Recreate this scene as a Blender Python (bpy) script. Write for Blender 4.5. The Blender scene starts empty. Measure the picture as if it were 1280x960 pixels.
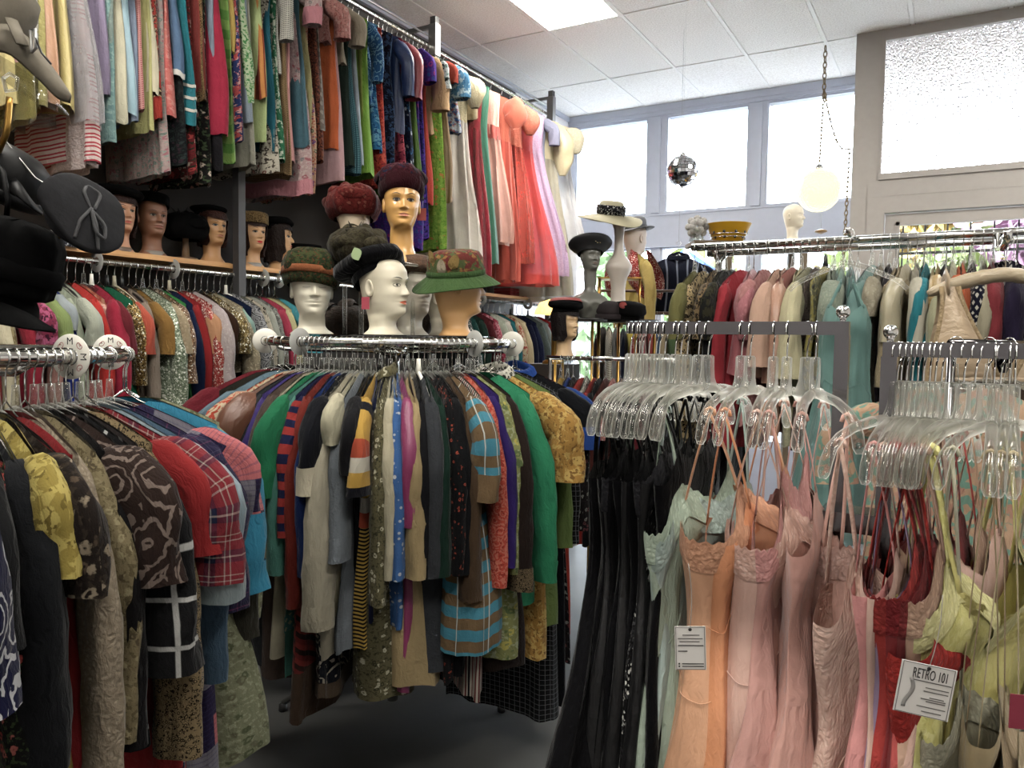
import bpy, math, random
import numpy as np
from mathutils import Vector, Matrix
R_ = random.Random(11)
SC = bpy.context.scene
COL = SC.collection
PI = math.pi
# ------------------------------------------------------------------ camera
FPX = 958.24                                   # focal length in pixels of the 1280 px wide frame
YAW, PITCH, ROLL = math.radians(29.925), math.radians(3.253), math.radians(0.745)
EYE = np.array([0.0, 0.0, 1.5])
_f = np.array([-math.sin(YAW)*math.cos(PITCH), math.cos(YAW)*math.cos(PITCH), -math.sin(PITCH)])
_r = np.cross(_f, [0, 0, 1]); _r /= np.linalg.norm(_r); _u = np.cross(_r, _f)
CR = _r*math.cos(ROLL)+_u*math.sin(ROLL); CU = _u*math.cos(ROLL)-_r*math.sin(ROLL); CF = _f
cam = bpy.data.cameras.new('camera'); cam.sensor_width = 36; cam.lens = 36*FPX/1280; cam.clip_start = .05
camo = bpy.data.objects.new('camera', cam); COL.objects.link(camo)
camo.matrix_world = Matrix(((CR[0], CU[0], -CF[0], EYE[0]), (CR[1], CU[1], -CF[1], EYE[1]), (CR[2], CU[2], -CF[2], EYE[2]), (0, 0, 0, 1)))
SC.camera = camo
# ------------------------------------------------------------------ world, exposure, tubes
PANEL_E, GLOBE_E, SKY_E = 14.0, 5.0, 8.0
SC.view_settings.view_transform = 'Standard'; SC.view_settings.look = 'None'
SC.view_settings.gamma = 1; SC.view_settings.use_curve_mapping = False
SC.view_settings.exposure = 1.7
wd = bpy.data.worlds.new('overcast_sky'); SC.world = wd; wd.use_nodes = True
bg = wd.node_tree.nodes['Background']; bg.inputs[0].default_value = (.82, .90, 1, 1); bg.inputs[1].default_value = SKY_E
SC.cycles.transparent_max_bounces = 16
# panels: (x centre, y centre) of ceiling grid cells that hold a fluorescent fitting
PANELS = [(-2.495, 4.73), (-.665, 1.07), (-2.495, 1.07), (1.165, 4.73), (1.165, 1.07), (-.665, -1.366)]
CEIL = 3.87

def Dv(x, y): return ((x-640)*CR-(y-480)*CU)/FPX+CF
def at_x(x, y, X): d = Dv(x, y); return EYE+d*X/d[0]
def at_y(x, y, Y): d = Dv(x, y); return EYE+d*Y/d[1]
def at_d(x, y, dep): return EYE+Dv(x, y)*dep
def az_cam(P): return math.atan2(P[1]-EYE[1], P[0]-EYE[0])

# ------------------------------------------------------------------ mesh helpers
class G:
    def __init__(s): s.v = []; s.n = 0; s.l = []; s.t = []; s.uv = []
    def faces(s, idx, uv=None):
        idx = np.asarray(idx); k = idx.shape[1]
        s.l.append(idx.ravel()); s.t.append(np.full(len(idx), k))
        s.uv.append(np.zeros((idx.size, 2)) if uv is None else uv)
    def grid(s, P, closed=True, cap0=False, cap1=False):
        P = np.asarray(P, float); r, c, _ = P.shape; b = s.n
        s.v.append(P.reshape(-1, 3)); s.n += r*c
        Q = np.concatenate([P, P[:, :1]], 1) if closed else P
        du = np.linalg.norm(np.diff(Q, axis=1), axis=2); U = np.concatenate([np.zeros((r, 1)), np.cumsum(du, 1)], 1)
        U = np.repeat(U[r//2][None], r, 0)
        dv = np.linalg.norm(np.diff(Q, axis=0), axis=2).mean(1); V = np.concatenate([[0], np.cumsum(dv)])
        C = c if closed else c-1
        i, j = np.meshgrid(np.arange(r-1), np.arange(C), indexing='ij'); i = i.ravel(); j = j.ravel(); j2 = (j+1) % c
        idx = np.stack([i*c+j, (i+1)*c+j, (i+1)*c+j2, i*c+j2], 1)+b
        uv = np.stack([np.stack([U[i, j], -V[i]], 1), np.stack([U[i+1, j], -V[i+1]], 1), np.stack([U[i+1, j+1], -V[i+1]], 1), np.stack([U[i, j+1], -V[i]], 1)], 1).reshape(-1, 2)
        s.faces(idx, uv)
        if cap0: s.faces((np.arange(c)+b)[None])
        if cap1: s.faces((np.arange(c)[::-1]+b+(r-1)*c)[None])
        return s
    def box(s, x0, x1, y0, y1, z0, z1, M=None):
        p = np.array([(x, y, z) for x in (x0, x1) for y in (y0, y1) for z in (z0, z1)], float)
        if M is not None: p = p@np.asarray(M)[:3, :3].T+np.asarray(M)[:3, 3]
        b = s.n; s.v.append(p); s.n += 8
        q = np.array([(0, 1, 3, 2), (4, 6, 7, 5), (0, 4, 5, 1), (2, 3, 7, 6), (0, 2, 6, 4), (1, 5, 7, 3)])+b
        uv = []
        for f in q-b:
            for k in f: uv.append((p[k][0]+p[k][1], p[k][2]) if abs(z1-z0) > 1e-6 else (p[k][0], p[k][1]))
        s.faces(q, np.array(uv)); return s
    def tube(s, path, r, n=8, caps=True, flat=1.0, ref=None):
        P = np.asarray(path, float); m = len(P)
        r = np.broadcast_to(np.asarray(r, float), (m,))
        T = np.gradient(P, axis=0); T /= np.linalg.norm(T, axis=1)[:, None]+1e-12
        up = np.array([0, 0, 1.]) if ref is None else np.array(ref, float)
        if ref is None and abs(T[0] @ up) > .9: up = np.array([0, 1., 0])
        N = []
        for t in T:
            nrm = up-(up@t)*t; l = np.linalg.norm(nrm)
            if l < 1e-6: nrm = N[-1] if N else np.array([1., 0, 0])
            else: nrm /= l
            N.append(nrm); up = nrm
        N = np.array(N); B = np.cross(T, N); a = np.linspace(0, 2*PI, n, endpoint=False)
        ring = P[:, None]+r[:, None, None]*(np.cos(a)[None, :, None]*N[:, None]*flat+np.sin(a)[None, :, None]*B[:, None])
        return s.grid(ring, True, caps, caps)
    def lathe(s, prof, n=32, sx=1, sy=1, cx=0, cy=0, cap0=True, cap1=True, fn=None):
        a = np.linspace(0, 2*PI, n, endpoint=False); p = np.asarray(prof, float)
        P = np.stack([p[:, :1]*np.cos(a)*sx+cx, p[:, :1]*np.sin(a)*sy+cy, np.repeat(p[:, 1:2], n, 1)], 2)
        if fn: P = fn(P, a)
        return s.grid(P, True, cap0, cap1)
    def mesh(s, name, mat, smooth=True):
        me = bpy.data.meshes.new(name)
        v = np.concatenate(s.v).astype(np.float32); l = np.concatenate(s.l).astype(np.int32); t = np.concatenate(s.t).astype(np.int32)
        uv = np.concatenate(s.uv).astype(np.float32)
        me.vertices.add(len(v)); me.vertices.foreach_set('co', v.ravel())
        me.loops.add(len(l)); me.loops.foreach_set('vertex_index', l)
        me.polygons.add(len(t)); st = np.concatenate([[0], np.cumsum(t)[:-1]]).astype(np.int32)
        me.polygons.foreach_set('loop_start', st); me.polygons.foreach_set('loop_total', t)
        me.uv_layers.new(name='UVMap').data.foreach_set('uv', uv.ravel())
        me.update(calc_edges=True); me.validate()
        me.polygons.foreach_set('use_smooth', np.full(len(me.polygons), smooth))
        if mat is not None: me.materials.append(mat)
        return me
    def obj(s, name, mat, parent=None, smooth=True, M=None):
        o = bpy.data.objects.new(name, s.mesh(name, mat, smooth)); COL.objects.link(o)
        if parent is not None: o.parent = parent
        if M is not None: o.matrix_local = M
        return o

LABELS = {}
def tag(o, label=None, cat=None, group=None, kind=None):
    if label:
        o['label'] = label; LABELS.setdefault(label, []).append(o.name)
    if cat: o['category'] = cat
    if group: o['group'] = group
    if kind: o['kind'] = kind
    return o
def empty(name, loc, rz=0, label=None, cat=None, group=None, tilt=None):
    o = bpy.data.objects.new(name, None); COL.objects.link(o); o.empty_display_size = .05
    o.location = tuple(float(q) for q in loc); o.rotation_euler = (0, 0, rz) if tilt is None else (tilt[0], tilt[1], rz)
    return tag(o, label, cat, group)
def struct(name, g, mat, parent=None, smooth=False):
    o = g.obj(name, mat, parent, smooth)
    if parent is None: o['kind'] = 'structure'
    return o
def dup(o, parent=None):
    c = o.copy(); COL.objects.link(c)
    if parent is not None: c.parent = parent
    return c
def text_mesh(txt, size, name, mat, parent, M, ext=.0004):
    cu = bpy.data.curves.new(name, 'FONT'); cu.body = txt; cu.size = size; cu.extrude = ext; cu.align_x = 'CENTER'; cu.align_y = 'CENTER'
    o = bpy.data.objects.new(name, cu); COL.objects.link(o)
    dg = bpy.context.evaluated_depsgraph_get(); me = bpy.data.meshes.new_from_object(o.evaluated_get(dg))
    bpy.data.objects.remove(o); bpy.data.curves.remove(cu)
    me.name = name; me.materials.clear(); me.materials.append(mat)
    n = bpy.data.objects.new(name, me); COL.objects.link(n); n.parent = parent; n.matrix_local = M
    return n

# ------------------------------------------------------------------ materials
def hx(h):
    h = h.lstrip('#'); v = [int(h[i:i+2], 16)/255 for i in (0, 2, 4)]
    return tuple(((c+.055)/1.055)**2.4 if c > .04045 else c/12.92 for c in v)+(1,)
ALB, SAT = .40, .84
def dye(c, k=None):                       # cloth and paint reflect less than the picked colour chips, and are a little greyer
    g = .3*c[0]+.55*c[1]+.15*c[2]; return tuple(min(.85, (g+(q-g)*SAT)*(k or ALB)) for q in c[:3])+(1,)
class MB:
    def __init__(s, name):
        s.m = bpy.data.materials.new(name); s.m.use_nodes = True; s.nt = s.m.node_tree
        s.nt.nodes.clear(); s.out = s.nt.nodes.new('ShaderNodeOutputMaterial')
    def n(s, typ, props=None, **inp):
        nd = s.nt.nodes.new('ShaderNode'+typ)
        for k, v in (props or {}).items(): setattr(nd, k, v)
        for k, v in inp.items():
            key = int(k[1:]) if k[0] == 'i' and k[1:].isdigit() else k.replace('_', ' ')
            sk = nd.inputs[key]
            if isinstance(v, bpy.types.NodeSocket): s.nt.links.new(v, sk)
            else: sk.default_value = v
        return nd
    def math(s, op, a, b=0.0, c=0.0):
        return s.n('Math', {'operation': op}, i0=a, i1=b, i2=c).outputs[0]
    def ramp(s, fac, stops, interp='LINEAR'):
        nd = s.n('ValToRGB', None, Fac=fac); cr = nd.color_ramp; cr.interpolation = interp
        while len(cr.elements) < len(stops): cr.elements.new(.5)
        for e, (p, c) in zip(cr.elements, stops): e.position = p; e.color = c if len(c) == 4 else tuple(c)+(1,)
        return nd.outputs[0]
    def step(s, fac, a, b): return s.n('MapRange', {'clamp': True}, i0=fac, i1=a, i2=b, i3=0.0, i4=1.0).outputs[0]
    def mix(s, f, a, b):
        nd = s.n('Mix', {'data_type': 'RGBA'}); 
        for i, v in ((0, f), (6, a), (7, b)):
            if isinstance(v, bpy.types.NodeSocket): s.nt.links.new(v, nd.inputs[i])
            else: nd.inputs[i].default_value = v
        return nd.outputs[2]
    def bsdf(s, **k):
        b = s.n('BsdfPrincipled', None, **k); s.nt.links.new(b.outputs[0], s.out.inputs[0]); return b
    def link(s, a): s.nt.links.new(a, s.out.inputs[0])
MATS = {}
def simple(key, col, rough=.5, metal=0, spec=.5, noise=0, nscale=20, bump=0, emit=0, trans=0, raw=False, **kw):
    if key in MATS: return MATS[key]
    m = MB(key); c = hx(col) if raw or metal or emit else dye(hx(col)); base = c
    tc = m.n('TexCoord').outputs['Object']
    if noise or bump:
        nz = m.n('TexNoise', None, Vector=tc, Scale=float(nscale), Detail=5.0).outputs[0]
    if noise: base = m.mix(m.step(nz, .3, .7), tuple(q*(1-noise) for q in c[:3])+(1,), tuple(min(1, q*(1+noise)) for q in c[:3])+(1,))
    b = m.bsdf(Base_Color=base, Roughness=rough, Metallic=float(metal), Specular_IOR_Level=spec, Transmission_Weight=float(trans))
    if bump:
        bp = m.n('Bump', None, Strength=bump, Distance=.01, Height=nz); m.nt.links.new(bp.outputs[0], b.inputs['Normal'])
    if emit: b.inputs['Emission Color'].default_value = c; b.inputs['Emission Strength'].default_value = emit
    for k, v in kw.items(): b.inputs[k.replace('_', ' ')].default_value = v
    MATS[key] = m.m; return m.m

FIN = {'satin': dict(rough=.42, sheen=.05, spec=.4, wv=.05), 'velvet': dict(rough=.9, sheen=.15, spec=.03, wv=.2), 'wool': dict(rough=1, sheen=.06, spec=.04, wv=.8),
       'tulle': dict(rough=.9, sheen=.3, spec=.1, wv=.1, alpha=.62), 'sheer': dict(rough=.7, sheen=.2, spec=.2, wv=.1, alpha=.8), 'cotton': dict(rough=.85, sheen=.05, spec=.06, wv=.35),
       'leather': dict(rough=.4, sheen=0, spec=.5, wv=.3)}
def fabric(spec):
    """spec: 'pattern #hex #hex .. [scale] [finish]' -> node fabric whose pattern lies in metres on the cloth's UV"""
    if spec in MATS: return MATS[spec]
    tk = spec.split(); pat = tk[0]; cols = [dye(hx(t), .72 if 'hi' in tk else None) for t in tk if t[0] == '#']; fin = [t for t in tk[1:] if t in FIN]
    num = [float(t) for t in tk if t[0].isdigit() or t[0] == '.']
    s = num[0] if num else 1.0
    F = FIN[fin[0] if fin else 'cotton']; m = MB('fabric_'+pat)
    uv = m.n('TexCoord').outputs['UV']
    sx = m.n('SeparateXYZ', None, Vector=uv); U, V = sx.outputs[0], sx.outputs[1]
    c = cols+[cols[-1]]*5
    nz = lambda sc, d=2.0, vec=uv: m.n('TexNoise', None, Vector=vec, Scale=float(sc), Detail=d).outputs[0]
    def vor(sc, rnd=1.0, feat='F1', vec=uv): return m.n('TexVoronoi', {'feature': feat}, Vector=vec, Scale=float(sc), Randomness=rnd)
    warp = m.n('VectorMath', {'operation': 'ADD'}, i0=uv, i1=m.n('VectorMath', {'operation': 'SCALE'}, i0=m.n('TexNoise', None, Vector=uv, Scale=35.0/s).outputs[1], Scale=.03*s).outputs[0]).outputs[0]
    rough = F['rough']; metal = 0.0; hgt = None; alpha = F.get('alpha', 1.0)
    if pat == 'solid': col = c[0]
    elif pat == 'floral':
        v = vor(26/s, vec=warp); sep = m.n('SeparateColor', None, Color=v.outputs['Color'])
        leaf = m.step(nz(60/s, 3), .54, .58); col = m.mix(leaf, c[0], c[3])
        fl = m.mix(m.step(sep.outputs[0], .49, .51), c[1], c[2])
        col = m.mix(m.step(m.math('ADD', v.outputs['Distance'], m.math('MULTIPLY', nz(140/s), .25)), .5, .42), col, fl)
        col = m.mix(m.step(v.outputs['Distance'], .17, .12), col, c[4] if len(cols) > 4 else c[0])
    elif pat == 'paisley':
        v = vor(16/s, vec=warp); w = m.math('SINE', m.math('MULTIPLY', v.outputs['Distance'], 22.0))
        col = m.mix(m.step(w, -.1, .15), c[0], c[1]); col = m.mix(m.step(nz(50/s, 3), .56, .6), col, c[2])
    elif pat == 'scroll':
        v = vor(11/s, vec=warp); w = m.math('SINE', m.math('ADD', m.math('MULTIPLY', v.outputs['Distance'], 26.0), m.math('MULTIPLY', nz(18/s), 6.0)))
        col = m.mix(m.step(w, .62, .75), c[0], c[1])
    elif pat == 'print':
        a = m.step(nz(34/s, 4, warp), .5, .53); b = m.step(nz(55/s, 3), .57, .6)
        col = m.mix(b, m.mix(a, c[0], c[1]), c[2])
    elif pat == 'leopard':
        v = vor(70/s, vec=warp); d = v.outputs['Distance']; ringm = m.math('MULTIPLY', m.step(d, .26, .3), m.step(d, .52, .46))
        col = m.mix(m.step(d, .28, .24), c[0], c[2]); col = m.mix(m.math('MULTIPLY', ringm, m.step(nz(50/s), .4, .45)), col, c[1])
    elif pat == 'dots':
        v = vor(55/s, 0.0 if len(cols) < 3 else .7); col = m.mix(m.step(v.outputs['Distance'], .33, .27), c[0], c[1])
    elif pat in ('plaid', 'check', 'grid'):
        p = .09*s; fu = m.math('FRACT', m.math('DIVIDE', U, p)); fv = m.math('FRACT', m.math('DIVIDE', V, p))
        if pat == 'plaid':
            st = [(0, c[0]), (.22, c[1]), (.34, c[2]), (.38, c[1]), (.52, c[0]), (.74, c[2]), (.77, c[0]), (.88, c[3]), (.91, c[0])]
            col = m.mix(.5, m.ramp(fu, st, 'CONSTANT'), m.ramp(fv, st, 'CONSTANT'))
        elif pat == 'check':
            x = m.math('COMPARE', m.step(fu, .499, .501), m.step(fv, .499, .501), .1); col = m.mix(x, c[0], c[1])
            ln = m.math('MAXIMUM', m.step(m.math('ABSOLUTE', m.math('SUBTRACT', fu, .25)), .03, .02), 0.0)
            if len(cols) > 2: col = m.mix(ln, m.mix(m.step(fv, .499, .501), c[0], c[1]), c[2])
        else:
            g = m.math('MAXIMUM', m.step(m.math('ABSOLUTE', m.math('SUBTRACT', fu, .5)), .06, .04), m.step(m.math('ABSOLUTE', m.math('SUBTRACT', fv, .5)), .06, .04)); col = m.mix(g, c[0], c[1])
    elif pat == 'argyle':
        p = .05*s; a = m.math('FRACT', m.math('DIVIDE', m.math('ADD', U, V), p)); b = m.math('FRACT', m.math('DIVIDE', m.math('SUBTRACT', U, V), p))
        col = m.mix(m.math('MULTIPLY', m.step(a, .49, .51), m.step(b, .49, .51)), c[0], c[1])
    elif pat in ('stripe', 'vstripe', 'diag'):
        q = {'stripe': V, 'vstripe': U, 'diag': m.math('ADD', V, m.math('MULTIPLY', U, .6))}[pat]
        fr = m.math('FRACT', m.math('DIVIDE', q, .05*s)); k = len(cols)
        col = m.ramp(fr, [(i/k, cols[i]) for i in range(k)], 'CONSTANT')
    elif pat == 'squares':
        p = .024*s; fu = m.math('FRACT', m.math('DIVIDE', m.math('ADD', U, V), p)); fv = m.math('FRACT', m.math('DIVIDE', m.math('SUBTRACT', U, V), p))
        e = m.math('MULTIPLY', m.math('MULTIPLY', m.step(fu, .24, .28), m.step(fu, .76, .72)), m.math('MULTIPLY', m.step(fv, .24, .28), m.step(fv, .76, .72)))
        col = m.mix(e, c[0], c[1])
    elif pat == 'patch':
        v = m.n('TexVoronoi', {'feature': 'F1', 'distance': 'CHEBYCHEV'}, Vector=uv, Scale=14.0/s, Randomness=0.0)
        sep = m.n('SeparateColor', None, Color=v.outputs['Color']).outputs[0]; col = m.ramp(sep, [(i/len(cols), q) for i, q in enumerate(cols)], 'CONSTANT')
        pl = m.math('FRACT', m.math('MULTIPLY', V, 90.0)); col = m.mix(m.math('MULTIPLY', m.step(pl, .7, .75), .35), col, (.02, .02, .05, 1))
    elif pat == 'lace':
        v = vor(95/s, vec=warp); d = v.outputs['Distance']; hgt = d; k = m.step(d, .22, .45)
        big = m.step(nz(45/s), .42, .56)
        col = m.mix(m.math('MULTIPLY', k, .55), c[0], c[1] if len(cols) > 1 else tuple(q*.55 for q in c[0][:3])+(1,)); col = m.mix(m.math('MULTIPLY', big, .25), col, c[1] if len(cols) > 1 else tuple(q*.7 for q in c[0][:3])+(1,))
    elif pat == 'sequin':
        v = vor(190/s); sep = m.n('SeparateColor', None, Color=v.outputs['Color']).outputs[0]
        col = m.ramp(sep, [(0, c[0]), (.6, c[1]), (.85, c[2]), (1, (.6, .6, .55, 1))]); rough = .3; metal = .35; hgt = sep
    else: raise ValueError(spec)
    if isinstance(col, tuple): col = m.mix(m.step(nz(9, 4), .25, .75), tuple(q*.86 for q in col[:3])+(1,), tuple(min(1, q*1.1) for q in col[:3])+(1,))
    b = m.n('BsdfPrincipled', None, Base_Color=col, Roughness=rough, Metallic=metal, Specular_IOR_Level=F['spec'], Sheen_Weight=F['sheen'], Sheen_Roughness=.4)
    if alpha < 1: b.inputs['Alpha'].default_value = alpha
    wv = m.n('TexNoise', None, Vector=uv, Scale=420.0 if not fin or fin[0] != 'wool' else 170.0, Detail=2.0).outputs[0]
    big = nz(14, 3); st = m.n('VectorMath', {'operation': 'MULTIPLY'}, i0=warp, i1=(38.0, 4.5, 1)).outputs[0]
    fold = m.n('TexNoise', None, Vector=st, Scale=1.0, Detail=3.0, Roughness=.55).outputs[0]
    h = m.math('ADD', m.math('MULTIPLY', wv, F['wv']*.3), m.math('ADD', m.math('MULTIPLY', big, 1.0), m.math('MULTIPLY', fold, 1.5)))
    if hgt is not None: h = m.math('ADD', h, m.math('MULTIPLY', hgt, .3))
    bp = m.n('Bump', None, Strength=.34 if fin and fin[0] == 'satin' else .55, Distance=.014, Height=h); m.nt.links.new(bp.outputs[0], b.inputs['Normal'])
    m.link(b.outputs[0]); MATS[spec] = m.m; return m.m

CHROME = simple('chrome', '#c9c9c6', .13, 1)
STEEL = simple('dull_steel', '#8d8c8a', .35, 1)
UPM = simple('upright_grey_paint', '#5c5b5c', .55)
BRASS = simple('brass', '#b08a4a', .3, 1)
DARKMETAL = simple('dark_metal', '#3c3b3d', .4, .8)
WHITEP = simple('white_plastic', '#cfcdc4', .4, raw=True)
BLACKP = simple('black_plastic', '#121214', .4)
CREAMP = simple('cream_plastic', '#d9d0ae', .45)
def front_fresnel(m):             # reflect on the outer face only
    gm = m.n('NewGeometry').outputs['Backfacing']; return m.math('MULTIPLY', m.n('Fresnel', None, IOR=1.45).outputs[0], m.math('SUBTRACT', 1.0, gm))
def clear_mat():
    m = MB('clear_plastic'); lw = m.n('LayerWeight', None, Blend=.35).outputs['Facing']; fr = front_fresnel(m)
    g = m.n('BsdfGlossy', None, Color=(.9, .9, .9, 1), Roughness=.10).outputs[0]; t = m.n('BsdfTransparent', None, Color=(.90, .90, .885, 1)).outputs[0]; d = m.n('BsdfTranslucent', None, Color=(.75, .75, .72, 1)).outputs[0]
    body_ = m.n('MixShader', None, i0=m.math('ADD', m.math('MULTIPLY', lw, .6), .06), i1=t, i2=d).outputs[0]
    m.link(m.n('MixShader', None, i0=m.math('MAXIMUM', fr, .02), i1=body_, i2=g).outputs[0]); return m.m
CLEAR = clear_mat()
def thin_clear(name, tint, f=.12):
    m = MB(name); fr = front_fresnel(m); t = m.n('BsdfTransparent', None, Color=tint).outputs[0]; g = m.n('BsdfGlossy', None, Roughness=.04).outputs[0]
    m.link(m.n('MixShader', None, i0=m.math('MAXIMUM', fr, f), i1=t, i2=g).outputs[0]); return m.m
GLASS = thin_clear('window_glass', (.97, .98, .98, 1), .02)
ACRYL = thin_clear('acrylic_sheet', (.86, .88, .86, 1), .14)
# ------------------------------------------------------------------ garments and hangers (local: x across the shoulders, -y front, z up, origin on the rail's axis)
def spow(a, p): return np.sign(a)*np.abs(a)**p
def ss(x): x = np.clip(x, 0, 1); return x*x*(3-2*x)
def zshoulder(x, w, neck=.055, drop=.02, sl=.072, z0=-.098):
    a = np.abs(x)/w
    z = z0-sl*a**1.25
    return z-drop*np.clip(1-(np.abs(x)/neck)**2, 0, 1)
def body(w, t, L, flare=1.05, tf=1.6, nf=6, amp=.006, seed=0, neck=.055, drop=(.06, .015), sl=.084, z0=-.087, wedge=0.0, rows=18, cols=36,
         v0=0., v1=1., inflate=0., waist=None, hem=.008, lean=0.0):
    rs = np.random.RandomState(seed); ph = rs.rand(6)*2*PI
    u = np.linspace(0, 2*PI, cols, endpoint=False)[None]; v = np.linspace(v0, v1, rows)[:, None]
    if v0 == 0 and rows > 8: v = v1*(np.linspace(0, 1, rows)**1.35)[:, None]
    cu, su = np.cos(u), np.sin(u); X = spow(cu, .75); Y = spow(su, .8)
    wid = w*(1-.10*ss(v/.25)+(flare-.9)*ss((v-.1)/.9))
    th = .0035+.013*ss(v*L/.035)+(t-.0165)*ss(v*L/.13)+(t*tf-t)*ss((v-.2)/.8)
    if waist:
        k = np.exp(-((v-waist[0])/.09)**2); wid = wid*(1-waist[1]*k); th = th*(1-.35*k)
    x = wid*X; y = th*Y*(1+wedge*X)
    f = np.sin(nf*u+ph[0]+2.2*np.sin(2.1*v+ph[1]))+.6*np.sin((nf*2-1)*u+ph[2]+1.5*v)+.5*np.sin(3*u+ph[3]+4*v)
    a = amp*(.12+ss(v)**.8)
    y = y+a*f*(.35+np.abs(su)); x = x+a*.8*np.sin(nf*u+ph[4]+2*v)*np.abs(cu)
    y = y+lean*v*(1+.5*np.sin(2*u+ph[5])); x = x+.006*np.sin(5*v+ph[3])
    y = y+.005*np.sin(9*v+ph[2]+3*cu)
    if inflate: x = x+inflate*cu; y = y+inflate*np.sign(su)*np.abs(su)**.5
    zt0 = zshoulder(w*X, w, neck, 0, sl, z0)-np.where(su < 0, drop[0], drop[1])*np.clip(1-(np.abs(w*X)/neck)**2, 0, 1)
    zb = -L+hem*np.sin(nf*u+ph[1])*.6+hem*np.sin(2*u+ph[2])
    vv = np.clip(v, 0, 1)
    z = zt0*(1-vv)+zb*vv
    return np.stack([x, y, z], 2)
def sleeve(side, w, Ls, r0=.045, r1=.04, out=.055, seed=0, puff=0, sl=.084, z0=-.087, sq=.62, rows=14, cols=16, v0=0., v1=1., inflate=0, wr=.085, fwd=0.0):
    rs = np.random.RandomState(seed+5); ph = rs.rand(4)*6.28
    zs = z0-sl; s = np.linspace(v0, v1, rows)
    k0 = .045
    px = w-.03+(out+.03)*ss(np.clip(s/.45, 0, 1))+(.004*np.sin(4*s+ph[0])); pz = zs-.022-k0*0-(Ls)*s**1.08+.02*np.exp(-(s/.16)**2)
    py = fwd*s**1.5
    T = np.stack([np.gradient(px, s), np.zeros_like(s)+np.gradient(py, s), np.gradient(pz, s)], 1); T /= np.linalg.norm(T, axis=1)[:, None]
    N = np.stack([-T[:, 2], 0*s, T[:, 0]], 1); N /= np.linalg.norm(N, axis=1)[:, None]     # points outward (+x) / up
    a = np.linspace(0, 2*PI, cols, endpoint=False)
    rad = (r0+(r1-r0)*s)+puff*np.sin(PI*np.clip(s, 0, 1))**.8
    rad = rad*(.35+.65*ss(s/.12)) if v0 == 0 else rad
    rr = rad[:, None]*(1+wr*np.sin(3*a[None]+6*s[:, None]+ph[1])+wr*.7*np.sin(13*s[:, None]*Ls/.3+ph[2]+2*a[None])+wr*.5*np.sin(5*a[None]+ph[3]))+inflate
    P = np.stack([px, py, pz], 1)[:, None]+rr[..., None]*(np.cos(a)[None, :, None]*N[:, None])+(rr*sq)[..., None]*np.sin(a)[None, :, None]*np.array([0, 1, 0])
    P[..., 0] *= side
    return P[:, ::-1] if side < 0 else P
def collar_band(w, h=.035, rx=.062, ry=.030, z0=-.098, flare=1.25, sl=.072):
    a = np.linspace(0, 2*PI, 24, endpoint=False); P = []
    for k, (hh, f) in enumerate(((0, 1.12), (h*.6, .95), (h, 1.0), (h*.75, flare), (h*.1, flare*1.15))):
        x = rx*f*np.cos(a); y = ry*f*np.sin(a)
        z = z0-sl*(np.abs(rx*np.cos(a))/w)**1.25-.012+hh-np.where(np.sin(a) < 0, .035*np.abs(np.sin(a)), 0)
        P.append(np.stack([x, y, z], 1))
    return np.array(P)
def lapels(w, t, z0=-.098, L=.22):
    g = G()
    for sd in (-1, 1):
        n = 8; s = np.linspace(0, 1, n)
        inner = np.stack([sd*(.058*(1-s)+.004), -(.018+t*ss(s/.4)*1.15)-.004, z0-.03-L*s], 1)
        outer = np.stack([sd*(.058*(1-s)+.004+.05*np.sin(PI*np.clip(s*.8+.18, 0, 1))), -(.016+t*ss(s/.4)*1.12)-.007, z0-.03-L*s-.01*(1-s)], 1)
        top = np.stack([inner, (inner+outer)/2+np.array([0, -.006, 0]), outer], 1)
        g.grid(top if sd > 0 else top[:, ::-1], False)
    return g

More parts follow.
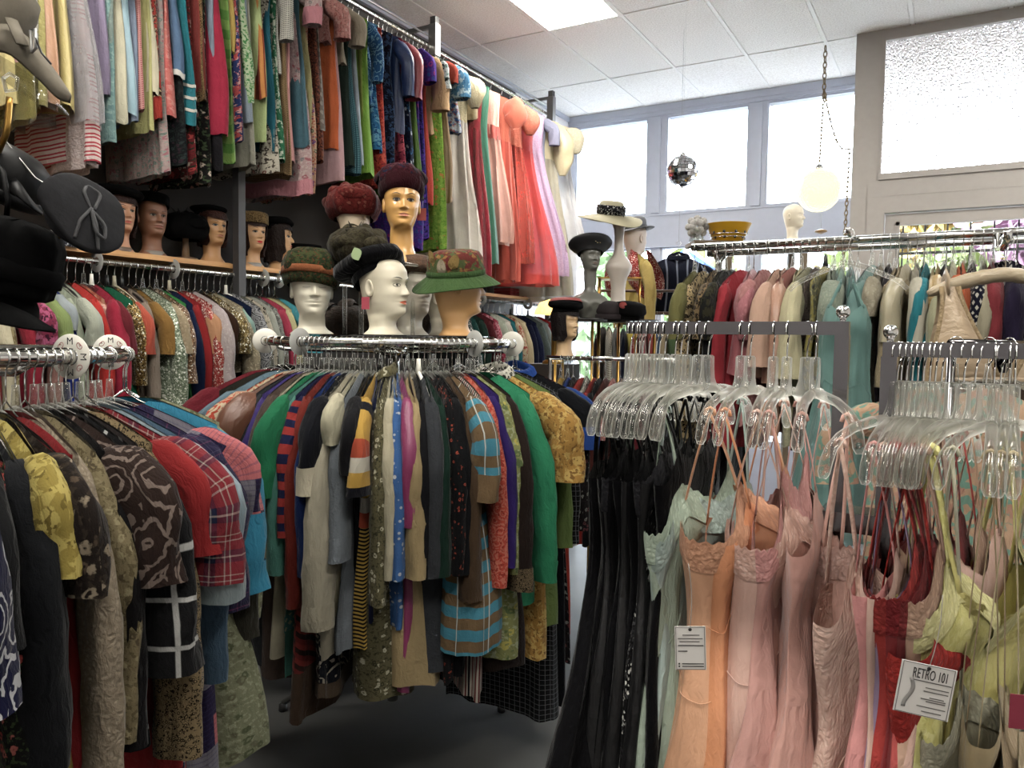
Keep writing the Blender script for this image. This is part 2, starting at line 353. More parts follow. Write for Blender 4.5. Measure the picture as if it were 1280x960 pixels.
_hang_meshes = {}
def hook_geo(r=.0018, drop=-.085):
    a = np.linspace(math.radians(205), math.radians(-70), 16)
    p = [(.0175*math.cos(t), 0, -.003+.0175*math.sin(t)) for t in a]
    p += [(.004, 0, -.028), (.001, 0, -.036), (0, 0, -.05), (0, 0, drop)]
    g = G(); g.tube(p, r, 6, ref=(0, 1, 0)); return g
def hanger(kind, parent_loc, rz, label, group, w=.2):
    """kinds: wire, clear, lingerie, white, black, cream, padded - hook and arms, meshes shared between hangers"""
    if kind not in _hang_meshes:
        ms = []
        if kind == 'wire':
            p = [(0, 0, -.085), (.03, 0, -.108), (w*.93, 0, -.182), (w*.95, 0, -.190), (w*.92, 0, -.196), (0, 0, -.198), (-w*.92, 0, -.196), (-w*.95, 0, -.190), (-w*.93, 0, -.182), (-.03, 0, -.108), (0, 0, -.085)]
            ms = [('hook', hook_geo().mesh('hook', CHROME)), ('arms', G().tube(p, .0016, 6, ref=(0, 1, 0)).mesh('arms', CHROME))]
        elif kind == 'lingerie':
            g = G()
            zz = [-.052, -.055, -.08, -.098, -.112, -.122, -.128]; hw = [.012, .0165, .017, .021, .034, .052, .056]; th = [.006, .0085, .009, .0085, .008, .007, .005]
            a = np.linspace(0, 2*PI, 16, endpoint=False)
            g.grid(np.array([np.stack([h*spow(np.cos(a), .55), t*spow(np.sin(a), .7), np.full(16, z)], 1) for z, h, t in zip(zz, hw, th)])[::-1], True, True, True)
            for sd in (-1, 1):
                P = np.array([(.028, 0, -.118), (.07, 0, -.121), (.115, 0, -.128), (.150, 0, -.141), (.172, 0, -.158), (.184, 0, -.178), (.190, 0, -.198), (.192, 0, -.208)])*np.array([sd, 1, 1])
                g.tube(P, [.0085, .009, .0085, .0085, .0095, .0105, .0100, .0055], 10, ref=(0, 1, 0))
            ms = [('hook', hook_geo(.0016, -.06).mesh('hook', CHROME)), ('arms', g.mesh('arms', CLEAR))]
        elif kind == 'padded':
            g = G(); s = np.linspace(-1, 1, 23); p = np.stack([s*w, 0*s, -.10-.055*np.abs(s)**1.6], 1)
            g.tube(p, .021*(1-.55*np.abs(s)**6)*(1+.05*np.sin(40*s)), 12, ref=(0, 1, 0))
            ms = [('hook', hook_geo().mesh('hook', CHROME)), ('padding', g.mesh('padding', fabric('solid #d2bd97 satin')))]
        else:
            mt = {'clear': CLEAR, 'white': WHITEP, 'black': BLACKP, 'cream': CREAMP}[kind]
            g = G(); s = np.linspace(-1, 1, 21); p = np.stack([s*w*.95, 0*s, -.104-.082*np.abs(s)**1.3-.012*ss((np.abs(s)-.85)/.15)], 1)
            g.tube(p, .0075+.003*(1-np.abs(s)), 8, ref=(0, 1, 0), flat=.6)
            g.tube([(0, 0, -.055), (0, 0, -.078), (0, 0, -.106)], [.007, .008, .012], 8)
            ms = [('hook', hook_geo(.0018, -.06).mesh('hook', CHROME)), ('arms', g.mesh('arms', mt))]
        _hang_meshes[kind] = ms
    e = empty('clothes_hanger', parent_loc, rz, label, 'hanger', group)
    for nm, me in _hang_meshes[kind]:
        o = bpy.data.objects.new(nm, me); COL.objects.link(o); o.parent = e
    return e

STY = {'d': ('dress', 'dress'), 'b': ('blouse', 'blouse'), 'j': ('jacket', 'jacket'), 'c': ('coat', 'coat'), 'g': ('gown', 'gown'), 'k': ('skirt', 'skirt'),
       's': ('slip', 'slip'), 't': ('sweater', 'sweater'), 'r': ('robe', 'robe'), 'n': ('nightgown', 'nightgown'), 'p': ('petticoat', 'petticoat')}
_gseed = [100]
def garment(style, spec, L, loc, rz, label, group, w=.2, t=.03, sl='', flare=None, collar=None, lap=False, cuff=None, band=(), waist=None, amp=None, nf=6, wedge=0., z0=-.087,
            Ls=None, r=(.048, .042), out=.05, puff=0., drop=(.05, .015), only_out=False, buttons=None, lean=0., sash=None, slspec=None, tf=1.6, sq=.62, fwd=0., hem=.008, ruffle=None, neck=.055):
    """one garment: an Empty on the rail with body, sleeves, collar, cuffs, bands .. as parts"""
    _gseed[0] += 1; sd = _gseed[0]
    nm, cat = STY[style[0]]; m = fabric(spec); sm = fabric(slspec) if slspec else m
    if style[0] == 'g': nf = 11; spec += ' hi'; slspec = slspec+' hi' if slspec else None; m = fabric(spec); sm = fabric(slspec) if slspec else m
    e = empty(nm, loc, rz, label, cat, group)
    if flare is None: flare = {'d': 1.15, 'b': 1.0, 'j': 1.0, 'c': 1.08, 'g': 1.7, 'k': 1.2, 's': 1.1, 't': .98, 'r': 1.15, 'n': 1.25, 'p': 1.4}[style[0]]
    if amp is None: amp = {'d': .007, 'b': .005, 'j': .003, 'c': .005, 'g': .028, 'k': .007, 's': .007, 't': .004, 'r': .009, 'n': .011, 'p': .02}[style[0]]
    kw = dict(flare=flare, tf=tf, nf=nf, amp=amp, seed=sd, sl=.084, z0=z0, wedge=wedge, waist=waist, lean=lean, drop=drop, hem=hem, neck=neck)
    big = L > .8
    nmb = {'g': 'skirt', 'd': 'body', 'k': 'skirt'}.get(style[0], 'body')
    if style[0] == 'g':
        vw = (.36-.098*0)/L if not waist else waist[0]
        G().grid(body(w, t, L, v0=0, v1=vw, rows=10, **kw)).obj('bodice', fabric(slspec) if slspec else m, e)
        G().grid(body(w, t, L, v0=vw, v1=1, rows=16, cols=56, inflate=.002, **kw)).obj('skirt', m, e)
    else:
        bo = G().grid(body(w, t, L, rows=20 if big else 14, cols=48 if big else 40, **kw)).obj(nmb, m, e)
    for (a, b, sp, n2) in band:
        G().grid(body(w, t, L, rows=6, cols=40 if big else 32, v0=a, v1=b, inflate=.0035, **kw)).obj(n2, fabric(sp), bo)
    if sash:
        va, vb, sp = sash
        G().grid(body(w, t, L, rows=6, cols=40, v0=va, v1=vb, inflate=.006, **kw)).obj('sash', fabric(sp), e)
    if sl:
        Ls_ = Ls or {'s': .20, 'l': .52, 'c': .11, 'p': .20, 'b': .34, 'h': .33}[sl]
        r0, r1 = r; o_ = out; pf = puff
        if sl == 'p': pf = pf or .035; r1 = .03
        if sl == 'b': r1 = max(r1, .075)
        if sl == 's': o_ = max(out, .075); r1 = max(r1, .052)
        for side in ((1,) if only_out else (1, -1)):
            so = G().grid(sleeve(side, w, Ls_, r0, r1, o_, sd, pf, z0=z0, sq=sq, fwd=fwd), cap0=True).obj('sleeve', sm, e)
            if cuff:
                G().grid(sleeve(side, w, Ls_, r0, r1, o_, sd, pf, z0=z0, rows=4, v0=1-min(.5, .065/Ls_*(1.2 if sl == 's' else 1)), v1=1.01, inflate=.0045 if sl != 'l' else .003, sq=sq, fwd=fwd)).obj('cuff', fabric(cuff), so)
            if buttons and side == 1:
                for k in range(buttons):
                    P = sleeve(side, w, Ls_, r0, r1, o_, sd, pf, z0=z0, sq=sq, fwd=fwd)[-2]
                    c = P[3]; G().lathe([(0, .002), (.007, .002), (.008, 0), (.007, -.002), (0, -.002)], 10, cap0=False, cap1=False).obj('button', simple('button_pearl', '#b9a98c', .3), so, M=Matrix.Translation((c[0]-.004, c[1]-.004*0+.002, c[2]+.03+.024*k)) @ Matrix.Rotation(PI/2, 4, 'X'))
    if collar: G().grid(collar_band(w, z0=z0)).obj('collar', fabric(collar), e)
    if lap: lapels(w, t, z0).obj('lapel', m, e)
    if ruffle:
        g = G(); n = 40; uu = np.linspace(0, 1, n)
        x = -.05+.10*0*uu; ys = np.linspace(0, 1, 4)
        rows = []
        for k in range(5):
            q = k/4; rows.append(np.stack([w*.98*(1-2*uu)*.0+w*(.2+.75*uu), -(t*1.3+.02*q)*np.ones(n)-.008*q*np.sin(uu*40), zshoulder(w*(.2+.75*uu), w)-.02-.07*q+.006*q*np.sin(uu*40)], 1))
        g.grid(np.array(rows), False); g.obj('ruffle', fabric(ruffle), e)
    return e

def slip(spec, L, loc, rz, label, group, lace=None, w=.195, t=.024, flare=1.30, amp=.013, nf=6, zst=-.29, zc=-.345, zu=-.385, strapw=.006, hook=.15, vshape=True, seam=None, seed=None, tag_=None, top=None, cups=0.0, straps=True, lean=0., wst=.14):
    """a slip on straps: bodice, skirt, straps, lace trim"""
    _gseed[0] += 1; sd = seed or _gseed[0]; rs = np.random.RandomState(sd); ph = rs.rand(6)*6.28; m = fabric(spec)
    e = empty('slip', loc, rz, label, 'slip', group)
    xs = w*.66
    if hook > .1: spec = spec+' hi'; top = top+' hi' if top else None; lace = lace+' hi' if lace else None; m = fabric(spec)
    def surf(u, v, inf=0.0):
        cu, su = np.cos(u), np.sin(u); X = spow(cu, .8); Y = spow(su, .85)
        ax = np.abs(w*X)
        # top edge: peaks at the straps, scoop in the middle, low under the arm
        pk = np.exp(-((ax-xs)/.035)**2)
        ztop = np.where(ax < xs, zc+(zst-zc)*(ax/xs)**(1.2 if vshape else 3), zst+(zu-zst)*ss((ax-xs)/(w-xs)))
        ztop = np.where(su > 0, np.minimum(ztop, zu+(ztop-zu)*.45), ztop)
        z = ztop*(1-v)+v*(-L+.012*np.sin(nf*u+ph[0])+.01*np.sin(2*u+ph[1]))
        d = (-z+zu)                                   # below the bust
        wid = w*(1-wst*np.exp(-((d-.17)/.11)**2)+(flare-1)*ss((d-.15)/(L-.5)))
        th = t*(1+.9*np.exp(-((d+.0)/.06)**2)*np.where(su < 0, 1, .4)+2.6*ss((d-.1)/(L-.4)))
        f = np.sin(nf*u+ph[2]+2*v)+.6*np.sin((2*nf-1)*u+ph[3]+3*v)+.6*np.sin(3*u+ph[4]-3*v)
        a = amp*(.12+ss((d)/(L-.45)))
        x = wid*X+a*.7*np.sin(nf*u+ph[5])*np.abs(cu)+inf*cu; y = th*Y+a*f*(.3+np.abs(su))+inf*np.sign(su)*np.abs(su)**.4+.004*np.sin(14*v+ph[1]+4*cu)
        y = y-cups*.6*np.exp(-((ax-.09)/.06)**2)*np.exp(-((d-.02)/.07)**2)*np.where(su < 0, 1, 0)+lean*v
        return np.stack([x, y, z], 2)
    u = np.linspace(0, 2*PI, 72, endpoint=False)[None]
    vs = max(.10, (.64-.38)/(L-.38)) if seam is None else seam
    G().grid(surf(u, np.linspace(0, vs, 12)[:, None])).obj('bodice', fabric(top) if top else m, e)
    G().grid(surf(u, np.linspace(vs, 1, 20)[:, None])).obj('skirt', m, e)
    P = surf(u, np.array([[vs]]), .0022)[0]
    if seam is not None: G().tube(np.concatenate([P, P[:1]]), .0008, 5, False).obj('waist_seam', m, e)
    if lace:
        vl = .055/(L-.38)
        A = surf(u, np.linspace(0, vl, 4)[:, None], .0028); A[0, :, 2] += .006*np.abs(np.sin(18*u[0])); G().grid(A).obj('lace_trim', fabric(lace), e)
    if straps:
        for sx in (-1, 1):
            g = G()
            top_ = np.array([sx*hook, 0, -.155-.02*(hook > .15)])
            for fb in (-1, 1):
                uu = np.arccos(np.clip(sx*(xs/w)**(1/.8), -1, 1)); uu = -uu if fb < 0 else uu
                q = surf(np.array([[uu]]), np.array([[0.02]]))[0, 0]
                s = np.linspace(0, 1, 8)[:, None]; path = top_*(1-s)+q*s+np.array([0, fb*.006, 0])*np.sin(PI*s)*.5
                g.tube(path, strapw, 6, ref=(0, 1, 0), flat=.18)
            g.tube([top_+(0, -.010, -.004), top_+(0, -.007, .006), top_+(0, 0, .010), top_+(0, .007, .006), top_+(0, .010, -.004)], strapw*.55, 6, ref=(1, 0, 0), flat=1)
            g.obj('strap', fabric(spec if not top else top), e)
            if tag_ is not None or strapw > .005:
                pass
    return e
# ------------------------------------------------------------------ mannequin heads, wigs and hats
_Z = np.array([-.15, -.135, -.11, -.08, -.05, -.02, -.004, .004, .012, .03, .05, .08, .115, .14, .17, .195, .213, .222, .2255])
_F = np.array([.066, .062, .050, .043, .042, .046, .058, .080, .087, .090, .089, .091, .088, .091, .086, .069, .046, .024, .002])
_B = np.array([.070, .066, .056, .054, .056, .060, .064, .066, .069, .074, .080, .088, .096, .099, .096, .082, .058, .032, .002])
_W = np.array([.085, .080, .062, .052, .050, .050, .049, .047, .049, .057, .064, .070, .0745, .077, .075, .064, .044, .024, .002])
_ZB = np.array([-.40, -.36, -.33, -.30, -.27, -.245, -.225, -.205, -.185, -.15])
_FB = np.array([.062, .075, .080, .085, .105, .100, .085, .068, .052, .043]); _BB = np.array([.06, .07, .075, .08, .085, .085, .08, .07, .058, .046]); _WB = np.array([.085, .095, .105, .12, .145, .155, .145, .105, .062, .044])
def _tab(zs, z, v, sm=.006):
    a = np.linspace(-1, 1, 7)*sm; return np.mean([np.interp(zs+q, z, v) for q in a], 0)
def _front_bump(x, z, strong=1.0):
    e = lambda v, s: np.exp(-(v/s)**2)
    amp = .021*ss((.128-z)/.045)*ss((z-.071)/.008)
    b = amp*e(x, .0085+.006*ss((.10-z)/.025))
    b += .003*e(x, .011)*e(z-.128, .012)
    for s in (-1, 1):
        b += -.010*e(x-s*.030, .017)*e(z-.114, .011)+.0055*e(x-s*.031, .012)*e(z-.1125, .0062)
        b += .004*e(x-s*.034, .018)*e(z-.135, .007)+.005*e(x-s*.044, .016)*e(z-.082, .016)-.002*e(x-s*.032, .012)*e(z-.05, .015)
        b += .004*e(x-s*.0105, .005)*e(z-.0785, .006)
    b += .0065*e(x, .019)*(e(z-.0560, .0042)+1.05*e(z-.0445, .0048))-.003*e(x, .021)*e(z-.0502, .0022)+.006*e(x, .017)*e(z-.016, .011)-.004*e(x, .02)*e(z-.033, .005)
    return b*strong
def head_rings(n=72, zs=None, bust=False, nk=1.0, headless=False):
    if zs is None: zs = np.concatenate([np.linspace(-.15, -.01, 14)[:-1], np.linspace(-.01, .016, 9)[:-1], np.linspace(.016, .145, 52)[:-1], np.linspace(.145, .2255, 14)])
    z0, F0, B0, W0 = _Z, _F, _B, _W
    if bust:
        k = _Z > -.10; zn = np.where(_Z[k] < -.004, _Z[k], _Z[k])
        z0 = np.concatenate([_ZB, zn]); F0 = np.concatenate([_FB, _F[k]]); B0 = np.concatenate([_BB, _B[k]]); W0 = np.concatenate([_WB, _W[k]])
        zs = np.concatenate([np.linspace(-.40, -.15, 34)[:-1], zs])
    if headless: zs = zs[zs < -.012]
    a0 = np.linspace(0, 2*PI, n, endpoint=False); a = a0-.42*np.sin(a0)         # 0 = front (-y); denser at the face
    F, B, W = _tab(zs, z0, F0), _tab(zs, z0, B0), _tab(zs, z0, W0)
    x = W[:, None]*np.sin(a)[None]*1.0; c = np.cos(a)[None]
    y = np.where(c > 0, -F[:, None]*np.abs(c)**.85, B[:, None]*np.abs(c)**.9)
    fr = np.where((c > .12) & (zs[:, None] > 0), _front_bump(x, np.repeat(zs[:, None], n, 1)), 0); y = y-fr*ss((c-.12)/.3)
    if bust:
        e = lambda v, s: np.exp(-(v/s)**2)
        for s in (-1, 1): y = y-np.where(c > 0, .035*e(x-s*.062, .04)*e(zs[:, None]+.305, .035), 0)
    zo = np.where(zs < -.012, (zs+.012)*nk-.012, zs)
    return np.stack([x, y, np.repeat(zo[:, None], n, 1)], 2)
def face_pt(x, z, off=0.0):
    x = np.asarray(x, float); z = np.asarray(z, float); F, W = _tab(z, _Z, _F), _tab(z, _Z, _W)
    c = np.sqrt(np.clip(1-(x/W)**2, .01, 1)); y = -F*c**.85-_front_bump(x, z)*ss((c-.12)/.3)
    return np.stack([x, y-off, z], -1)
def face_parts(e, eyes='open', lip='#a8564c', iris='#3a2a1c', brow='#2a1c14'):
    for s in (-1, 1):
        t = np.linspace(0, 1, 13)
        if eyes == 'open':
            g = G(); rows = []
            for q in np.linspace(-1, 1, 7):
                xx = s*.030+s*.0135*np.cos(PI*(1-t)); hh = np.sin(PI*t)**.8*.0062
                rows.append(face_pt(xx, .1135+q*hh+.001*s*0, .0012+.0012*(1-q*q)))
            g.grid(np.array(rows), False); eo = g.obj('eye', simple('eye_white', '#857e70', .4, raw=True), e)
            a = np.linspace(0, 2*PI, 14, endpoint=False); g = G()
            P = [face_pt(s*.030+r*np.cos(a), .1140+r*np.sin(a)*.98, .0030+.0004*(1-k)) for k, r in enumerate((.0074, .0035, .0004))]
            g.grid(np.array(P), True); g.obj('iris', simple('iris_'+iris, iris, .5, spec=.2), eo)
            xx = s*.030+s*.0145*np.cos(PI*(1-t)); p = face_pt(xx, .1140+np.sin(PI*t)*.0064, .0022); G().tube(p, .0023, 5).obj('eyelid', simple('brow_'+brow, brow, .6), eo)
        elif eyes == 'closed':
            xx = s*.030+s*.014*np.cos(PI*(1-t)); p = face_pt(xx, .1115-np.sin(PI*t)*.003, .0006); G().tube(p, .0011, 5).obj('eyelid', simple('brow_'+brow, brow, .6), e)
        elif eyes == 'drawn':
            for sg in (1, -1):
                xx = s*.030+s*.0145*np.cos(PI*(1-t)); p = face_pt(xx, .1135+sg*np.sin(PI*t)*.0062, .0009); G().tube(p, .0009, 5).obj('eye_outline', simple('brow_'+brow, brow, .6), e)
            a = np.linspace(0, 2*PI, 12, endpoint=False)
            G().grid(np.array([face_pt(s*.030+r*np.cos(a), .1138+r*np.sin(a), .0022) for r in (.0046, .0004)]), True).obj('iris', simple('brow_'+brow, brow, .6), e)
        if eyes != 'closed' or brow != '#c9c4b8':
            xx = s*(.014+.036*t); p = face_pt(xx, .1325+.007*np.sin(PI*(t*.75+.1))+.002*t, .0010); G().tube(p, .0017*np.sin(PI*(t*.9+.08))+.0002, 5, flat=1).obj('eyebrow', simple('brow_'+brow, brow, .6), e)
    if lip:
        t = np.linspace(-1, 1, 17); m = simple('lip_'+lip, lip, .4, raw=True); g = G()
        up = .0505+.0075*np.clip(1-np.abs(t)**1.6, 0, 1)*(1-.22*np.exp(-(t/.16)**2)); lo = .0505-.0085*np.clip(1-np.abs(t)**2, 0, 1)
        g.grid(np.array([face_pt(.0225*t, lo+(up-lo)*k, .0009) for k in np.linspace(0, 1, 8)]), False); g.obj('lips', m, e)
_headmesh = {}
def head(name, loc, rz, skin, label, scale=.95, eyes='open', lip='#a8564c', iris='#3a2a1c', brow='#2a1c14', wig=None, bust=False, base=None, group=None, cat='mannequin head', face=True, rough=.45, wl=-.03, tilt=None, nk=1.0, headless=False):
    """head whose face looks along local -y; loc is where its base stands"""
    e = empty(name, loc, rz, label, cat, group, tilt); zb = -.40 if bust else -.15
    zb = (zb+.012)*nk-.012
    o = G().grid(head_rings(bust=bust, nk=nk, headless=headless), True, True, True).obj('head', simple('skin_'+skin, skin, rough, noise=.03, nscale=30, raw=True), None)
    kids = [o]; inner = empty('tmp', (0, 0, 0)); 
    if face: face_parts(inner, eyes, lip, iris, brow)
    # ears
    for s in (-1, 1):
        a = np.linspace(0, 2*PI, 14, endpoint=False); P = []
        for k, (f, ox) in enumerate(((1.0, .0), (1.08, .008), (.9, .012), (.55, .006), (.2, .004))):
            P.append(np.stack([np.full(14, s*(.070+ox)), .008+.016*f*np.cos(a)+.004*f, .100+.030*f*np.sin(a)+.003*np.cos(a)], 1))
        P = np.array(P); g = G().grid(P if s > 0 else P[:, ::-1], True, False, True)
        if not wig and not headless: kids.append(g.obj('ear', simple('skin_'+skin, skin, rough, noise=.03, nscale=30, raw=True), None))
    if wig:
        col, zlow, part = wig; g = G(); n = 64; a = np.linspace(.95, 2*PI-.95, n); zs = np.linspace(zlow, .232, 26)
        zz = np.clip(zs, -.02, .2255); F, B, W = _tab(zz, _Z, _F), _tab(zz, _Z, _B), _tab(zz, _Z, _W); c = np.cos(a)
        k = (.013+.012*ss((.10-zs)/.12)*np.sin(PI*np.clip((.2-zs)/.4, 0, 1)))[:, None]*(1+.25*np.sin(9*a+3)[None]+.18*np.sin(31*a+zs[:, None]*60)) 
        x = np.maximum(W, .02)[:, None]*np.sin(a)+np.sin(a)*k; y = np.where(c > 0, -F[:, None]*np.abs(c)**.85, B[:, None]*np.abs(c)**.9)-np.cos(a)*k
        g.grid(np.stack([x, y, np.repeat(zs[:, None], n, 1)+.004*np.sin(7*a)*ss((.02-zs)/.05)[:, None]], 2), False)
        a2 = np.linspace(0, 2*PI, 48, endpoint=False); zs = np.linspace(.150, .234, 12); zz = np.clip(zs-.004, 0, .2255); F, B, W = _tab(zz, _Z, _F), _tab(zz, _Z, _B), _tab(zz, _Z, _W); c = np.cos(a2)
        x = (W[:, None]+.011)*np.sin(a2); y = np.where(c > 0, -(F[:, None]+.010)*np.abs(c)**.85, (B[:, None]+.012)*np.abs(c)**.9); lowz = np.repeat(zs[:, None], 48, 1)-.012*np.where(c > 0, np.abs(np.sin(a2))*np.sin(3*a2+part), 0)*ss((.19-zs)/.04)[:, None]
        g.grid(np.stack([x*(1+.015*np.sin(23*a2)), y, lowz], 2), True, False, True)
        kids.append(g.obj('wig', simple('hair_'+col, col, .6, spec=.2, noise=.5, nscale=90, bump=.6), None))
    kids += list(inner.children); bpy.data.objects.remove(inner)
    if base:
        kids.append(G().lathe([(.062, zb-.002), (.066, zb+.002), (.064, zb+.028), (.058, zb+.032)], 28).obj('base', simple('base_'+base, base, .4), None))
    M = Matrix.Translation((0, 0, -zb*scale)) @ Matrix.Scale(scale, 4)
    for k in kids: k.parent = e; k.matrix_parent_inverse = Matrix(); k.matrix_local = M
    e['_top'] = (.2255-zb)*scale
    del e['_top']
    return e, (lambda off: Matrix.LocRotScale(Vector([float(q) for q in loc]), Matrix.Rotation(rz, 3, 'Z').to_quaternion() if tilt is None else None, None) @ Vector((off[0]*scale, off[1]*scale, (off[2]-zb)*scale)))
def hat_root(name, loc, rz, tilt, label, group='hats on mannequin heads and stands'):
    return empty(name, loc, rz, label, 'hat', group, tilt)
def beret(e, m, r=.13, h=.055, band=.085, seed=0, n=40, bandm=None, sx=1, sy=1.08, lump=.04, droop=0):
    ph = seed*1.7
    def fn(P, a):
        k = 1+lump*np.sin(3*a+ph)+lump*.6*np.sin(5*a+2*ph); P[..., :2] *= k[None, :, None]; P[..., 2] += (P[..., 1]*.12-P[..., 0]*.06)-droop*np.clip(P[..., 1]*8, 0, 1); return P
    G().lathe([(band*.98, .0), (band, .012), (r*.85, .014), (r*.98, .026), (r, .036), (r*.94, h*.85), (r*.7, h), (r*.35, h*1.08), (.004, h*1.1)], n, sx, sy, cap0=False, fn=fn).obj('crown', m, e)
    G().lathe([(band*1.0, -.016), (band*1.03, -.012), (band*1.03, .010), (band, .014)], n, sx, sy, cap0=False, cap1=False).obj('band', bandm or m, e)
def pillbox(e, m, r=.085, h=.06, n=36, sy=1.12, bandm=None):
    G().lathe([(r, 0), (r*1.03, .006), (r*1.02, h*.8), (r*.97, h*.95), (r*.8, h), (r*.3, h*.99), (.003, h)], n, 1, sy, cap0=False).obj('crown', m, e)
    if bandm: G().lathe([(r*1.03, 0), (r*1.05, .003), (r*1.05, .014), (r*1.03, .017)], n, 1, sy, cap0=False, cap1=False).obj('band', bandm, e)
def brim_hat(e, m, rc=.085, hc=.09, rb=.14, n=48, sy=1.12, brimm=None, bandm=None, wave=.012, droop=.02, dome=.7, bh=.028, dent=0):
    def fnb(P, a):
        rr = np.linalg.norm(P[..., :2], axis=-1); k = ss((rr-rc)/(rb-rc)); P[..., 2] += k*(wave*np.sin(2*a+.6)+wave*.4*np.sin(3*a)); return P
    G().lathe([(rc*.99, .004), (rc*1.1, .0), (rc+(rb-rc)*.5, -droop*.4), (rb, -droop), (rb+.003, -droop+.002), (rb, -droop+.005), (rc+(rb-rc)*.5, -droop*.4+.005), (rc*1.05, .007), (rc*.99, .010)], n, 1, sy, cap0=False, cap1=False, fn=fnb).obj('brim', brimm or m, e)
    def fnc(P, a): P[..., 2] -= dent*np.exp(-(P[..., 0]/.03)**2)*ss((P[..., 2]-hc*.6)/(hc*.4)); return P
    G().lathe([(rc, .0), (rc*1.0, hc*.35), (rc*.96, hc*dome), (rc*.85, hc*.9), (rc*.6, hc*.985), (rc*.3, hc), (.003, hc)], n, 1, sy, cap0=False, fn=fnc).obj('crown', m, e)
    if bandm: G().lathe([(rc*1.02, .008), (rc*1.04, .010), (rc*1.03, bh), (rc*1.01, bh+.002)], n, 1, sy, cap0=False, cap1=False).obj('band', bandm, e)
def petal_hat(e, m, r=.12, n_pet=9, seed=3, edge=None, squash=.75, kind='petal'):
    rs = random.Random(seed)
    def fn(P, a): P[..., :2] *= (1+.05*np.sin(5*a+seed)+.03*np.sin(9*a))[None, :, None]; return P
    G().lathe([(r*.7, -.03), (r*.84, -.02), (r*.97, .01), (r, .035), (r*.9, .07), (r*.6, .095), (r*.2, .105), (.003, .105)], 40, 1, 1.05, cap0=False, fn=fn).obj('crown', m, e)
    for k in range(n_pet):
        t = k/n_pet*2*PI+rs.uniform(-.2, .2); el = [.15, .55, .95][k % 3]; u = np.linspace(-1, 1, 9); w = np.linspace(0, 1, 8); P = []
        for q in w:
            half = .55*math.sin(PI*min(1, q*.75+.2))
            aa = t+u*half; ee = el+q*.62; rad = 1.05+.19*math.sin(PI*q)*(1-u*u*.6)+.03*np.sin(4*u+k)
            P.append(np.stack([r*rad*np.cos(aa)*np.cos(ee), r*rad*np.sin(aa)*np.cos(ee), .012+r*.78*rad*np.sin(ee)], 1))
        g = G(); P = np.array(P); g.grid(P, False); g.grid(P[:, ::-1]*np.array([.985, .985, .985]), False); g.obj(kind, m, e)
def feather_spray(e, m, base, n=14, L=.07, seed=1, name='feather', spread=1.2, direc=(1, 0, .3)):
    rs = random.Random(seed)
    for k in range(n):
        d = Vector(direc)+Vector((rs.uniform(-1, 1), rs.uniform(-1, 1), rs.uniform(-.6, 1)))*spread*.6; d.normalize()
        l = L*rs.uniform(.6, 1.1); s = np.linspace(0, 1, 5)[:, None]; p = np.array(base)+np.array(d)*l*s+np.array([0, 0, -.02])*s*s
        G().tube(p, np.array([.004, .010, .010, .006, .001])*rs.uniform(.7, 1.1), 5, flat=.3).obj(name, m, e)
# ------------------------------------------------------------------ the shop's shell
X0, X1, Y0, YW, YD = -3.66, 3.3, -3.3, 7.49, 6.50
WHITE = simple('white_paint', '#dcdada', .55, noise=.03, nscale=6, raw=True)
GREYP = simple('grey_wall_paint', '#55524f', .8, noise=.08, nscale=5)
TRIMW = simple('window_trim_paint', '#adb1bd', .45, noise=.02, raw=True)
DOORP = simple('door_frame_paint', '#9c9792', .45, noise=.03, raw=True)
FLOORM = simple('floor_concrete', '#5e5d5b', .55, noise=.14, nscale=4, bump=.05)
TILE = None
def tile_mat():
    m = MB('ceiling_tile'); tc = m.n('TexCoord').outputs['Object']; a = m.n('TexNoise', None, Vector=tc, Scale=90.0, Detail=4.0).outputs[0]; v = m.n('TexVoronoi', None, Vector=tc, Scale=120.0).outputs['Distance']
    col = m.mix(m.step(a, .3, .62), hx('#d4d0ca'), hx('#eceae6')); b = m.bsdf(Base_Color=col, Roughness=.95, Specular_IOR_Level=.1)
    bp = m.n('Bump', None, Strength=.5, Distance=.004, Height=m.math('ADD', a, v)); m.nt.links.new(bp.outputs[0], b.inputs['Normal']); return m.m
TILE = tile_mat(); TBAR = simple('ceiling_grid_metal', '#e2e0dc', .5, noise=.02, raw=True)
struct('floor', G().box(X0, X1, Y0, YW+.2, -.1, 0), FLOORM)
cl = struct('ceiling', G().box(X0, X1, Y0, YW+.2, CEIL+.02, CEIL+.12), WHITE)
gx = [-3.41+.61*k for k in range(-1, 12)]; gy = [5.335+1.218*k for k in range(-7, 3)]
tm = None; tiles = []
for i in range(len(gx)-1):
    for j in range(len(gy)-1):
        a0, a1 = max(gx[i], X0)+.008, min(gx[i+1], X1)-.008; b0, b1 = max(gy[j], Y0)+.008, min(gy[j+1], YW)-.008
        if a1-a0 < .03 or b1-b0 < .03: continue
        cx, cy = (gx[i]+gx[i+1])/2, (gy[j]+gy[j+1])/2
        if any(abs(cx-p[0]) < .2 and abs(cy-p[1]) < .3 for p in PANELS): continue
        full = a1-a0 > .58 and b1-b0 > 1.19
        if full:
            if tm is None:
                g = G(); w, h = .297, .601
                g.box(-w, w, -h, h, .004, .018); g.box(-w+.012, w-.012, -h+.012, h-.012, 0, .006); tm = g.mesh('ceiling_tile', TILE, False)
            o = bpy.data.objects.new('ceiling_tile', tm); COL.objects.link(o); o.parent = cl; o.location = (cx, cy, CEIL+.001)
        else: G().box(a0, a1, b0, b1, CEIL+.001, CEIL+.018).obj('ceiling_tile', TILE, cl, False)
for x in gx[1:-1]: G().box(x-.012, x+.012, Y0, YW, CEIL-.004, CEIL+.010).obj('ceiling_runner', TBAR, cl, False)
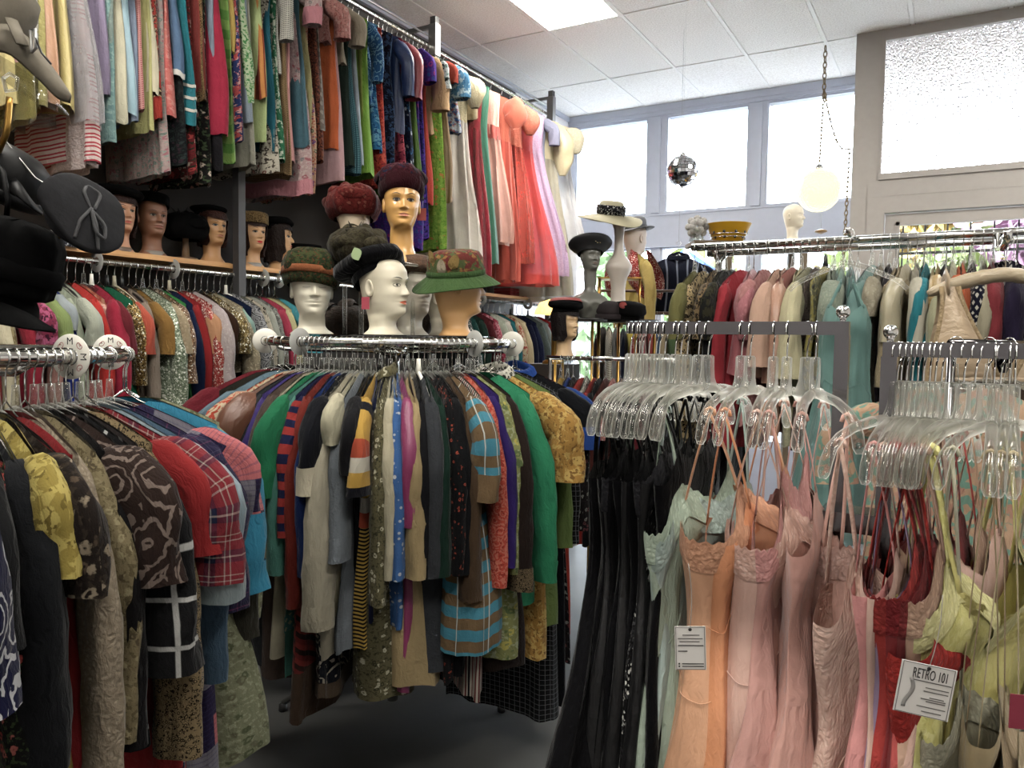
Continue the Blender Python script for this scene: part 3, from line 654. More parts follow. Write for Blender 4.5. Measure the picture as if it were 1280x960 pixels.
for y in gy:
    if Y0 < y < YW: G().box(X0, X1, y-.009, y+.009, CEIL-.003, CEIL+.009).obj('ceiling_runner', TBAR, cl, False)
DIFF = simple('tube_light_diffuser', '#fffaf0', .6, emit=PANEL_E)
for k, (x, y) in enumerate(PANELS):
    e = empty('ceiling_light', (x, y, CEIL), 0, 'rectangular fluorescent ceiling light glowing white above the racks' if k == 0 else 'fluorescent ceiling light above and behind the camera, out of the picture', 'ceiling light', None if k == 0 else 'ceiling lights out of the picture')
    g = G(); g.box(-.297, .297, -.603, -.585, -.006, .012); g.box(-.297, .297, .585, .603, -.006, .012); g.box(-.297, -.279, -.585, .585, -.006, .012); g.box(.279, .297, -.585, .585, -.006, .012); g.obj('frame', TBAR, e, False)
    G().box(-.279, .279, -.585, .585, -.002, .010).obj('diffuser', DIFF, e, False)
wl = struct('wall_left', G().box(X0-.1, X0, Y0, YW+.2, 0, CEIL+.1), GREYP)
struct('trim_1', G().box(X0, X0+.012, 6.35, YW, 0, CEIL), WHITE)
struct('trim_2', G().box(X0, X0+.03, Y0, YW, CEIL-.05, CEIL-.002), TRIMW)
struct('wall_right', G().box(X1, X1+.1, Y0, YW, 0, CEIL+.1), WHITE)
struct('wall_back', G().box(X0-.1, X1+.1, Y0-.1, Y0, 0, CEIL+.1), WHITE)
# window wall
g = G(); g.box(X0, -.70, YW, YW+.16, 3.752, CEIL+.05); g.box(X0, -.70, YW, YW+.16, 2.465, 2.80); g.box(X0, -.70, YW, YW+.16, 0, .55)
wx = [(-3.565, -2.77), (-2.57, -1.77), (-1.597, -.80)]
for a, b in ((X0, -3.565), (-2.77, -2.57), (-1.77, -1.597), (-.80, -.70)):
    g.box(a, b, YW, YW+.16, 2.80, 3.752)
for a, b in ((X0, -3.60), (-2.69, -2.61), (-1.74, -1.64), (-.80, -.70)): g.box(a, b, YW, YW+.16, .55, 2.465)
struct('wall_window', g, TRIMW)
struct('trim_3', G().box(X0, -.74, YW-.03, YW, 3.80, CEIL-.002).box(X0, -.74, YW-.018, YW, 3.765, 3.80), TRIMW)
struct('trim_4', G().box(X0, -.74, YW-.045, YW, 2.455, 2.485).box(X0, -.74, YW-.012, YW, 2.775, 2.79), TRIMW)
g = G()
for x in (-2.67, -1.685): g.box(x-.045, x+.045, YW-.02, YW, 2.80, 3.75)
struct('trim_5', g, TRIMW)
def window(nm, a, b, z0, z1, y, fr=.025, mat=TRIMW, pane=GLASS, d=.05):
    e = empty(nm, ((a+b)/2, y+d, z0)); e['kind'] = 'structure'; w = (b-a)/2; h = z1-z0
    g = G(); g.box(-w, w, -d+.01, d, 0, fr); g.box(-w, w, -d+.01, d, h-fr, h); g.box(-w, -w+fr, -d+.01, d, fr, h-fr); g.box(w-fr, w, -d+.01, d, fr, h-fr); g.obj('window_frame', mat, e, False)
    G().box(-w+fr, w-fr, .012, .018, fr, h-fr).obj('pane', pane, e, False); return e
for k, (a, b) in enumerate(wx): window('window_%d' % (k+1), a, b, 2.80, 3.752, YW, .012)
for k, (a, b) in enumerate(((-3.60, -2.69), (-2.61, -1.74), (-1.64, -.80))): window('window_%d' % (k+4), a, b, .55, 2.465, YW, .022)
# return of the door recess and the door wall
struct('wall_return', G().box(-.74, -.66, YD+.10, YW+.16, 0, CEIL+.05), WHITE)
g = G(); g.box(-.741, -.55, YD, YD+.04, 0, CEIL+.05); g.box(-.55, 1.25, YD, YD+.04, 3.795, CEIL+.05); g.box(1.06, X1, YD, YD+.04, 0, 3.795)
struct('wall_door', g, DOORP)
def frosted():
    m = MB('pebbled_glass'); tc = m.n('TexCoord').outputs['Object']; mp = m.n('Mapping', None, Vector=tc, Scale=(1, 1, .6)).outputs[0]
    v = m.n('TexVoronoi', {'feature': 'SMOOTH_F1'}, Vector=mp, Scale=120.0).outputs['Distance']; b = m.bsdf(Base_Color=(.95, .96, .97, 1), Roughness=.12, IOR=1.38, Transmission_Weight=1.0)
    bp = m.n('Bump', None, Strength=1.0, Distance=.014, Height=v); m.nt.links.new(bp.outputs[0], b.inputs['Normal']); return m.m
FROST = frosted()
tw = empty('window_7', (.255, YD+.034, 2.80)); tw['kind'] = 'structure'
g = G(); g.box(-.805, .805, -.055, 0, -.05, -.004); g.box(-.805, .805, -.044, 0, .985, 1.0); g.box(-.805, -.79, -.044, 0, 0, .985); g.box(.79, .805, -.044, 0, 0, .985); g.obj('window_frame', DOORP, tw, False)
G().box(-.79, .79, -.004, .004, -.004, .985).obj('pane', FROST, tw, False)
struct('trim_6', G().box(-.62, 1.06, YD-.014, YD+.11, 2.625, 2.70).box(-.62, 1.06, YD-.006, YD+.11, 2.70, 2.752), DOORP)
g = G(); g.box(-.55, -.36, YD+.03, YD+.10, 0, 2.62)
struct('trim_7', G().box(-.62, -.50, YD-.012, YD+.11, 0, 2.625).box(.94, 1.06, YD-.012, YD+.11, 0, 2.625).box(-.50, .94, YD-.012, YD+.11, 2.50, 2.625), DOORP)
dr = empty('door_1', (.22, YD+.05, 0)); dr['kind'] = 'structure'
g = G(); g.box(-.715, -.615, -.035, .02, .02, 2.49); g.box(.615, .715, -.035, .02, .02, 2.49); g.box(-.615, .615, -.035, .02, 2.405, 2.49); g.box(-.615, .615, -.035, .02, .02, .30); g.obj('door_frame', DOORP, dr, False)
g = G(); g.box(-.640, -.612, -.05, -.03, .30, 2.43); g.box(.612, .640, -.05, -.03, .30, 2.43); g.box(-.64, .64, -.05, -.03, 2.402, 2.43); g.obj('glazing_bead', DOORP, dr, False)
G().box(-.615, .615, -.012, -.006, .30, 2.405).obj('pane', GLASS, dr, False)
g = G(); g.tube([(-.66, -.05, 1.0), (-.66, -.09, 1.02), (-.66, -.09, 1.28), (-.66, -.05, 1.30)], .011, 8); g.obj('door_handle', CHROME, dr)
grl = empty('window_grille', (.22, YD+.20, 0), 0, 'dark vertical bar grille outside the glazed shop door', 'grille')
for k in range(9): G().tube([(-.60+.15*k, 0, .02), (-.60+.15*k, 0, 2.55)], .007, 6).obj('bar', DARKMETAL, grl)
G().box(-.62, .62, -.01, .01, 2.20, 2.22).obj('rail', DARKMETAL, grl, False); G().box(-.62, .62, -.01, .01, .3, .32).obj('rail', DARKMETAL, grl, False)
struct('shade_canopy', G().box(-.7, X1, YD+.045, 9.0, 3.86, 4.2).box(-.795, -.70, YW+.17, 8.9, 0, 4.2), simple('shade_canopy_soffit', '#8f8984', .8, raw=True))  # outside overhang and pier added to darken the pebbled pane's top and left
# outside
struct('pavement', G().box(-16, 12, YW+.17, 11, -.15, -.02), simple('pavement_concrete', '#b5b2ac', .8, noise=.1, raw=True))
struct('street', G().box(-30, 25, 11, 40, -.2, -.08), simple('asphalt', '#6a6a6c', .9, noise=.1))
def tree(px, y, h, r, leafspec, label, n=900, seed=1, trunk=True):
    x = at_y(px, 330, y)[0]; rs = np.random.RandomState(seed); e = empty('street_tree', (x, y, -.1), 0, label, 'tree', 'trees outside the shop windows')
    g = G(); s = np.linspace(0, 1, 6)
    if trunk: G().tube(np.stack([.05*np.sin(4*s), .03*np.cos(5*s), s*h*.8], 1), .11-.07*s, 8).obj('trunk', simple('bark', '#5a4a3c', .9, noise=.3), e)
    c = rs.randn(9, 3)*np.array([r*.55, r*.55, r*.4])+np.array([0, 0, h]); P = c[rs.randint(0, 9, n)]+rs.randn(n, 3)*r*.24
    d1 = rs.randn(n, 3); d1 /= np.linalg.norm(d1, axis=1)[:, None]; d2 = np.cross(d1, rs.randn(n, 3)); d2 /= np.linalg.norm(d2, axis=1)[:, None]; L = .13+rs.rand(n, 1)*.12
    V = np.stack([P-d1*L, P+d2*L*.4, P+d1*L, P-d2*L*.4], 1).reshape(-1, 3); g.v.append(V); g.n += len(V); g.faces(np.arange(4*n).reshape(-1, 4))
    o = g.obj('foliage', leafspec, e, False); o['kind'] = 'stuff'
def leafm(k, c): return simple('leaf_'+k, c, .6, noise=.35, nscale=3)
tree(800, 13, 2.0, 1.2, leafm('green', '#7fa35e'), 'green leafy tree outside the left lower window', 1400, 2)
tree(925, 15, 2.1, 1.2, leafm('spring', '#b5bf5a'), 'yellow green tree outside behind the tall double rail', 1400, 3)
tree(1060, 12, 1.9, 1.0, leafm('lime', '#9bb04c'), 'lime green tree outside beside the door recess', 1300, 4)
tree(1145, 14, 3.0, 1.0, leafm('gold', '#d9b43a'), 'golden yellow tree seen through the door glass', 1500, 5)
tree(1225, 16, 3.0, 1.1, leafm('olive', '#9fb46a'), 'pale green tree behind the door grille', 1200, 6)
tree(1300, 13, 2.8, 1.0, leafm('pink', '#d79ac0'), 'pink blossoming tree at the right of the door glass', 1500, 7)
fb = empty('shop_building', (-2, 30, -.1), 0, 'pale low building across the street', 'building')
G().box(-14, 16, 0, 4, 0, 2.6).obj('wall', simple('stucco', '#cfc8bc', .9), fb, False); G().box(-14.3, 16.3, -.4, 4, 2.6, 2.8).obj('roof', simple('roofing', '#8a7a70', .9), fb, False)
for k in range(9): G().box(-13+3.2*k, -11+3.2*k, -.05, .02, .8, 2.0).obj('window', simple('far_glass', '#5b6670', .2), fb, False)
p = at_y(856, 330, 9.6); mu = empty('market_umbrella', (p[0], 9.6, -.02), 0, 'blue and white market umbrella standing outside the window', 'umbrella')
n = 8; a = np.arange(n+1)/n*2*PI
for k in range(n):
    q = [np.array([1.0*math.cos(t), 1.0*math.sin(t), 2.18]) for t in (a[k], a[k+1])]; top = np.array([0, 0, 2.72]); rows = np.array([[top*(1-s)+q[0]*s, top*(1-s)+q[1]*s] for s in np.linspace(.02, 1, 6)]); rows[..., 2] -= .06*np.sin(PI*np.linspace(.02, 1, 6))[:, None]
    G().grid(rows, False).obj('canopy_panel', fabric('solid #2f62b8' if k % 2 else 'solid #e8e8ee'), mu)
G().tube([(0, 0, 0), (0, 0, 2.75)], .02, 8).obj('pole', WHITEP, mu); G().lathe([(.25, 0), (.25, .06), (.05, .1)], 20).obj('base', DARKMETAL, mu)
# ------------------------------------------------------------------ rails, posts, shelf on the left wall
XR = -3.2; ZU, ZL, ZS = 3.50, 1.815, 1.872
WOOD = None
def wood_mat():
    m = MB('shelf_wood'); tc = m.n('TexCoord').outputs['Object']; mp = m.n('Mapping', None, Vector=tc, Scale=(18, 1.2, 18)).outputs[0]
    a = m.n('TexNoise', None, Vector=mp, Scale=4.0, Detail=5.0).outputs[0]; m.bsdf(Base_Color=m.mix(m.step(a, .3, .7), hx('#a97d4e'), hx('#c79a66')), Roughness=.5); return m.m
WOOD = wood_mat()
wr = empty('wall_rack', (XR, 0, 0), 0, 'wall-mounted chrome double-height clothes rack with square steel uprights', 'clothes rack')
G().tube([(0, -.2, ZU), (0, 6.2, ZU)], .0135, 12).obj('upper_rail', CHROME, wr)
G().tube([(-.02, -.2, ZU+.085), (-.02, 6.2, ZU+.085)], .006, 8).obj('upper_track', STEEL, wr)
G().tube([(0, -.2, ZL), (0, 6.2, ZL)], .0135, 12).obj('lower_rail', CHROME, wr)
for y in (.9, 2.71, 4.38, 6.14):
    u = G().box(-.022+.03, .022+.03, y-.022, y+.022, 0, ZU+.20).obj('upright', UPM, wr, False)
    G().box(.03-.03, .03+.03, y-.028, y+.028, ZU-.06, ZU+.15).obj('rail_bracket', STEEL, wr, False)
    G().box(-.44, .03, y-.012, y+.012, ZU+.13, ZU+.155).obj('arm', STEEL, wr, False)
sh = empty('shelf', (XR, 0, ZS), 0, 'long pale wooden shelf along the left wall under the high clothes', 'shelf')
G().box(-.45, .0, -.2, 2.68, -.024, 0).box(-.45, 0, 2.74, 4.35, -.024, 0).box(-.45, 0, 4.41, 6.2, -.024, 0).box(-.45, -.012, 2.68, 2.74, -.024, 0).box(-.45, -.012, 4.35, 4.41, -.024, 0).obj('board', WOOD, sh, False)
def ring_rack(C, R, z, label, spokes=4, ph=.4, legs=(0, 1, 2, 3)):
    e = empty('round_rack', (C[0], C[1], 0), 0, label, 'clothes rack')
    a = np.linspace(0, 2*PI, 97); G().tube(np.stack([R*np.cos(a), R*np.sin(a), 0*a+z], 1), .0165, 12, False, ref=(0, 0, 1)).obj('ring', CHROME, e)
    G().tube([(0, 0, .05), (0, 0, z-.03)], .022, 14).obj('post', CHROME, e)
    G().lathe([(.03, z-.055), (.05, z-.05), (.05, z-.03), (.03, z-.02)], 20).obj('hub', CHROME, e)
    for k in range(spokes):
        t = ph+k*2*PI/spokes; d = np.array([math.cos(t), math.sin(t), 0])
        G().tube([d*.03+(0, 0, z-.035), d*R*.9+(0, 0, z-.03), d*R+(0, 0, z-.012)], .009, 6).obj('spoke', CHROME, e)
        if k not in legs: continue
        lg = G().tube([d*.02+(0, 0, .30), d*.18+(0, 0, .20), d*.44+(0, 0, .03)], .012, 8).obj('leg', CHROME, e)
        G().lathe([(.016, 0), (.018, .004), (.016, .03), (.01, .034)], 12).obj('foot', BLACKP, lg, M=Matrix.Translation(tuple(d*.44)))
    return e
CC, RC_, ZC = np.array([-1.907, 2.38]), .48, 1.487
CL, RL_, ZLR = np.array([-2.006, .774]), .46, 1.455
ring_rack(CC, RC_, ZC, 'chrome round rack in the centre under the mannequin heads', ph=.54, legs=(0, 1, 2))
ring_rack(CL, RL_, ZLR, 'chrome round rack at front left with white size discs', ph=.1)
tp = empty('rack_topper', (CC[0], CC[1], ZC+.017), 0, 'round clear topper lying on the centre round rack', 'topper')
G().lathe([(.39, 0), (.395, .003), (.395, .007), (.39, .010)], 64).obj('disc', ACRYL, tp, False)
# square-tube rack at front right, two posts joined low down
ZA, ZB_ = 1.530, 1.493; YA, YB = 1.532, 1.487
sr = empty('square_tube_rack', (-.18, 1.51, 0), 0, 'chrome square tube rack with two arms and ball finials at front right', 'clothes rack')
def sq(x0, x1, y0, y1, z0, z1): return G().box(x0+.18, x1+.18, y0-1.51, y1-1.51, z0, z1)
SQM = simple('polished_square_tube', '#605e60', .16, 1)
sq(-.60, -.168, YA-.012, YA+.012, ZA-.0125, ZA+.0125).obj('arm', SQM, sr, False); sq(-.192, -.167, YA-.0125, YA+.0125, .03, ZA-.0125).obj('post', SQM, sr, False)
sq(-.108, .36, YB-.012, YB+.012, ZB_-.0125, ZB_+.0125).obj('arm', SQM, sr, False); sq(-.110, -.085, YB-.0125, YB+.0125, .03, ZB_-.0125).obj('post', SQM, sr, False)
sq(-.200, -.080, YB-.016, YA+.016, 1.165, 1.20).obj('joint', SQM, sr, False)
sq(-.50, .25, 1.49, 1.53, .005, .03).obj('foot', SQM, sr, False); sq(-.16, -.12, 1.15, 1.87, .005, .03).obj('foot', SQM, sr, False)
for x, y, z in ((-.180, YA, ZA), (-.097, YB, ZB_)):
    b = G().lathe([(.005, .012), (.006, .018)]+[(.0125*math.sin(t), .030-.0125*math.cos(t)) for t in np.linspace(.5, PI, 12)], 20); b.obj('ball_finial', CHROME, sr, M=Matrix.Translation((x+.18, y-1.51, z)))
# tall double rail at the back right
YR1, YR2, ZT = 3.23, 3.47, 1.903
dr2 = empty('double_rail_rack', (0, 3.35, 0), 0, 'tall chrome double rail rack in front of the shop door', 'clothes rack')
for y in (YR1, YR2): G().tube([(-.985, y-3.35, ZT), (1.15, y-3.35, ZT)], .0155, 12).obj('rail', CHROME, dr2)
for x in (-.90, 1.08):
    G().tube([(x, 0, .02), (x, 0, ZT-.05)], .015, 10).obj('post', CHROME, dr2); G().tube([(x, YR1-3.35, ZT-.005), (x, 0, ZT-.06), (x, YR2-3.35, ZT-.005)], .010, 8).obj('yoke', CHROME, dr2); G().tube([(x, -.3, .015), (x, .3, .015)], .014, 8).obj('foot', CHROME, dr2)
# small far rack
FA, FB = at_d(683, 447, 4.15), at_d(850, 450, 3.95); FB[2] = FA[2]
fr = empty('far_rail_rack', (FA[0], FA[1], 0), 0, 'low chrome straight rail rack behind the centre round rack', 'clothes rack'); dv = FB-FA
G().tube([(0, 0, FA[2]), (dv[0], dv[1], FA[2])], .012, 10).obj('rail', CHROME, fr)
for k in (.03, .97): G().tube([dv*k*(1, 1, 0)+(0, 0, .02), dv*k*(1, 1, 0)+(0, 0, FA[2])], .012, 8).obj('post', CHROME, fr); 
for k in (.03, .97): c = dv*k*(1, 1, 0); n_ = np.array([-dv[1], dv[0], 0])/np.hypot(dv[0], dv[1])*.22; G().tube([c-n_+(0, 0, .014), c+n_+(0, 0, .014)], .012, 8).obj('foot', CHROME, fr)
# ------------------------------------------------------------------ clothes: (pixel x of the outer edge, pixel y of the hem, style, cloth, short description, options)
def spread(vals, mn):
    v = list(vals)
    for _ in range(60):
        for i in range(len(v)-1):
            d = v[i+1]-v[i]
            if d < mn: m = (mn-d)/2; v[i] -= m; v[i+1] += m
    return v
HW = {'wire': 'wire', 'clear': 'clear plastic', 'white': 'white plastic', 'black': 'black plastic', 'cream': 'cream plastic', 'lingerie': 'clear plastic', 'padded': 'padded satin'}
def hang_it(core, where, kind, loc, rz, hgroup, w=.2):
    hanger(kind, loc, rz, HW[kind]+' hanger holding the '+core, hgroup, w)
def wall_row(rows, zr, edge, where, group, hgroup, mn, kinds, w=.2, rot=.14, tmax=.042, slim=False):
    items = []
    for r in rows:
        px, yb = r[0], r[1]; o = r[5] if len(r) > 5 else {}
        ym = o.pop('ym', None) or (min(yb, 400)*.6+40 if zr > 2.5 else 410)
        Y = at_x(px, ym, edge)[1]; P = np.array([edge, Y, 0]); t = (at_x(px, yb, edge)[2] if not o.get('zb') else o.pop('zb')); items.append((Y, zr-t, r, o))
    items.sort(key=lambda q: q[0]); ys = spread([q[0] for q in items], mn)
    for i, (y, it) in enumerate(zip(ys, items)):
        gap = min([abs(y-ys[j]) for j in (i-1, i+1) if 0 <= j < len(ys)]); _, L, r, o = it
        o = dict(o); kd = o.pop('h', None) or R_.choice(kinds); rz = o.pop('rz', 0)+R_.uniform(-rot, rot)
        if slim and o.get('sl') in ('s', 'h', 'l'): o.setdefault('r', (.040, .038)); o.setdefault('out', .032)
        ww = o.pop('w', w)
        t = o.pop('t', min(tmax, max(.016, gap*.5)))
        garment(r[2], r[3], max(.35, L), (XR, y, zr), rz, r[4]+' '+where, group, w=ww, t=t, **o)
        hang_it(r[4], where, kd, (XR, y, zr), rz, hgroup)
def ring_row(rows, C, R, zr, where, group, hgroup, mn, kinds, w=.2, rot=.05, edge=.215, yref=560):
    items = []
    for r in rows:
        px, yb = r[0], r[1]; o = r[5] if len(r) > 5 else {}
        d = Dv(px, yref)[:2]; d = d/np.hypot(*d); b = -(d@C); c = C@C-(R+edge)**2; disc = b*b-c
        tt = -b-math.sqrt(disc) if disc > 0 else -b
        P = d*tt; an = math.atan2(P[1]-C[1], P[0]-C[0])
        dep = (np.array([P[0], P[1], 1.0])-EYE)@CF; zb = at_d(px, yb, dep)[2]; items.append([an, zr-zb, r, o])
    a0 = az_cam((C[0], C[1]))+PI
    for it in items: it[0] = (it[0]-a0+PI) % (2*PI)-PI
    items.sort(key=lambda q: q[0]); a_in = [q[0] for q in items]; an = spread(a_in, mn/(R+.12)); k0 = (a_in[-1]-a_in[0])/(an[-1]-an[0]); an = [a_in[0]+(q-an[0])*k0 for q in an]
    for i, (a, it) in enumerate(zip(an, items)):
        gap = min([abs(a-an[j]) for j in (i-1, i+1) if 0 <= j < len(an)])*(R+.12); _, L, r, o = it
        o = dict(o); th = a+a0; kd = o.pop('h', None) or R_.choice(kinds); rz = th+o.pop('rz', 0)+R_.uniform(-rot, rot)
        loc = (C[0]+R*math.cos(th), C[1]+R*math.sin(th), zr+.003); t = o.pop('t', min(.05, max(.016, gap*.52))); o.setdefault('wedge', .45)
        garment(r[2], r[3], max(.4, L), loc, rz, r[4]+' '+where, group, w=o.pop('w', w), t=t, **o)
        hang_it(r[4], where, kd, loc, rz, hgroup)

# ---- high rail on the left wall
U = [
 (14, 128, 'd', 'solid #e3d189', 'pale butter yellow plain dress'),
 (42, 88, 'd', 'lace #e9bdb6 #d49c98', 'rose pink eyelet dress', dict(w=.22)),
 (66, 82, 'b', 'floral #d8d4c8 #c9c178 #e0d080 #a9a890', 'white ruffled blouse with yellow print', dict(sl='p')),
 (60, 158, 'd', 'solid #9d9138 tulle', 'olive yellow chiffon long dress', dict(flare=1.5)),
 (84, 138, 'd', 'lace #d9cf82 #b9ae5c', 'yellow lace dress'),
 (93, 137, 'd', 'solid #e0a880 satin', 'narrow peach satin dress'),
 (100, 137, 'd', 'solid #e2ce78 satin', 'bright yellow satin dress'),
 (118, 158, 'd', 'solid #bdb9bd tulle', 'pale lilac grey chiffon flared dress', dict(flare=1.6, amp=.015)),
 (128, 206, 'd', 'stripe #e8d5d0 #c23a4c #e8d5d0 #e8d5d0 #c23a4c .7', 'red and white striped sundress', dict(flare=1.4)),
 (141, 216, 'd', 'lace #e2d3cf #cbb4b0', 'long white eyelet cotton dress', dict(flare=1.25)),
 (150, 123, 'b', 'solid #a495b6', 'lavender purple tunic blouse', dict(sl='h', flare=1.15)),
 (158, 180, 'd', 'print #8fb9b5 #7aa4a4 #a7cbc6', 'narrow aqua print dress'),
 (163, 58, 'j', 'lace #a9bab0 #7d948a', 'mint lace short jacket', dict(sl='h')),
 (167, 156, 'd', 'solid #d8d2b4', 'narrow cream dress'),
 (174, 147, 'd', 'solid #9cc6d6 satin', 'light sky blue bow dress'),
 (181, 154, 'd', 'solid #8d9cb4', 'narrow slate blue dress'),
 (186, 141, 'd', 'dots #df9d98 #b05a5a .5', 'pink dress with tiny spots'),
 (190, 163, 'd', 'solid #c7c47a', 'pale lime yellow skirted dress'),
 (200, 150, 'd', 'paisley #a82f26 #4a2e22 #cfc09a .8', 'red and brown paisley dress with border hem', dict(band=((.78, .86, 'solid #b83224', 'border'), (.86, .90, 'squares #3a241c #d8c690', 'trim'), (.90, 1.0, 'solid #b83224', 'hem_band')))),
 (207, 120, 'd', 'solid #e0d6b6', 'narrow ivory dress'),
 (216, 148, 'd', 'print #df7a70 #d3625e #e6988c', 'coral pink print dress'),
 (229, 98, 'b', 'solid #5f7fa4', 'denim blue tunic with white piped hem', dict(flare=1.15, band=((.965, 1.0, 'solid #dcdad2', 'hem_trim'),), sl='c')),
 (238, 158, 'k', 'solid #10808e', 'teal skirt with three white ric rac rows', dict(flare=1.35, band=((.80, .815, 'solid #e3e3d6', 'ric_rac'), (.86, .875, 'solid #e3e3d6', 'ric_rac'), (.92, .935, 'solid #e3e3d6', 'ric_rac')))),
 (242, 110, 'd', 'solid #8e3630', 'narrow brick red dress'),
 (256, 125, 'd', 'leopard #8a6a3e #241a10 #b08c54 .6', 'brown leopard print dress', dict(flare=1.2)),
 (268, 147, 'd', 'solid #8c98aa', 'grey blue plain dress'),
 (284, 170, 'd', 'solid #b01c40', 'crimson flared dress', dict(flare=1.3, t=.04)),
 (225, 206, 'd', 'floral #16181c #2e3a38 #3c2630 #24302c .6', 'black dress with dim dark florals'),
 (213, 218, 'd', 'floral #b9a09c #b0707a #7c9084 #93a49a .7', 'dusty pink floral long dress'),
 (240, 217, 'd', 'floral #701a20 #b8403c #cab8a8 #2a3424 .8', 'dark red floral long dress'),
 (261, 229, 'd', 'floral #1b1a18 #c28478 #d6c2b0 #46583a .9', 'black long dress with pink roses'),
 (275, 215, 'd', 'solid #222024', 'black plain long dress'),
 (292, 60, 'b', 'solid #cfae4e', 'mustard cap sleeve blouse', dict(sl='c')),
 (296, 176, 'd', 'print #28386e #c04a48 #d9a8a0', 'navy dress with red and pink shapes'),
 (303, 150, 'd', 'solid #8a98a6', 'narrow blue grey dress'),
 (308, 125, 'd', 'floral #b9cda4 #4d9650 #79b06a #3f8a48 .8', 'green leaf print tunic dress'),
 (288, 202, 'd', 'check #5f9a38 #86b04e #b4c88a', 'bright green plaid skirted dress'),
 (319, 172, 'd', 'solid #b9cc86', 'pale lime green long dress'),
 (311, 205, 'd', 'solid #a9a795', 'grey cream long dress'),
 (325, 120, 'd', 'vstripe #c24c2c #d88c3c #78301e', 'narrow rust orange striped dress'),
 (335, 212, 'd', 'floral #c9c2ae #3a302a #7c3a30 #5a5248 .9', 'cream dress with dark brown flowers'),
 (345, 190, 'd', 'solid #1f6f82', 'narrow peacock blue dress'),
 (351, 200, 'd', 'print #2c7a54 #d0dcc6 #1f6a48', 'green dress with white palm leaves', dict(h='white')),
 (353, 90, 'b', 'dots #d6d3c6 #4a4a4a .5', 'white blouse with small grey marks and long cuffs', dict(sl='h')),
 (360, 218, 'd', 'dots #a5885c #5a4024 .5', 'tan dress with small brown dots'),
 (366, 204, 'd', 'solid #dd9c98', 'salmon pink plain dress'),
 (373, 241, 'd', 'floral #c8a7a6 #b3646e #8c8a8a #dac4bc .8', 'long pink floral dress with rose hem', dict(flare=1.3, band=((.93, 1.0, 'solid #dd8f9a', 'hem_band'),), sl='s', cuff='solid #dd8f9a')),
 (387, 187, 'd', 'solid #48707e', 'blue grey flared dress', dict(flare=1.35)),
 (391, 160, 'd', 'solid #a8a06a', 'narrow khaki dress'),
 (397, 243, 'd', 'floral #d9ae8a #7c4a88 #3c7a62 #c0543c .7', 'peach dress with multicoloured flowers', dict(flare=1.2)),
 (402, 202, 'd', 'paisley #5c2e22 #8a4a30 #2e1c1a .7', 'rust brown paisley dress'),
 (407, 164, 'd', 'argyle #7a6f66 #9a9186', 'taupe argyle dress'),
 (411, 48, 'b', 'floral #cf8d84 #b3605c #dfb3a8 #a8706a .7', 'pink floral blouse with short sleeves', dict(sl='s')),
 (416, 183, 'd', 'solid #e06a28', 'bright orange shift dress', dict(flare=1.1)),
 (423, 225, 'd', 'solid #d9acb0', 'pale pink long dress'),
 (428, 76, 'b', 'solid #a89c86', 'beige ruffle front blouse', dict(sl='s', collar='solid #2f6a48')),
 (431, 206, 'd', 'solid #2c3c34', 'dark bottle green dress'),
 (438, 214, 'd', 'dots #1f4a58 #6aa0a6 .4', 'dark teal dress with tiny pale dots'),
 (447, 206, 'd', 'solid #a9b7c0', 'pale icy blue dress'),
 (454, 200, 'd', 'solid #8a9a3c', 'narrow olive lime dress'),
 (463, 219, 'd', 'solid #7cb02c', 'lime green sleeveless shift dress', dict(flare=1.2, t=.05)),
 (471, 130, 'b', 'scroll #1f5c94 #7cb2d0 .7', 'blue blouse with pale swirls', dict(sl='h')),
 (477, 190, 'd', 'print #2472a8 #6cb0d0 #184a80', 'bright blue swirl print dress'),
 (484, 232, 'd', 'print #b02c24 #d8502e #7e1a1c', 'red and orange print dress'),
 (495, 210, 'd', 'print #1a2036 #3a5c86 #11141e', 'black and blue print dress'),
 (502, 165, 'd', 'solid #1c3c74 satin', 'royal navy satin dress', dict(sl='h')),
 (512, 120, 'b', 'solid #a8283c satin', 'crimson satin blouse with wide sleeves', dict(sl='h', r=(.06, .06))),
 (510, 216, 'd', 'print #8a2440 #c04a5c #4a1426', 'wine red print dress'),
 (518, 220, 'd', 'floral #1a2038 #2e6a9a #bcc6cc #1a3a58', 'midnight dress with blue flowers'),
 (524, 250, 'd', 'solid #4c6c24', 'narrow moss green dress'),
 (530, 312, 'd', 'floral #4c2c96 #b02c88 #2c5cac #6a34a8 .9', 'purple long dress with magenta flowers', dict(sl='s')),
 (537, 300, 'd', 'print #2c2c78 #5c34a8 #1a1a4c', 'dark violet blue print dress'),
 (541, 256, 'd', 'solid #c8402c', 'narrow orange red dress'),
 (545, 168, 'b', 'solid #ddb27e', 'tan peach blouse with wide sleeves', dict(sl='h', r=(.06, .065), collar='leopard #1a1a1a #e0e0da #3a3a3a')),
 (549, 90, 'b', 'print #d9dedc #1a2420 #88a8a0', 'black and white swirl blouse', dict(sl='s')),
 (555, 312, 'd', 'floral #8cc02c #e08a3c #b4d848 #6aa824 .9', 'lime green dress with orange flowers'),
 (560, 110, 'b', 'solid #c24a34', 'narrow tomato red blouse', dict(sl='c')),
 (564, 252, 'd', 'solid #a5824e satin', 'old gold satin dress'),
 (568, 130, 'b', 'print #4c90bc #b9d6e2 #2a6c9c', 'sky blue and white print blouse', dict(sl='s', r=(.06, .075))),
 (574, 165, 'd', 'print #c9d4dc #3c6cac #b85c48', 'pale blue dress with red patches', dict(sl='c')),
]
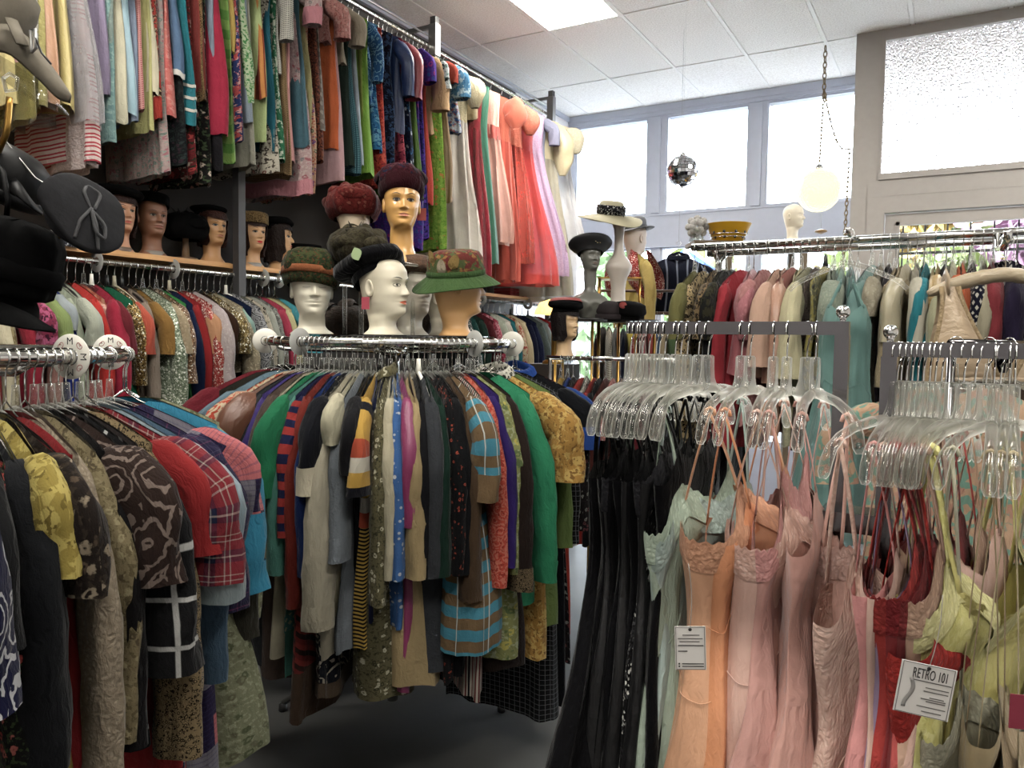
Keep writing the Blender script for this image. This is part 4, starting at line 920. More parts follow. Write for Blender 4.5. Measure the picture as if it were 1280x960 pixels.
UG = [
 (586, 318, 'g', 'solid #e6ded0 tulle', 'ivory lace gown with tulle skirt', dict(sl='p', slspec='lace #ddd0a8 #bfae84', flare=1.4, h='cream')),
 (606, 345, 'g', 'solid #a81c34 tulle', 'dark red tulle gown behind the emerald gown', dict(flare=1.35)),
 (603, 150, 'b', 'solid #d9c69c', 'narrow cream bodice top', dict(h='black')),
 (612, 330, 'd', 'solid #14805f satin', 'emerald green satin long gown', dict(flare=1.5, t=.05, h='black')),
 (629, 305, 'g', 'solid #f0b5a4 tulle', 'blush pink tulle gown with coral sash', dict(slspec='solid #eeb0a0', sash=(.22, .31, 'solid #e8584c satin'), flare=1.5, h='black')),
 (643, 352, 'g', 'solid #e0604c tulle', 'coral gown with puffed tulle sleeves', dict(sl='p', slspec='solid #e8785c tulle', puff=.06, flare=1.45)),
 (656, 330, 'g', 'solid #d8503f tulle', 'orange coral gown with ruffled shoulders', dict(sl='p', puff=.04, flare=1.4, slspec='lace #e08468 #c05a48')),
 (666, 357, 'g', 'solid #ee4640 tulle', 'bright red coral tulle ball gown', dict(flare=2.1, w=.2, t=.07, h='black')),
 (677, 345, 'g', 'lace #d9bcd8 #b894bc', 'lavender lace gown', dict(flare=1.9, w=.23, t=.06)),
 (686, 300, 'd', 'solid #b9bcdc', 'periwinkle blue dress', dict(sl='s')),
 (692, 370, 'g', 'solid #d8cfb4 tulle', 'ivory gown with leg of mutton sleeves', dict(sl='p', slspec='solid #d4c69c satin', puff=.055, Ls=.42, flare=1.6, w=.24, t=.07)),
 (704, 378, 'g', 'solid #e8e6e6 tulle', 'white lace wedding gown by the window', dict(sl='p', slspec='lace #e0d8c0 #c8bc9c', flare=1.8, w=.27, t=.08)),
]
wall_row(U+UG, ZU, -2.975, 'on the high wall rail', 'clothes on the high wall rail', 'hangers on the high wall rail', .040, ['wire', 'wire', 'black', 'clear'])

# ---- low rail on the left wall
W = [
 (4, 520, 'b', 'solid #d9d4c6', 'white cotton blouse', dict(sl='l')),
 (14, 520, 'b', 'solid #a8957c', 'tan cotton blouse', dict(sl='l')),
 (24, 520, 'b', 'solid #8c1c1e', 'dark red blouse', dict(sl='l')),
 (33, 520, 'b', 'solid #e0d6b2', 'cream yellow blouse', dict(sl='l')),
 (42, 520, 'j', 'print #b0a070 #8a7a4c #cfc298', 'gold brocade jacket', dict(sl='l')),
 (50, 520, 'b', 'solid #a82038', 'raspberry red blouse', dict(sl='l')),
 (57, 520, 'b', 'print #8c2c4c #c05a84 #4a1c34', 'maroon blouse with pink shapes', dict(sl='s')),
 (65, 520, 'b', 'solid #c08a80', 'dusty rose blouse', dict(sl='l')),
 (73, 520, 'b', 'solid #8fa45c', 'sage green blouse', dict(sl='s')),
 (80, 520, 'b', 'solid #a6b0b4', 'pale grey blue blouse on clear hanger', dict(sl='c', h='clear')),
 (88, 520, 'b', 'solid #1f3a9c', 'royal blue blouse', dict(sl='l')),
 (97, 520, 'b', 'solid #b9c4a8', 'pale mint green blouse', dict(sl='l')),
 (105, 520, 'b', 'solid #c2c8b4', 'off white green blouse', dict(sl='s')),
 (114, 520, 'j', 'solid #d0281e', 'bright red jacket', dict(sl='l', w=.23, t=.05, r=(.05, .045), out=.045)),
 (128, 520, 'b', 'print #d07a58 #b8503a #e0a684 satin', 'coral satin print blouse', dict(sl='l')),
 (142, 500, 'b', 'solid #7c2430', 'burgundy blouse', dict(sl='s', h='clear')),
 (156, 560, 'c', 'solid #b0183c', 'crimson wool coat', dict(sl='l', t=.06, w=.25, h='white', rz=-.3, r=(.055, .05), out=.05)),
 (178, 560, 'd', 'solid #0f7a54', 'narrow emerald green dress'),
 (188, 560, 'd', 'sequin #3a2a14 #8a6a30 #d8b860', 'bronze gold sequin dress', dict(sl='h', h='black')),
 (197, 520, 'b', 'solid #d0583c', 'orange coral blouse', dict(sl='s', w=.165, h='cream')),
 (204, 560, 'd', 'solid #a09080', 'taupe grey dress', dict(sl='l')),
 (210, 540, 'b', 'solid #a0762e', 'ochre gold blouse', dict(sl='s', w=.165)),
 (218, 560, 'd', 'sequin #5c6c54 #93a488 #c8d6b8', 'silver green beaded dress', dict(sl='l', w=.235, flare=1.5, t=.055, r=(.05, .045), out=.045)),
 (225, 460, 'b', 'lace #c8b696 #9c8864', 'beige beaded lace blouse', dict(sl='s')),
 (230, 440, 'j', 'sequin #5a3c26 #8c6642 #c09a6c', 'brown sequined jacket', dict(sl='h', w=.235, h='wire', r=(.05, .05), out=.04)),
 (238, 560, 'd', 'solid #3fa04e', 'leaf green dress', dict(flare=1.2)),
 (246, 560, 'j', 'solid #17274c', 'navy blue blazer', dict(sl='l')),
 (252, 500, 'j', 'solid #a81c20', 'scarlet cardigan jacket', dict(sl='l', h='cream')),
 (258, 560, 'd', 'sequin #9c2024 #d0443c #f0c8b8', 'red and white beaded dress', dict(sl='l', w=.23)),
 (266, 460, 'b', 'solid #dda070', 'peach orange blouse', dict(sl='s', w=.165)),
 (272, 450, 'b', 'lace #dcd0cc #b8a4a4', 'white lace blouse with scalloped edge', dict(sl='h', t=.05, w=.235, r=(.05, .055), out=.045)),
 (283, 560, 'd', 'solid #3c2618', 'dark chocolate brown dress', dict(sl='s', w=.175)),
 (290, 500, 'j', 'sequin #4c3c20 #83703c #b49c5c', 'olive bronze sequin jacket', dict(sl='s')),
 (296, 465, 'b', 'lace #ddd0ac #5c4c34', 'cream crochet lace blouse', dict(sl='l', t=.05, w=.235, r=(.05, .05), out=.045)),
 (305, 440, 'b', 'solid #93bcae', 'mint green ruffled blouse', dict(sl='p', w=.18, puff=.015)),
 (309, 520, 'd', 'solid #122040', 'ink navy dress'),
 (315, 410, 'b', 'scroll #a9a9ac #2a2c34 .5', 'black and white swirl blouse in plastic', dict(sl='h', w=.22, h='white')),
 (323, 520, 'b', 'lace #8f9484 #5c6054', 'grey green lace blouse', dict(sl='l')),
 (330, 520, 'b', 'floral #cfc5ae #1c1c1c #2c2c28 #b8ae94 .6', 'cream blouse with black flowers', dict(sl='l', h='black')),
 (337, 520, 'b', 'solid #b8bcae', 'pale stone blouse', dict(sl='l')),
 (344, 520, 'b', 'print #8f8f88 #6a6a66 #b8b8b0', 'grey marbled blouse', dict(sl='l')),
 (351, 520, 'b', 'solid #c23a58', 'hot rose pink blouse', dict(sl='l')),
 (360, 520, 'b', 'solid #d8d094', 'pale lemon blouse', dict(sl='l')),
 (368, 520, 'b', 'solid #a8a468', 'khaki lime blouse', dict(sl='l', h='black')),
 (376, 520, 'b', 'solid #40b0c0', 'turquoise blouse', dict(sl='s')),
 (576, 520, 'b', 'solid #16181a', 'black blouse', dict(sl='l')),
 (584, 520, 'j', 'solid #141416', 'black jacket with white edging', dict(sl='l', cuff='solid #d8d8d0', collar='solid #d8d8d0')),
 (593, 520, 'b', 'sequin #16181a #34383a #8a9290', 'black sequin top', dict(sl='l')),
 (602, 520, 'b', 'solid #1c4c48', 'deep teal green blouse', dict(sl='l')),
 (611, 520, 'b', 'solid #1f3830', 'forest green blouse', dict(sl='l')),
 (620, 520, 'b', 'solid #5c1c24', 'maroon blouse', dict(sl='l')),
 (628, 520, 'b', 'print #b03c54 #d88c9c #7c2438', 'pink and wine print blouse', dict(sl='l')),
 (636, 520, 'b', 'solid #b9c4b0', 'pale celadon blouse', dict(sl='l')),
 (642, 520, 'b', 'solid #d6d2c6', 'chalk white blouse', dict(sl='l')),
 (649, 520, 'd', 'solid #10707a', 'deep turquoise dress', dict(sl='l')),
 (656, 520, 'b', 'print #d8c8a8 #b04438 #c8a878', 'cream blouse with red beading', dict(sl='l')),
 (662, 520, 'b', 'solid #d8c69c', 'straw cream blouse', dict(sl='l')),
 (669, 520, 'j', 'solid #1a1f3c', 'dark navy jacket', dict(sl='l')),
 (676, 520, 'j', 'solid #1c2448', 'indigo blue jacket', dict(sl='l')),
 (683, 520, 'b', 'solid #6c7c78', 'slate green blouse', dict(sl='l')),
 (690, 520, 'b', 'solid #b4c4c0', 'frosty pale aqua blouse', dict(sl='l')),
 (697, 520, 'j', 'solid #b01c20', 'poppy red jacket', dict(sl='l')),
]
wall_row(W, ZL, -2.965, 'on the low wall rail', 'clothes on the low wall rail', 'hangers on the low wall rail', .042, ['wire', 'wire', 'wire', 'clear', 'black'], rot=.1, slim=True)

# ---- centre round rack, left to right
CR_ = [
 (262, 800, 'j', 'solid #7c1c2c', 'wine red jacket', dict(sl='s')),
 (272, 800, 'j', 'solid #2c2a22', 'dark olive brown jacket', dict(sl='l')),
 (284, 790, 'b', 'solid #6f8c9c', 'dusty light blue blouse', dict(sl='s')),
 (309, 700, 'b', 'paisley #c8452a #d8c4a0 #d8c4a0 .7', 'red and cream paisley blouse', dict(sl='s', r=(.06, .065), rz=-.1, h='wire')),
 (316, 800, 'b', 'solid #7c4a30 satin', 'rust brown satin blouse', dict(sl='p')),
 (329, 845, 'c', 'solid #33363a wool', 'charcoal grey wool coat', dict(sl='l', t=.045)),
 (339, 780, 'd', 'solid #4c3c84', 'violet purple dress', dict(sl='l', r=(.04, .03))),
 (346, 856, 'c', 'solid #5c4c44 wool', 'taupe brown wool coat', dict(sl='l', t=.045)),
 (358, 826, 'd', 'solid #b8b094', 'cream knit long sleeved dress', dict(sl='l', cuff='solid #b5ad92')),
 (368, 700, 't', 'solid #0f7c50', 'bright green short sleeved sweater', dict(sl='s', Ls=.28, r=(.052, .062))),
 (375, 856, 'd', 'solid #48887a', 'sea green knit dress with pale pattern at hem', dict(sl='l', band=((.66, .72, 'argyle #4a8a88 #a8b094 .6', 'pattern_band'), (.78, .84, 'argyle #4a8a88 #a8b094 .6', 'pattern_band')))),
 (381, 700, 't', 'stripe #a82c26 #1c2048', 'red and navy striped sweater', dict(sl='h', Ls=.40)),
 (391, 905, 'd', 'solid #84291c', 'rust red dress with diagonal striped skirt', dict(sl='l', Ls=.62, r=(.05, .038), flare=1.3, band=((.50, .84, 'diag #7c2a26 #38241e #93302a', 'skirt_panel'), (.84, 1.0, 'solid #4c3a2c', 'hem_band')))),
 (402, 775, 'b', 'solid #1a3470', 'royal blue long blouse', dict(sl='l')),
 (410, 880, 'd', 'scroll #1a1c26 #b8b09c .9', 'black dress with cream anchor like swirls', dict(sl='s', Ls=.26, r=(.055, .06), slspec='solid #14161e', cuff='solid #d2c8ac', band=((.0, .45, 'solid #14161e', 'bodice'), (.95, 1.0, 'solid #5c4c3c', 'hem_band')))),
 (418, 830, 'd', 'solid #bab29a', 'ecru blouse dress with full gathered sleeves', dict(sl='l', Ls=.66, r=(.045, .065), out=.065, puff=.012, cuff='solid #b9b198')),
 (430, 780, 'b', 'solid #cfc8a8', 'ivory knit vest', dict(sl='c')),
 (440, 820, 'd', 'solid #7c848c wool', 'light grey wool dress with turned cuffs', dict(sl='l', Ls=.46, cuff='solid #7c848c wool', r=(.045, .05))),
 (449, 815, 'b', 'solid #1c1c20', 'black knit dress top', dict(sl='s')),
 (456, 818, 'd', 'stripe #c8a028 #1c1c1e #c8a028 #1c1c1e .5', 'yellow and black dress with white and orange bands', dict(sl='s', Ls=.26, r=(.05, .055), slspec='stripe #d9d2c0 #c8502c #d8a830 #d8a830 #1c1c24 #d8a830 5.2', band=((0, .30, 'solid #d8a830', 'panel'), (.40, .46, 'solid #d6cfc0', 'panel'), (.46, .52, 'solid #c8502c', 'panel')))),
 (466, 780, 'd', 'solid #1f2648', 'navy dress'),
 (477, 884, 'd', 'floral #6a6444 #c9c4a8 #3c3a28 #4c4830 .5', 'olive floral shirt dress', dict(sl='l', Ls=.60, collar='floral #6a6444 #c9c4a8 #3c3a28 #4c4830 .8', t=.05)),
 (489, 800, 't', 'solid #c9c0a0', 'cream cable sweater', dict(sl='l')),
 (496, 790, 'd', 'dots #3a6cac #c8ccd0 #c8ccd0 1.0', 'cornflower blue dress with white dots', dict(sl='l')),
 (502, 870, 'd', 'solid #9c2c68 satin', 'magenta satin dress', dict(sl='h', Ls=.36)),
 (513, 864, 'd', 'solid #b09868', 'khaki tan shirt dress', dict(sl='l', Ls=.52, t=.05, r=(.05, .055))),
 (523, 840, 'c', 'solid #17181c', 'black coat', dict(sl='l')),
 (538, 850, 'c', 'solid #3e4146 wool', 'charcoal tweed coat', dict(sl='l', t=.05, r=(.055, .05), h='white')),
 (551, 840, 'j', 'solid #16352a', 'bottle green jacket', dict(sl='l')),
 (560, 860, 'd', 'floral #141416 #a8442f #141416 #151517 .35', 'black dress with red chain trim', dict(sl='l')),
 (569, 850, 'd', 'solid #141518', 'plain black dress', dict(sl='l')),
 (577, 830, 'b', 'solid #54402c', 'brown blouse with gathered cuffs', dict(sl='l', Ls=.60, r=(.045, .055), cuff='solid #54402c')),
 (588, 812, 'd', 'check #3f94ac #7c6240 #d0d4cc .8', 'brown and turquoise plaid dress with pleated skirt', dict(sl='s', Ls=.29, r=(.06, .068), flare=1.45, nf=10, t=.06, cuff='solid #7c6240')),
 (599, 880, 'd', 'vstripe #7c2c34 #d0c4b4 #1a1c26 #d0c4b4 .4', 'narrow burgundy and white striped dress'),
 (600, 690, 'd', 'paisley #c8442c #d8745c #a83020 .5', 'coral red paisley dress', dict(sl='l', Ls=.58)),
 (612, 720, 'd', 'solid #34206c', 'deep purple dress', dict(sl='l')),
 (622, 828, 'd', 'floral #8a9050 #c4b84c #5c7040 #aab088 .9', 'olive green leaf print dress', dict(sl='l', Ls=.55, t=.045)),
 (642, 840, 'c', 'solid #2a1f1a', 'dark brown wool coat with buttoned cuffs', dict(sl='l', Ls=.60, t=.06, r=(.06, .058), cuff='leopard #6a5a40 #1a1410 #8a7650 .5', buttons=2)),
 (668, 756, 'b', 'solid #1f9264', 'emerald green long sleeved blouse', dict(sl='l', Ls=.60, t=.05, r=(.06, .055), cuff='solid #1f9264', fwd=.03)),
 (684, 826, 'd', 'print #b98a30 #d6b054 #8c6424 .8', 'mustard gold print dress', dict(sl='s', Ls=.27, r=(.065, .072), out=.1, collar='leopard #d8d4c4 #1a1a1a #6a6a60')),
 (694, 780, 'd', 'solid #6c8440', 'narrow fern green dress', dict(sl='l')),
 (702, 900, 'd', 'grid #16171a #6a6c70 .2', 'black dress with tiny white checks', dict(sl='l', r=(.05, .045))),
 (712, 880, 'd', 'solid #15171c', 'black dress with blue collar', dict(sl='s', collar='solid #1f4ca0', cuff='solid #1f4ca0')),
 (722, 800, 'd', 'solid #b8351f', 'red and blue panelled dress', dict(sl='s', slspec='solid #1f4ca0', band=((.30, .48, 'solid #1f4ca0', 'panel'),))),
 (734, 830, 'd', 'floral #1a1618 #6c3c40 #8c8c84 #241e20 .5', 'black dress with small pale florals', dict(sl='l')),
]
ring_row(CR_, CC, RC_, ZC, 'on the centre round rack', 'clothes on the centre round rack', 'hangers on the centre round rack', .028, ['clear', 'clear', 'clear', 'wire'])

# dark clothes added at the back of the centre ring to darken the gaps
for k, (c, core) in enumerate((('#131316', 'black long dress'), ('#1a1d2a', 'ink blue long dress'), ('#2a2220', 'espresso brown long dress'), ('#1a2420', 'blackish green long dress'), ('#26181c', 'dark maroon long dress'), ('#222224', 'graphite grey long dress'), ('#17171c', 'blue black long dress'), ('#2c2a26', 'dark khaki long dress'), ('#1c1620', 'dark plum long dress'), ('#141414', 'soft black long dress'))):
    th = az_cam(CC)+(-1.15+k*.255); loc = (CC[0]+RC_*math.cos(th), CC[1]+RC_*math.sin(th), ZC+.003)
    garment('d', 'solid '+c, 1.18, loc, th, core+' added as dark fill on the far side of the centre rack', 'clothes on the centre round rack', t=.05, sl='l', wedge=.4); hanger('clear', loc, th, 'clear plastic hanger holding the '+core+' on the far side', 'hangers on the centre round rack')

# ---- front left round rack
LR = [
 (-60, 960, 'd', 'print #15161e #24242e #4c4c58', 'black lace tiered dress', dict(sl='s', flare=1.3)),
 (22, 730, 'b', 'scroll #16173c #c9c9cc .9', 'navy blouse with white scrolls', dict(sl='h', r=(.07, .08), t=.05, w=.23, out=.07)),
 (34, 850, 'b', 'solid #1c1d1f', 'charcoal black blouse', dict(sl='s', r=(.045, .05), Ls=.26, out=.04)),
 (52, 990, 'd', 'floral #151513 #b8433c #c8685c #3c4c2c .55', 'black dress with small red roses', dict(sl='l', r=(.05, .04))),
 (68, 830, 'j', 'solid #17191d', 'black blazer', dict(sl='l', Ls=.48, r=(.065, .07), t=.055)),
 (84, 990, 'd', 'print #a08c30 #c4b050 #7c6a20', 'mustard gold brocade dress', dict(sl='c', r=(.06, .06), Ls=.16, t=.05)),
 (98, 780, 'b', 'floral #241c18 #9c8c74 #5c4c3c #3c3228 .8', 'dark brown blouse with beige flowers', dict(sl='s')),
 (110, 990, 'd', 'solid #9c1c22', 'cherry red long dress'),
 (122, 880, 'j', 'lace #b4a48c #857660', 'beige jacquard jacket with plain cuffs', dict(sl='l', Ls=.62, r=(.05, .045), cuff='solid #a89880')),
 (134, 800, 'b', 'floral #8a7c58 #5c5038 #a89c74 #6c603f .6', 'tan tapestry floral blouse', dict(sl='l', Ls=.5)),
 (142, 990, 'd', 'solid #141214', 'plain black long dress beside the brown floral blouse', dict(sl='l')),
 (152, 800, 'b', 'scroll #33241f #86746a 1.0', 'dark brown blouse with large cream flowers', dict(sl='s', r=(.065, .07), Ls=.22, t=.05)),
 (166, 960, 'd', 'grid #19191b #c0c0bc 1.0', 'black dress with white windowpane check', dict(sl='h', r=(.06, .075), Ls=.40, out=.075)),
 (178, 850, 'k', 'grid #2c2524 #3a3230 .15', 'dark brown wrap skirt', dict(t=.05)),
 (192, 860, 'b', 'leopard #8f7a54 #241c12 #a08a60 .45', 'tan leopard spotted blouse', dict(sl='l', Ls=.60, r=(.055, .05), t=.05)),
 (205, 990, 'd', 'solid #a01c1e', 'scarlet long dress', dict(sl='s')),
 (220, 990, 'd', 'plaid #8c2430 #232845 #c0b4ac #c8c0b0 .9', 'red plaid long dress', dict(sl='s', r=(.06, .07), Ls=.26, out=.09)),
 (234, 830, 'b', 'solid #7c929c satin', 'pale grey blue satin blouse', dict(sl='s', r=(.065, .075), Ls=.30, cuff='solid #8fa0a4 satin')),
 (248, 900, 'b', 'solid #4c6880', 'faded denim blouse', dict(sl='l', Ls=.5)),
 (262, 850, 'b', 'plaid #2a2446 #1c1a34 #7a3458 #54506c .8', 'navy and magenta plaid blouse', dict(sl='h', Ls=.36, r=(.065, .075))),
 (277, 990, 'd', 'patch #c8686c #2e2448 #7c7884 #34284e #d08c84', 'patchwork dress in pink purple and grey', dict(sl='s', r=(.05, .055), Ls=.16, out=.05)),
 (292, 850, 'b', 'solid #2490b4', 'turquoise blue blouse', dict(sl='h', r=(.06, .07), Ls=.38, cuff='solid #2490b4')),
 (306, 930, 'd', 'floral #848868 #5c6444 #6e6c50 #9ca080 .7', 'sage green floral long dress', dict(sl='l', Ls=.48, r=(.055, .055), t=.06, flare=1.6)),
 (322, 930, 'd', 'solid #3c3a30', 'dark olive plain long dress', dict(sl='l')),
]
ring_row(LR, CL, RL_, ZLR, 'on the front left round rack', 'clothes on the front left round rack', 'hangers on the front left round rack', .024, ['wire', 'clear', 'clear'], edge=.24, yref=640)
# ---- tall double rail at the back right
T = [
 (849, 620, 'd', 'solid #77743f', 'olive green knit dress', dict(sl='s')),
 (862, 640, 'd', 'leopard #b8a070 #14100c #2a2018 1.0', 'leopard print dress with tan ground', dict(sl='l')),
 (877, 640, 'd', 'leopard #8c7450 #100d0a #3a3020 .9', 'darker leopard print dress', dict(sl='s')),
 (889, 640, 'd', 'print #1c1c1c #3a3826 #121212', 'black dress with olive mottling', dict(sl='s')),
 (899, 660, 'd', 'solid #141517 velvet', 'black velvet dress', dict(sl='l')),
 (910, 560, 'n', 'solid #b02a38', 'deep red nightgown', dict(sl='l', Ls=.4, t=.05)),
 (926, 470, 'n', 'solid #cf6f78 sheer', 'rose pink nightgown with lace puff sleeves', dict(sl='p', puff=.02, slspec='lace #dc9098 #b86a74', t=.05)),
 (943, 530, 'n', 'lace #d89a98 #b8706f', 'dusty pink lace ruffled nightgown', dict(sl='c')),
 (958, 470, 'n', 'solid #dcb096', 'peach bell sleeved nightgown', dict(sl='b', Ls=.30, out=.09, t=.055)),
 (970, 540, 'n', 'solid #d6a184 satin', 'apricot satin nightgown', dict(sl='b', Ls=.36)),
 (979, 540, 'n', 'solid #c07a72', 'rosewood pink nightgown'),
 (988, 540, 'r', 'solid #d9d0a4', 'pale cream robe with wide sleeves', dict(sl='b', Ls=.34, out=.1)),
 (999, 560, 'r', 'lace #c9c6a0 #a0a080', 'cream green lace robe', dict(sl='b', Ls=.40)),
 (1008, 560, 'n', 'lace #3c3230 #8a7c74', 'black and grey lace nightgown'),
 (1017, 500, 'n', 'print #c2b45c #8c8c6c #d4cc8c', 'yellow nightgown with grey flowers', dict(h='black')),
 (1030, 560, 'n', 'lace #b4bea8 #8c9c8c', 'pale mint ruffled nightgown', dict(sl='p')),
 (1041, 620, 'n', 'solid #7fb0a4 sheer', 'seafoam green nightgown', dict(sl='l', Ls=.45)),
 (1052, 640, 'n', 'solid #5f9c96 sheer', 'jade green long nightgown'),
 (1094, 520, 'r', 'solid #7fb0aa sheer', 'aqua robe with puffed long sleeves', dict(sl='l', Ls=.42, puff=.025, r=(.05, .04), t=.055)),
 (1104, 600, 'n', 'lace #c0b8a0 #958c74', 'stone beige lace nightgown', dict(sl='c')),
 (1112, 640, 'n', 'solid #3a3440', 'dark plum nightgown'),
 (1124, 600, 'r', 'lace #d2bf98 #b09c74', 'champagne brocade robe', dict(sl='l', Ls=.36, t=.055, r=(.06, .06))),
 (1137, 600, 'n', 'solid #d4c8a4 satin', 'pale champagne satin nightgown', dict(sl='s')),
 (1145, 600, 'n', 'solid #cfc9b4', 'oatmeal white nightgown', dict(sl='s')),
 (1155, 560, 'n', 'solid #1b8a98', 'bright teal nightgown', dict(sl='s')),
 (1165, 560, 'n', 'solid #c8a868 satin', 'honey gold satin nightgown', dict(sl='c')),
 (1173, 560, 'n', 'solid #14161a', 'black slip style nightgown'),
 (1180, 520, 'r', 'solid #b9b890 sheer', 'sheer sage green robe', dict(sl='b', Ls=.34, out=.1, t=.05)),
 (1192, 500, 'j', 'solid #d8642c wool', 'fuzzy orange bed jacket', dict(sl='p')),
 (1200, 620, 'd', 'squares #17182c #cfcabc', 'navy dress with small white squares', dict(sl='s')),
 (1214, 620, 'n', 'solid #b0a88c', 'putty beige nightgown', dict(sl='s')),
 (1228, 620, 'n', 'solid #8c3038', 'dull red nightgown', dict(sl='s')),
 (1256, 640, 'd', 'squares #15162a #d0ccc0 1.6', 'navy dress with large white diamonds', dict(sl='h', t=.06, r=(.06, .06), rz=.35, w=.22)),
 (1272, 640, 'd', 'solid #2c2440', 'dark violet dress', dict(sl='s')),
]
def bar_row(rows, y, z, where, group, hgroup, mn, kinds, edge=.2, tmax=.045, rot=.12, w=.2, yref=380):
    xs = [at_y(r[0], yref, y-edge)[0] for r in rows]; xs = spread(xs, mn)
    for i, (x, r) in enumerate(zip(xs, rows)):
        o = dict(r[5]) if len(r) > 5 else {}; gap = min([abs(x-xs[j]) for j in (i-1, i+1) if 0 <= j < len(xs)])
        zb = at_y(r[0], r[1], y-edge)[2]; kd = o.pop('h', None) or R_.choice(kinds); rz = -PI/2+o.pop('rz', 0)+R_.uniform(-rot, rot)
        t = o.pop('t', min(tmax, max(.016, gap*.52))); loc = (x, y, z)
        garment(r[2], r[3], max(.45, z-zb), loc, rz, r[4]+' '+where, group, w=o.pop('w', w), t=t, **o); hang_it(r[4], where, kd, loc, rz, hgroup)
bar_row(T, YR1, ZT+.002, 'on the tall back rail', 'clothes on the tall double rail', 'hangers on the tall double rail', .030, ['clear', 'clear', 'wire', 'clear'])
# hangers standing empty on the second rail behind
for k in range(24):
    x = -.93+k*.07+R_.uniform(-.012, .012)
    hanger('clear', (x, YR2, ZT+.002), -PI/2+R_.uniform(-.15, .15), 'empty clear plastic hanger on the rear tube of the tall double rail', 'empty hangers on the rear tube')
# aqua gown hung on the outside of the front tube, facing the room
p = at_y(1075, 312, YR1-.03)
slip('solid #78aba4 sheer', 1.06, (p[0]-.01, YR1-.30, ZT-.03), .12, 'long aqua nightgown hung facing outward on the tall back rail', 'clothes on the tall double rail', w=.085, t=.03, zst=-.03-.20, zc=-.27, zu=-.30, flare=1.9, amp=.012, hook=.02, seam=.33, wst=.0)
G().tube([(p[0]-.01, -.12, ZT), (p[0]-.01, -.44, ZT-.018), (p[0]-.01, -.455, ZT)], .008, 8).obj('face_out_arm', CHROME, dr2)
hanger('clear', (p[0]-.01, YR1-.30, ZT-.012), .12, 'clear plastic hanger holding the long aqua nightgown facing outward', 'hangers on the tall double rail')
# champagne bra-slip on a padded hanger, in front of the tall rail
p = at_d(1256, 352, 2.2)
def bra_slip():
    e = empty('camisole', (p[0], p[1], p[2]+.12), .30, 'champagne satin camisole on a padded hanger above the right-hand rack', 'camisole')
    m = fabric('solid #d5b891 satin'); lm = fabric('lace #d2b88e #a88c60')
    n = 14; s = np.linspace(0, 1, n)
    for sx in (-1, 1):
        top = np.array([sx*.155, 0, -.145]); 
        rows = []
        for k in np.linspace(-1, 1, 9):
            cx = sx*(.150-.05*s)+k*(.022+.075*ss(s)); cy = -.022-.05*np.sin(PI*s*.8)*(1-k*k*.7); cz = -.135-.30*s-.02*k*k*s
            rows.append(np.stack([cx, cy, cz], 1))
        r = np.array(rows); g = G().grid(r, False); b = r.copy(); b[..., 1] = .020; g.grid(b[::-1], False); g.obj('cup', m, e)
        for k in (0, -1): G().tube(r[k]+np.array([0, -.003, 0]), .008, 6, flat=.35, ref=(0, 1, 0)).obj('lace_edge', lm, e)
        G().tube([(sx*.155, -.024, -.16), (sx*.155, -.02, -.115), (sx*.155, 0, -.098), (sx*.155, .02, -.115), (sx*.155, .02, -.20)], .02, 8, flat=.2, ref=(1, 0, 0)).obj('strap', m, e)
    G().grid(body(.19, .045, .80, v0=.40, v1=1, rows=12, seed=5, flare=1.05)).obj('body', m, e)
    G().tube([(-.17, -.058, -.405), (0, -.062, -.40), (.17, -.058, -.405)], .009, 6, flat=.5, ref=(0, 1, 0)).obj('waist_band', m, e)
bra_slip()
hanger('padded', (p[0], p[1], p[2]+.12), .30, 'cream padded satin hanger carrying the champagne camisole', None, .2)
# a short chrome arm carries that hanger: part of the tall rack
ov = np.array([p[0], p[1], p[2]+.12])
G().tube([(ov[0], YR1-3.35, ZT), (ov[0], YR1-3.35-.05, ov[2]-.004+.04), (ov[0], ov[1]-3.35+.2, ov[2]-.003), (ov[0], ov[1]-3.35-.03, ov[2]-.003), (ov[0], ov[1]-3.35-.045, ov[2]+.02)], .011, 8).obj('face_out_arm', CHROME, dr2)

# ---- front right square-tube rack: lingerie on clear hangers
def sl_at(px, y, z, spec, L, core, where, group, hgroup, rz=0, ra=None, **k):
    x = at_y(px, 408, y)[0]; loc = (x, y, z); r = PI/2-.14-rz if ra is None else ra
    slip(spec, L, loc, r, core+' '+where, group, **k); hanger('lingerie', loc, r, 'clear hanger with rounded tips holding the '+core, hgroup)
wa, ga, ha = 'on the left square-tube arm', 'slips on the left square-tube arm', 'clear hangers on the left square-tube arm'
ZH = ZA+.0125-.0145
BL = [(789, 'first black slip from the left end', 'solid #07070a', 1.15), (795, 'second black slip from the left end, matt', 'solid #07070a', 1.2), (800, 'third black slip with lace top', 'solid #07070a satin', 1.1), (804, 'fourth black slip, velvety', 'solid #07070a velvet', 1.2),
      (812, 'fifth black slip with thin straps', 'solid #07070a', 1.2), (821, 'sixth black slip, satin finish', 'solid #07070a satin', 1.2), (825, 'seventh black slip, sheer', 'solid #07070a', 1.2), (832, 'eighth black slip, long', 'solid #07070a', 1.25), (845, 'ninth black slip, dark navy tint', 'solid #07070a satin', 1.25), (852, 'tenth black slip, sequin edged', 'sequin #0c0c0e #1a1a1c #4a4a4c', 1.25), (860, 'last black slip before the mint one', 'solid #07070a', 1.25)]
for k, (px, c, sp, L) in enumerate(BL):
    sl_at(px, YA, ZH, sp, L, c, wa, ga, ha, rz=-.12+.07*math.sin(k*2.3), lace='lace #101014 #2a2a2e' if k in (2, 9) else None, t=.018, flare=1.25+.75*(k == 0)+.3*(k == 1), amp=.010, seam=None, zst=-.235, zc=-.27, zu=-.29)
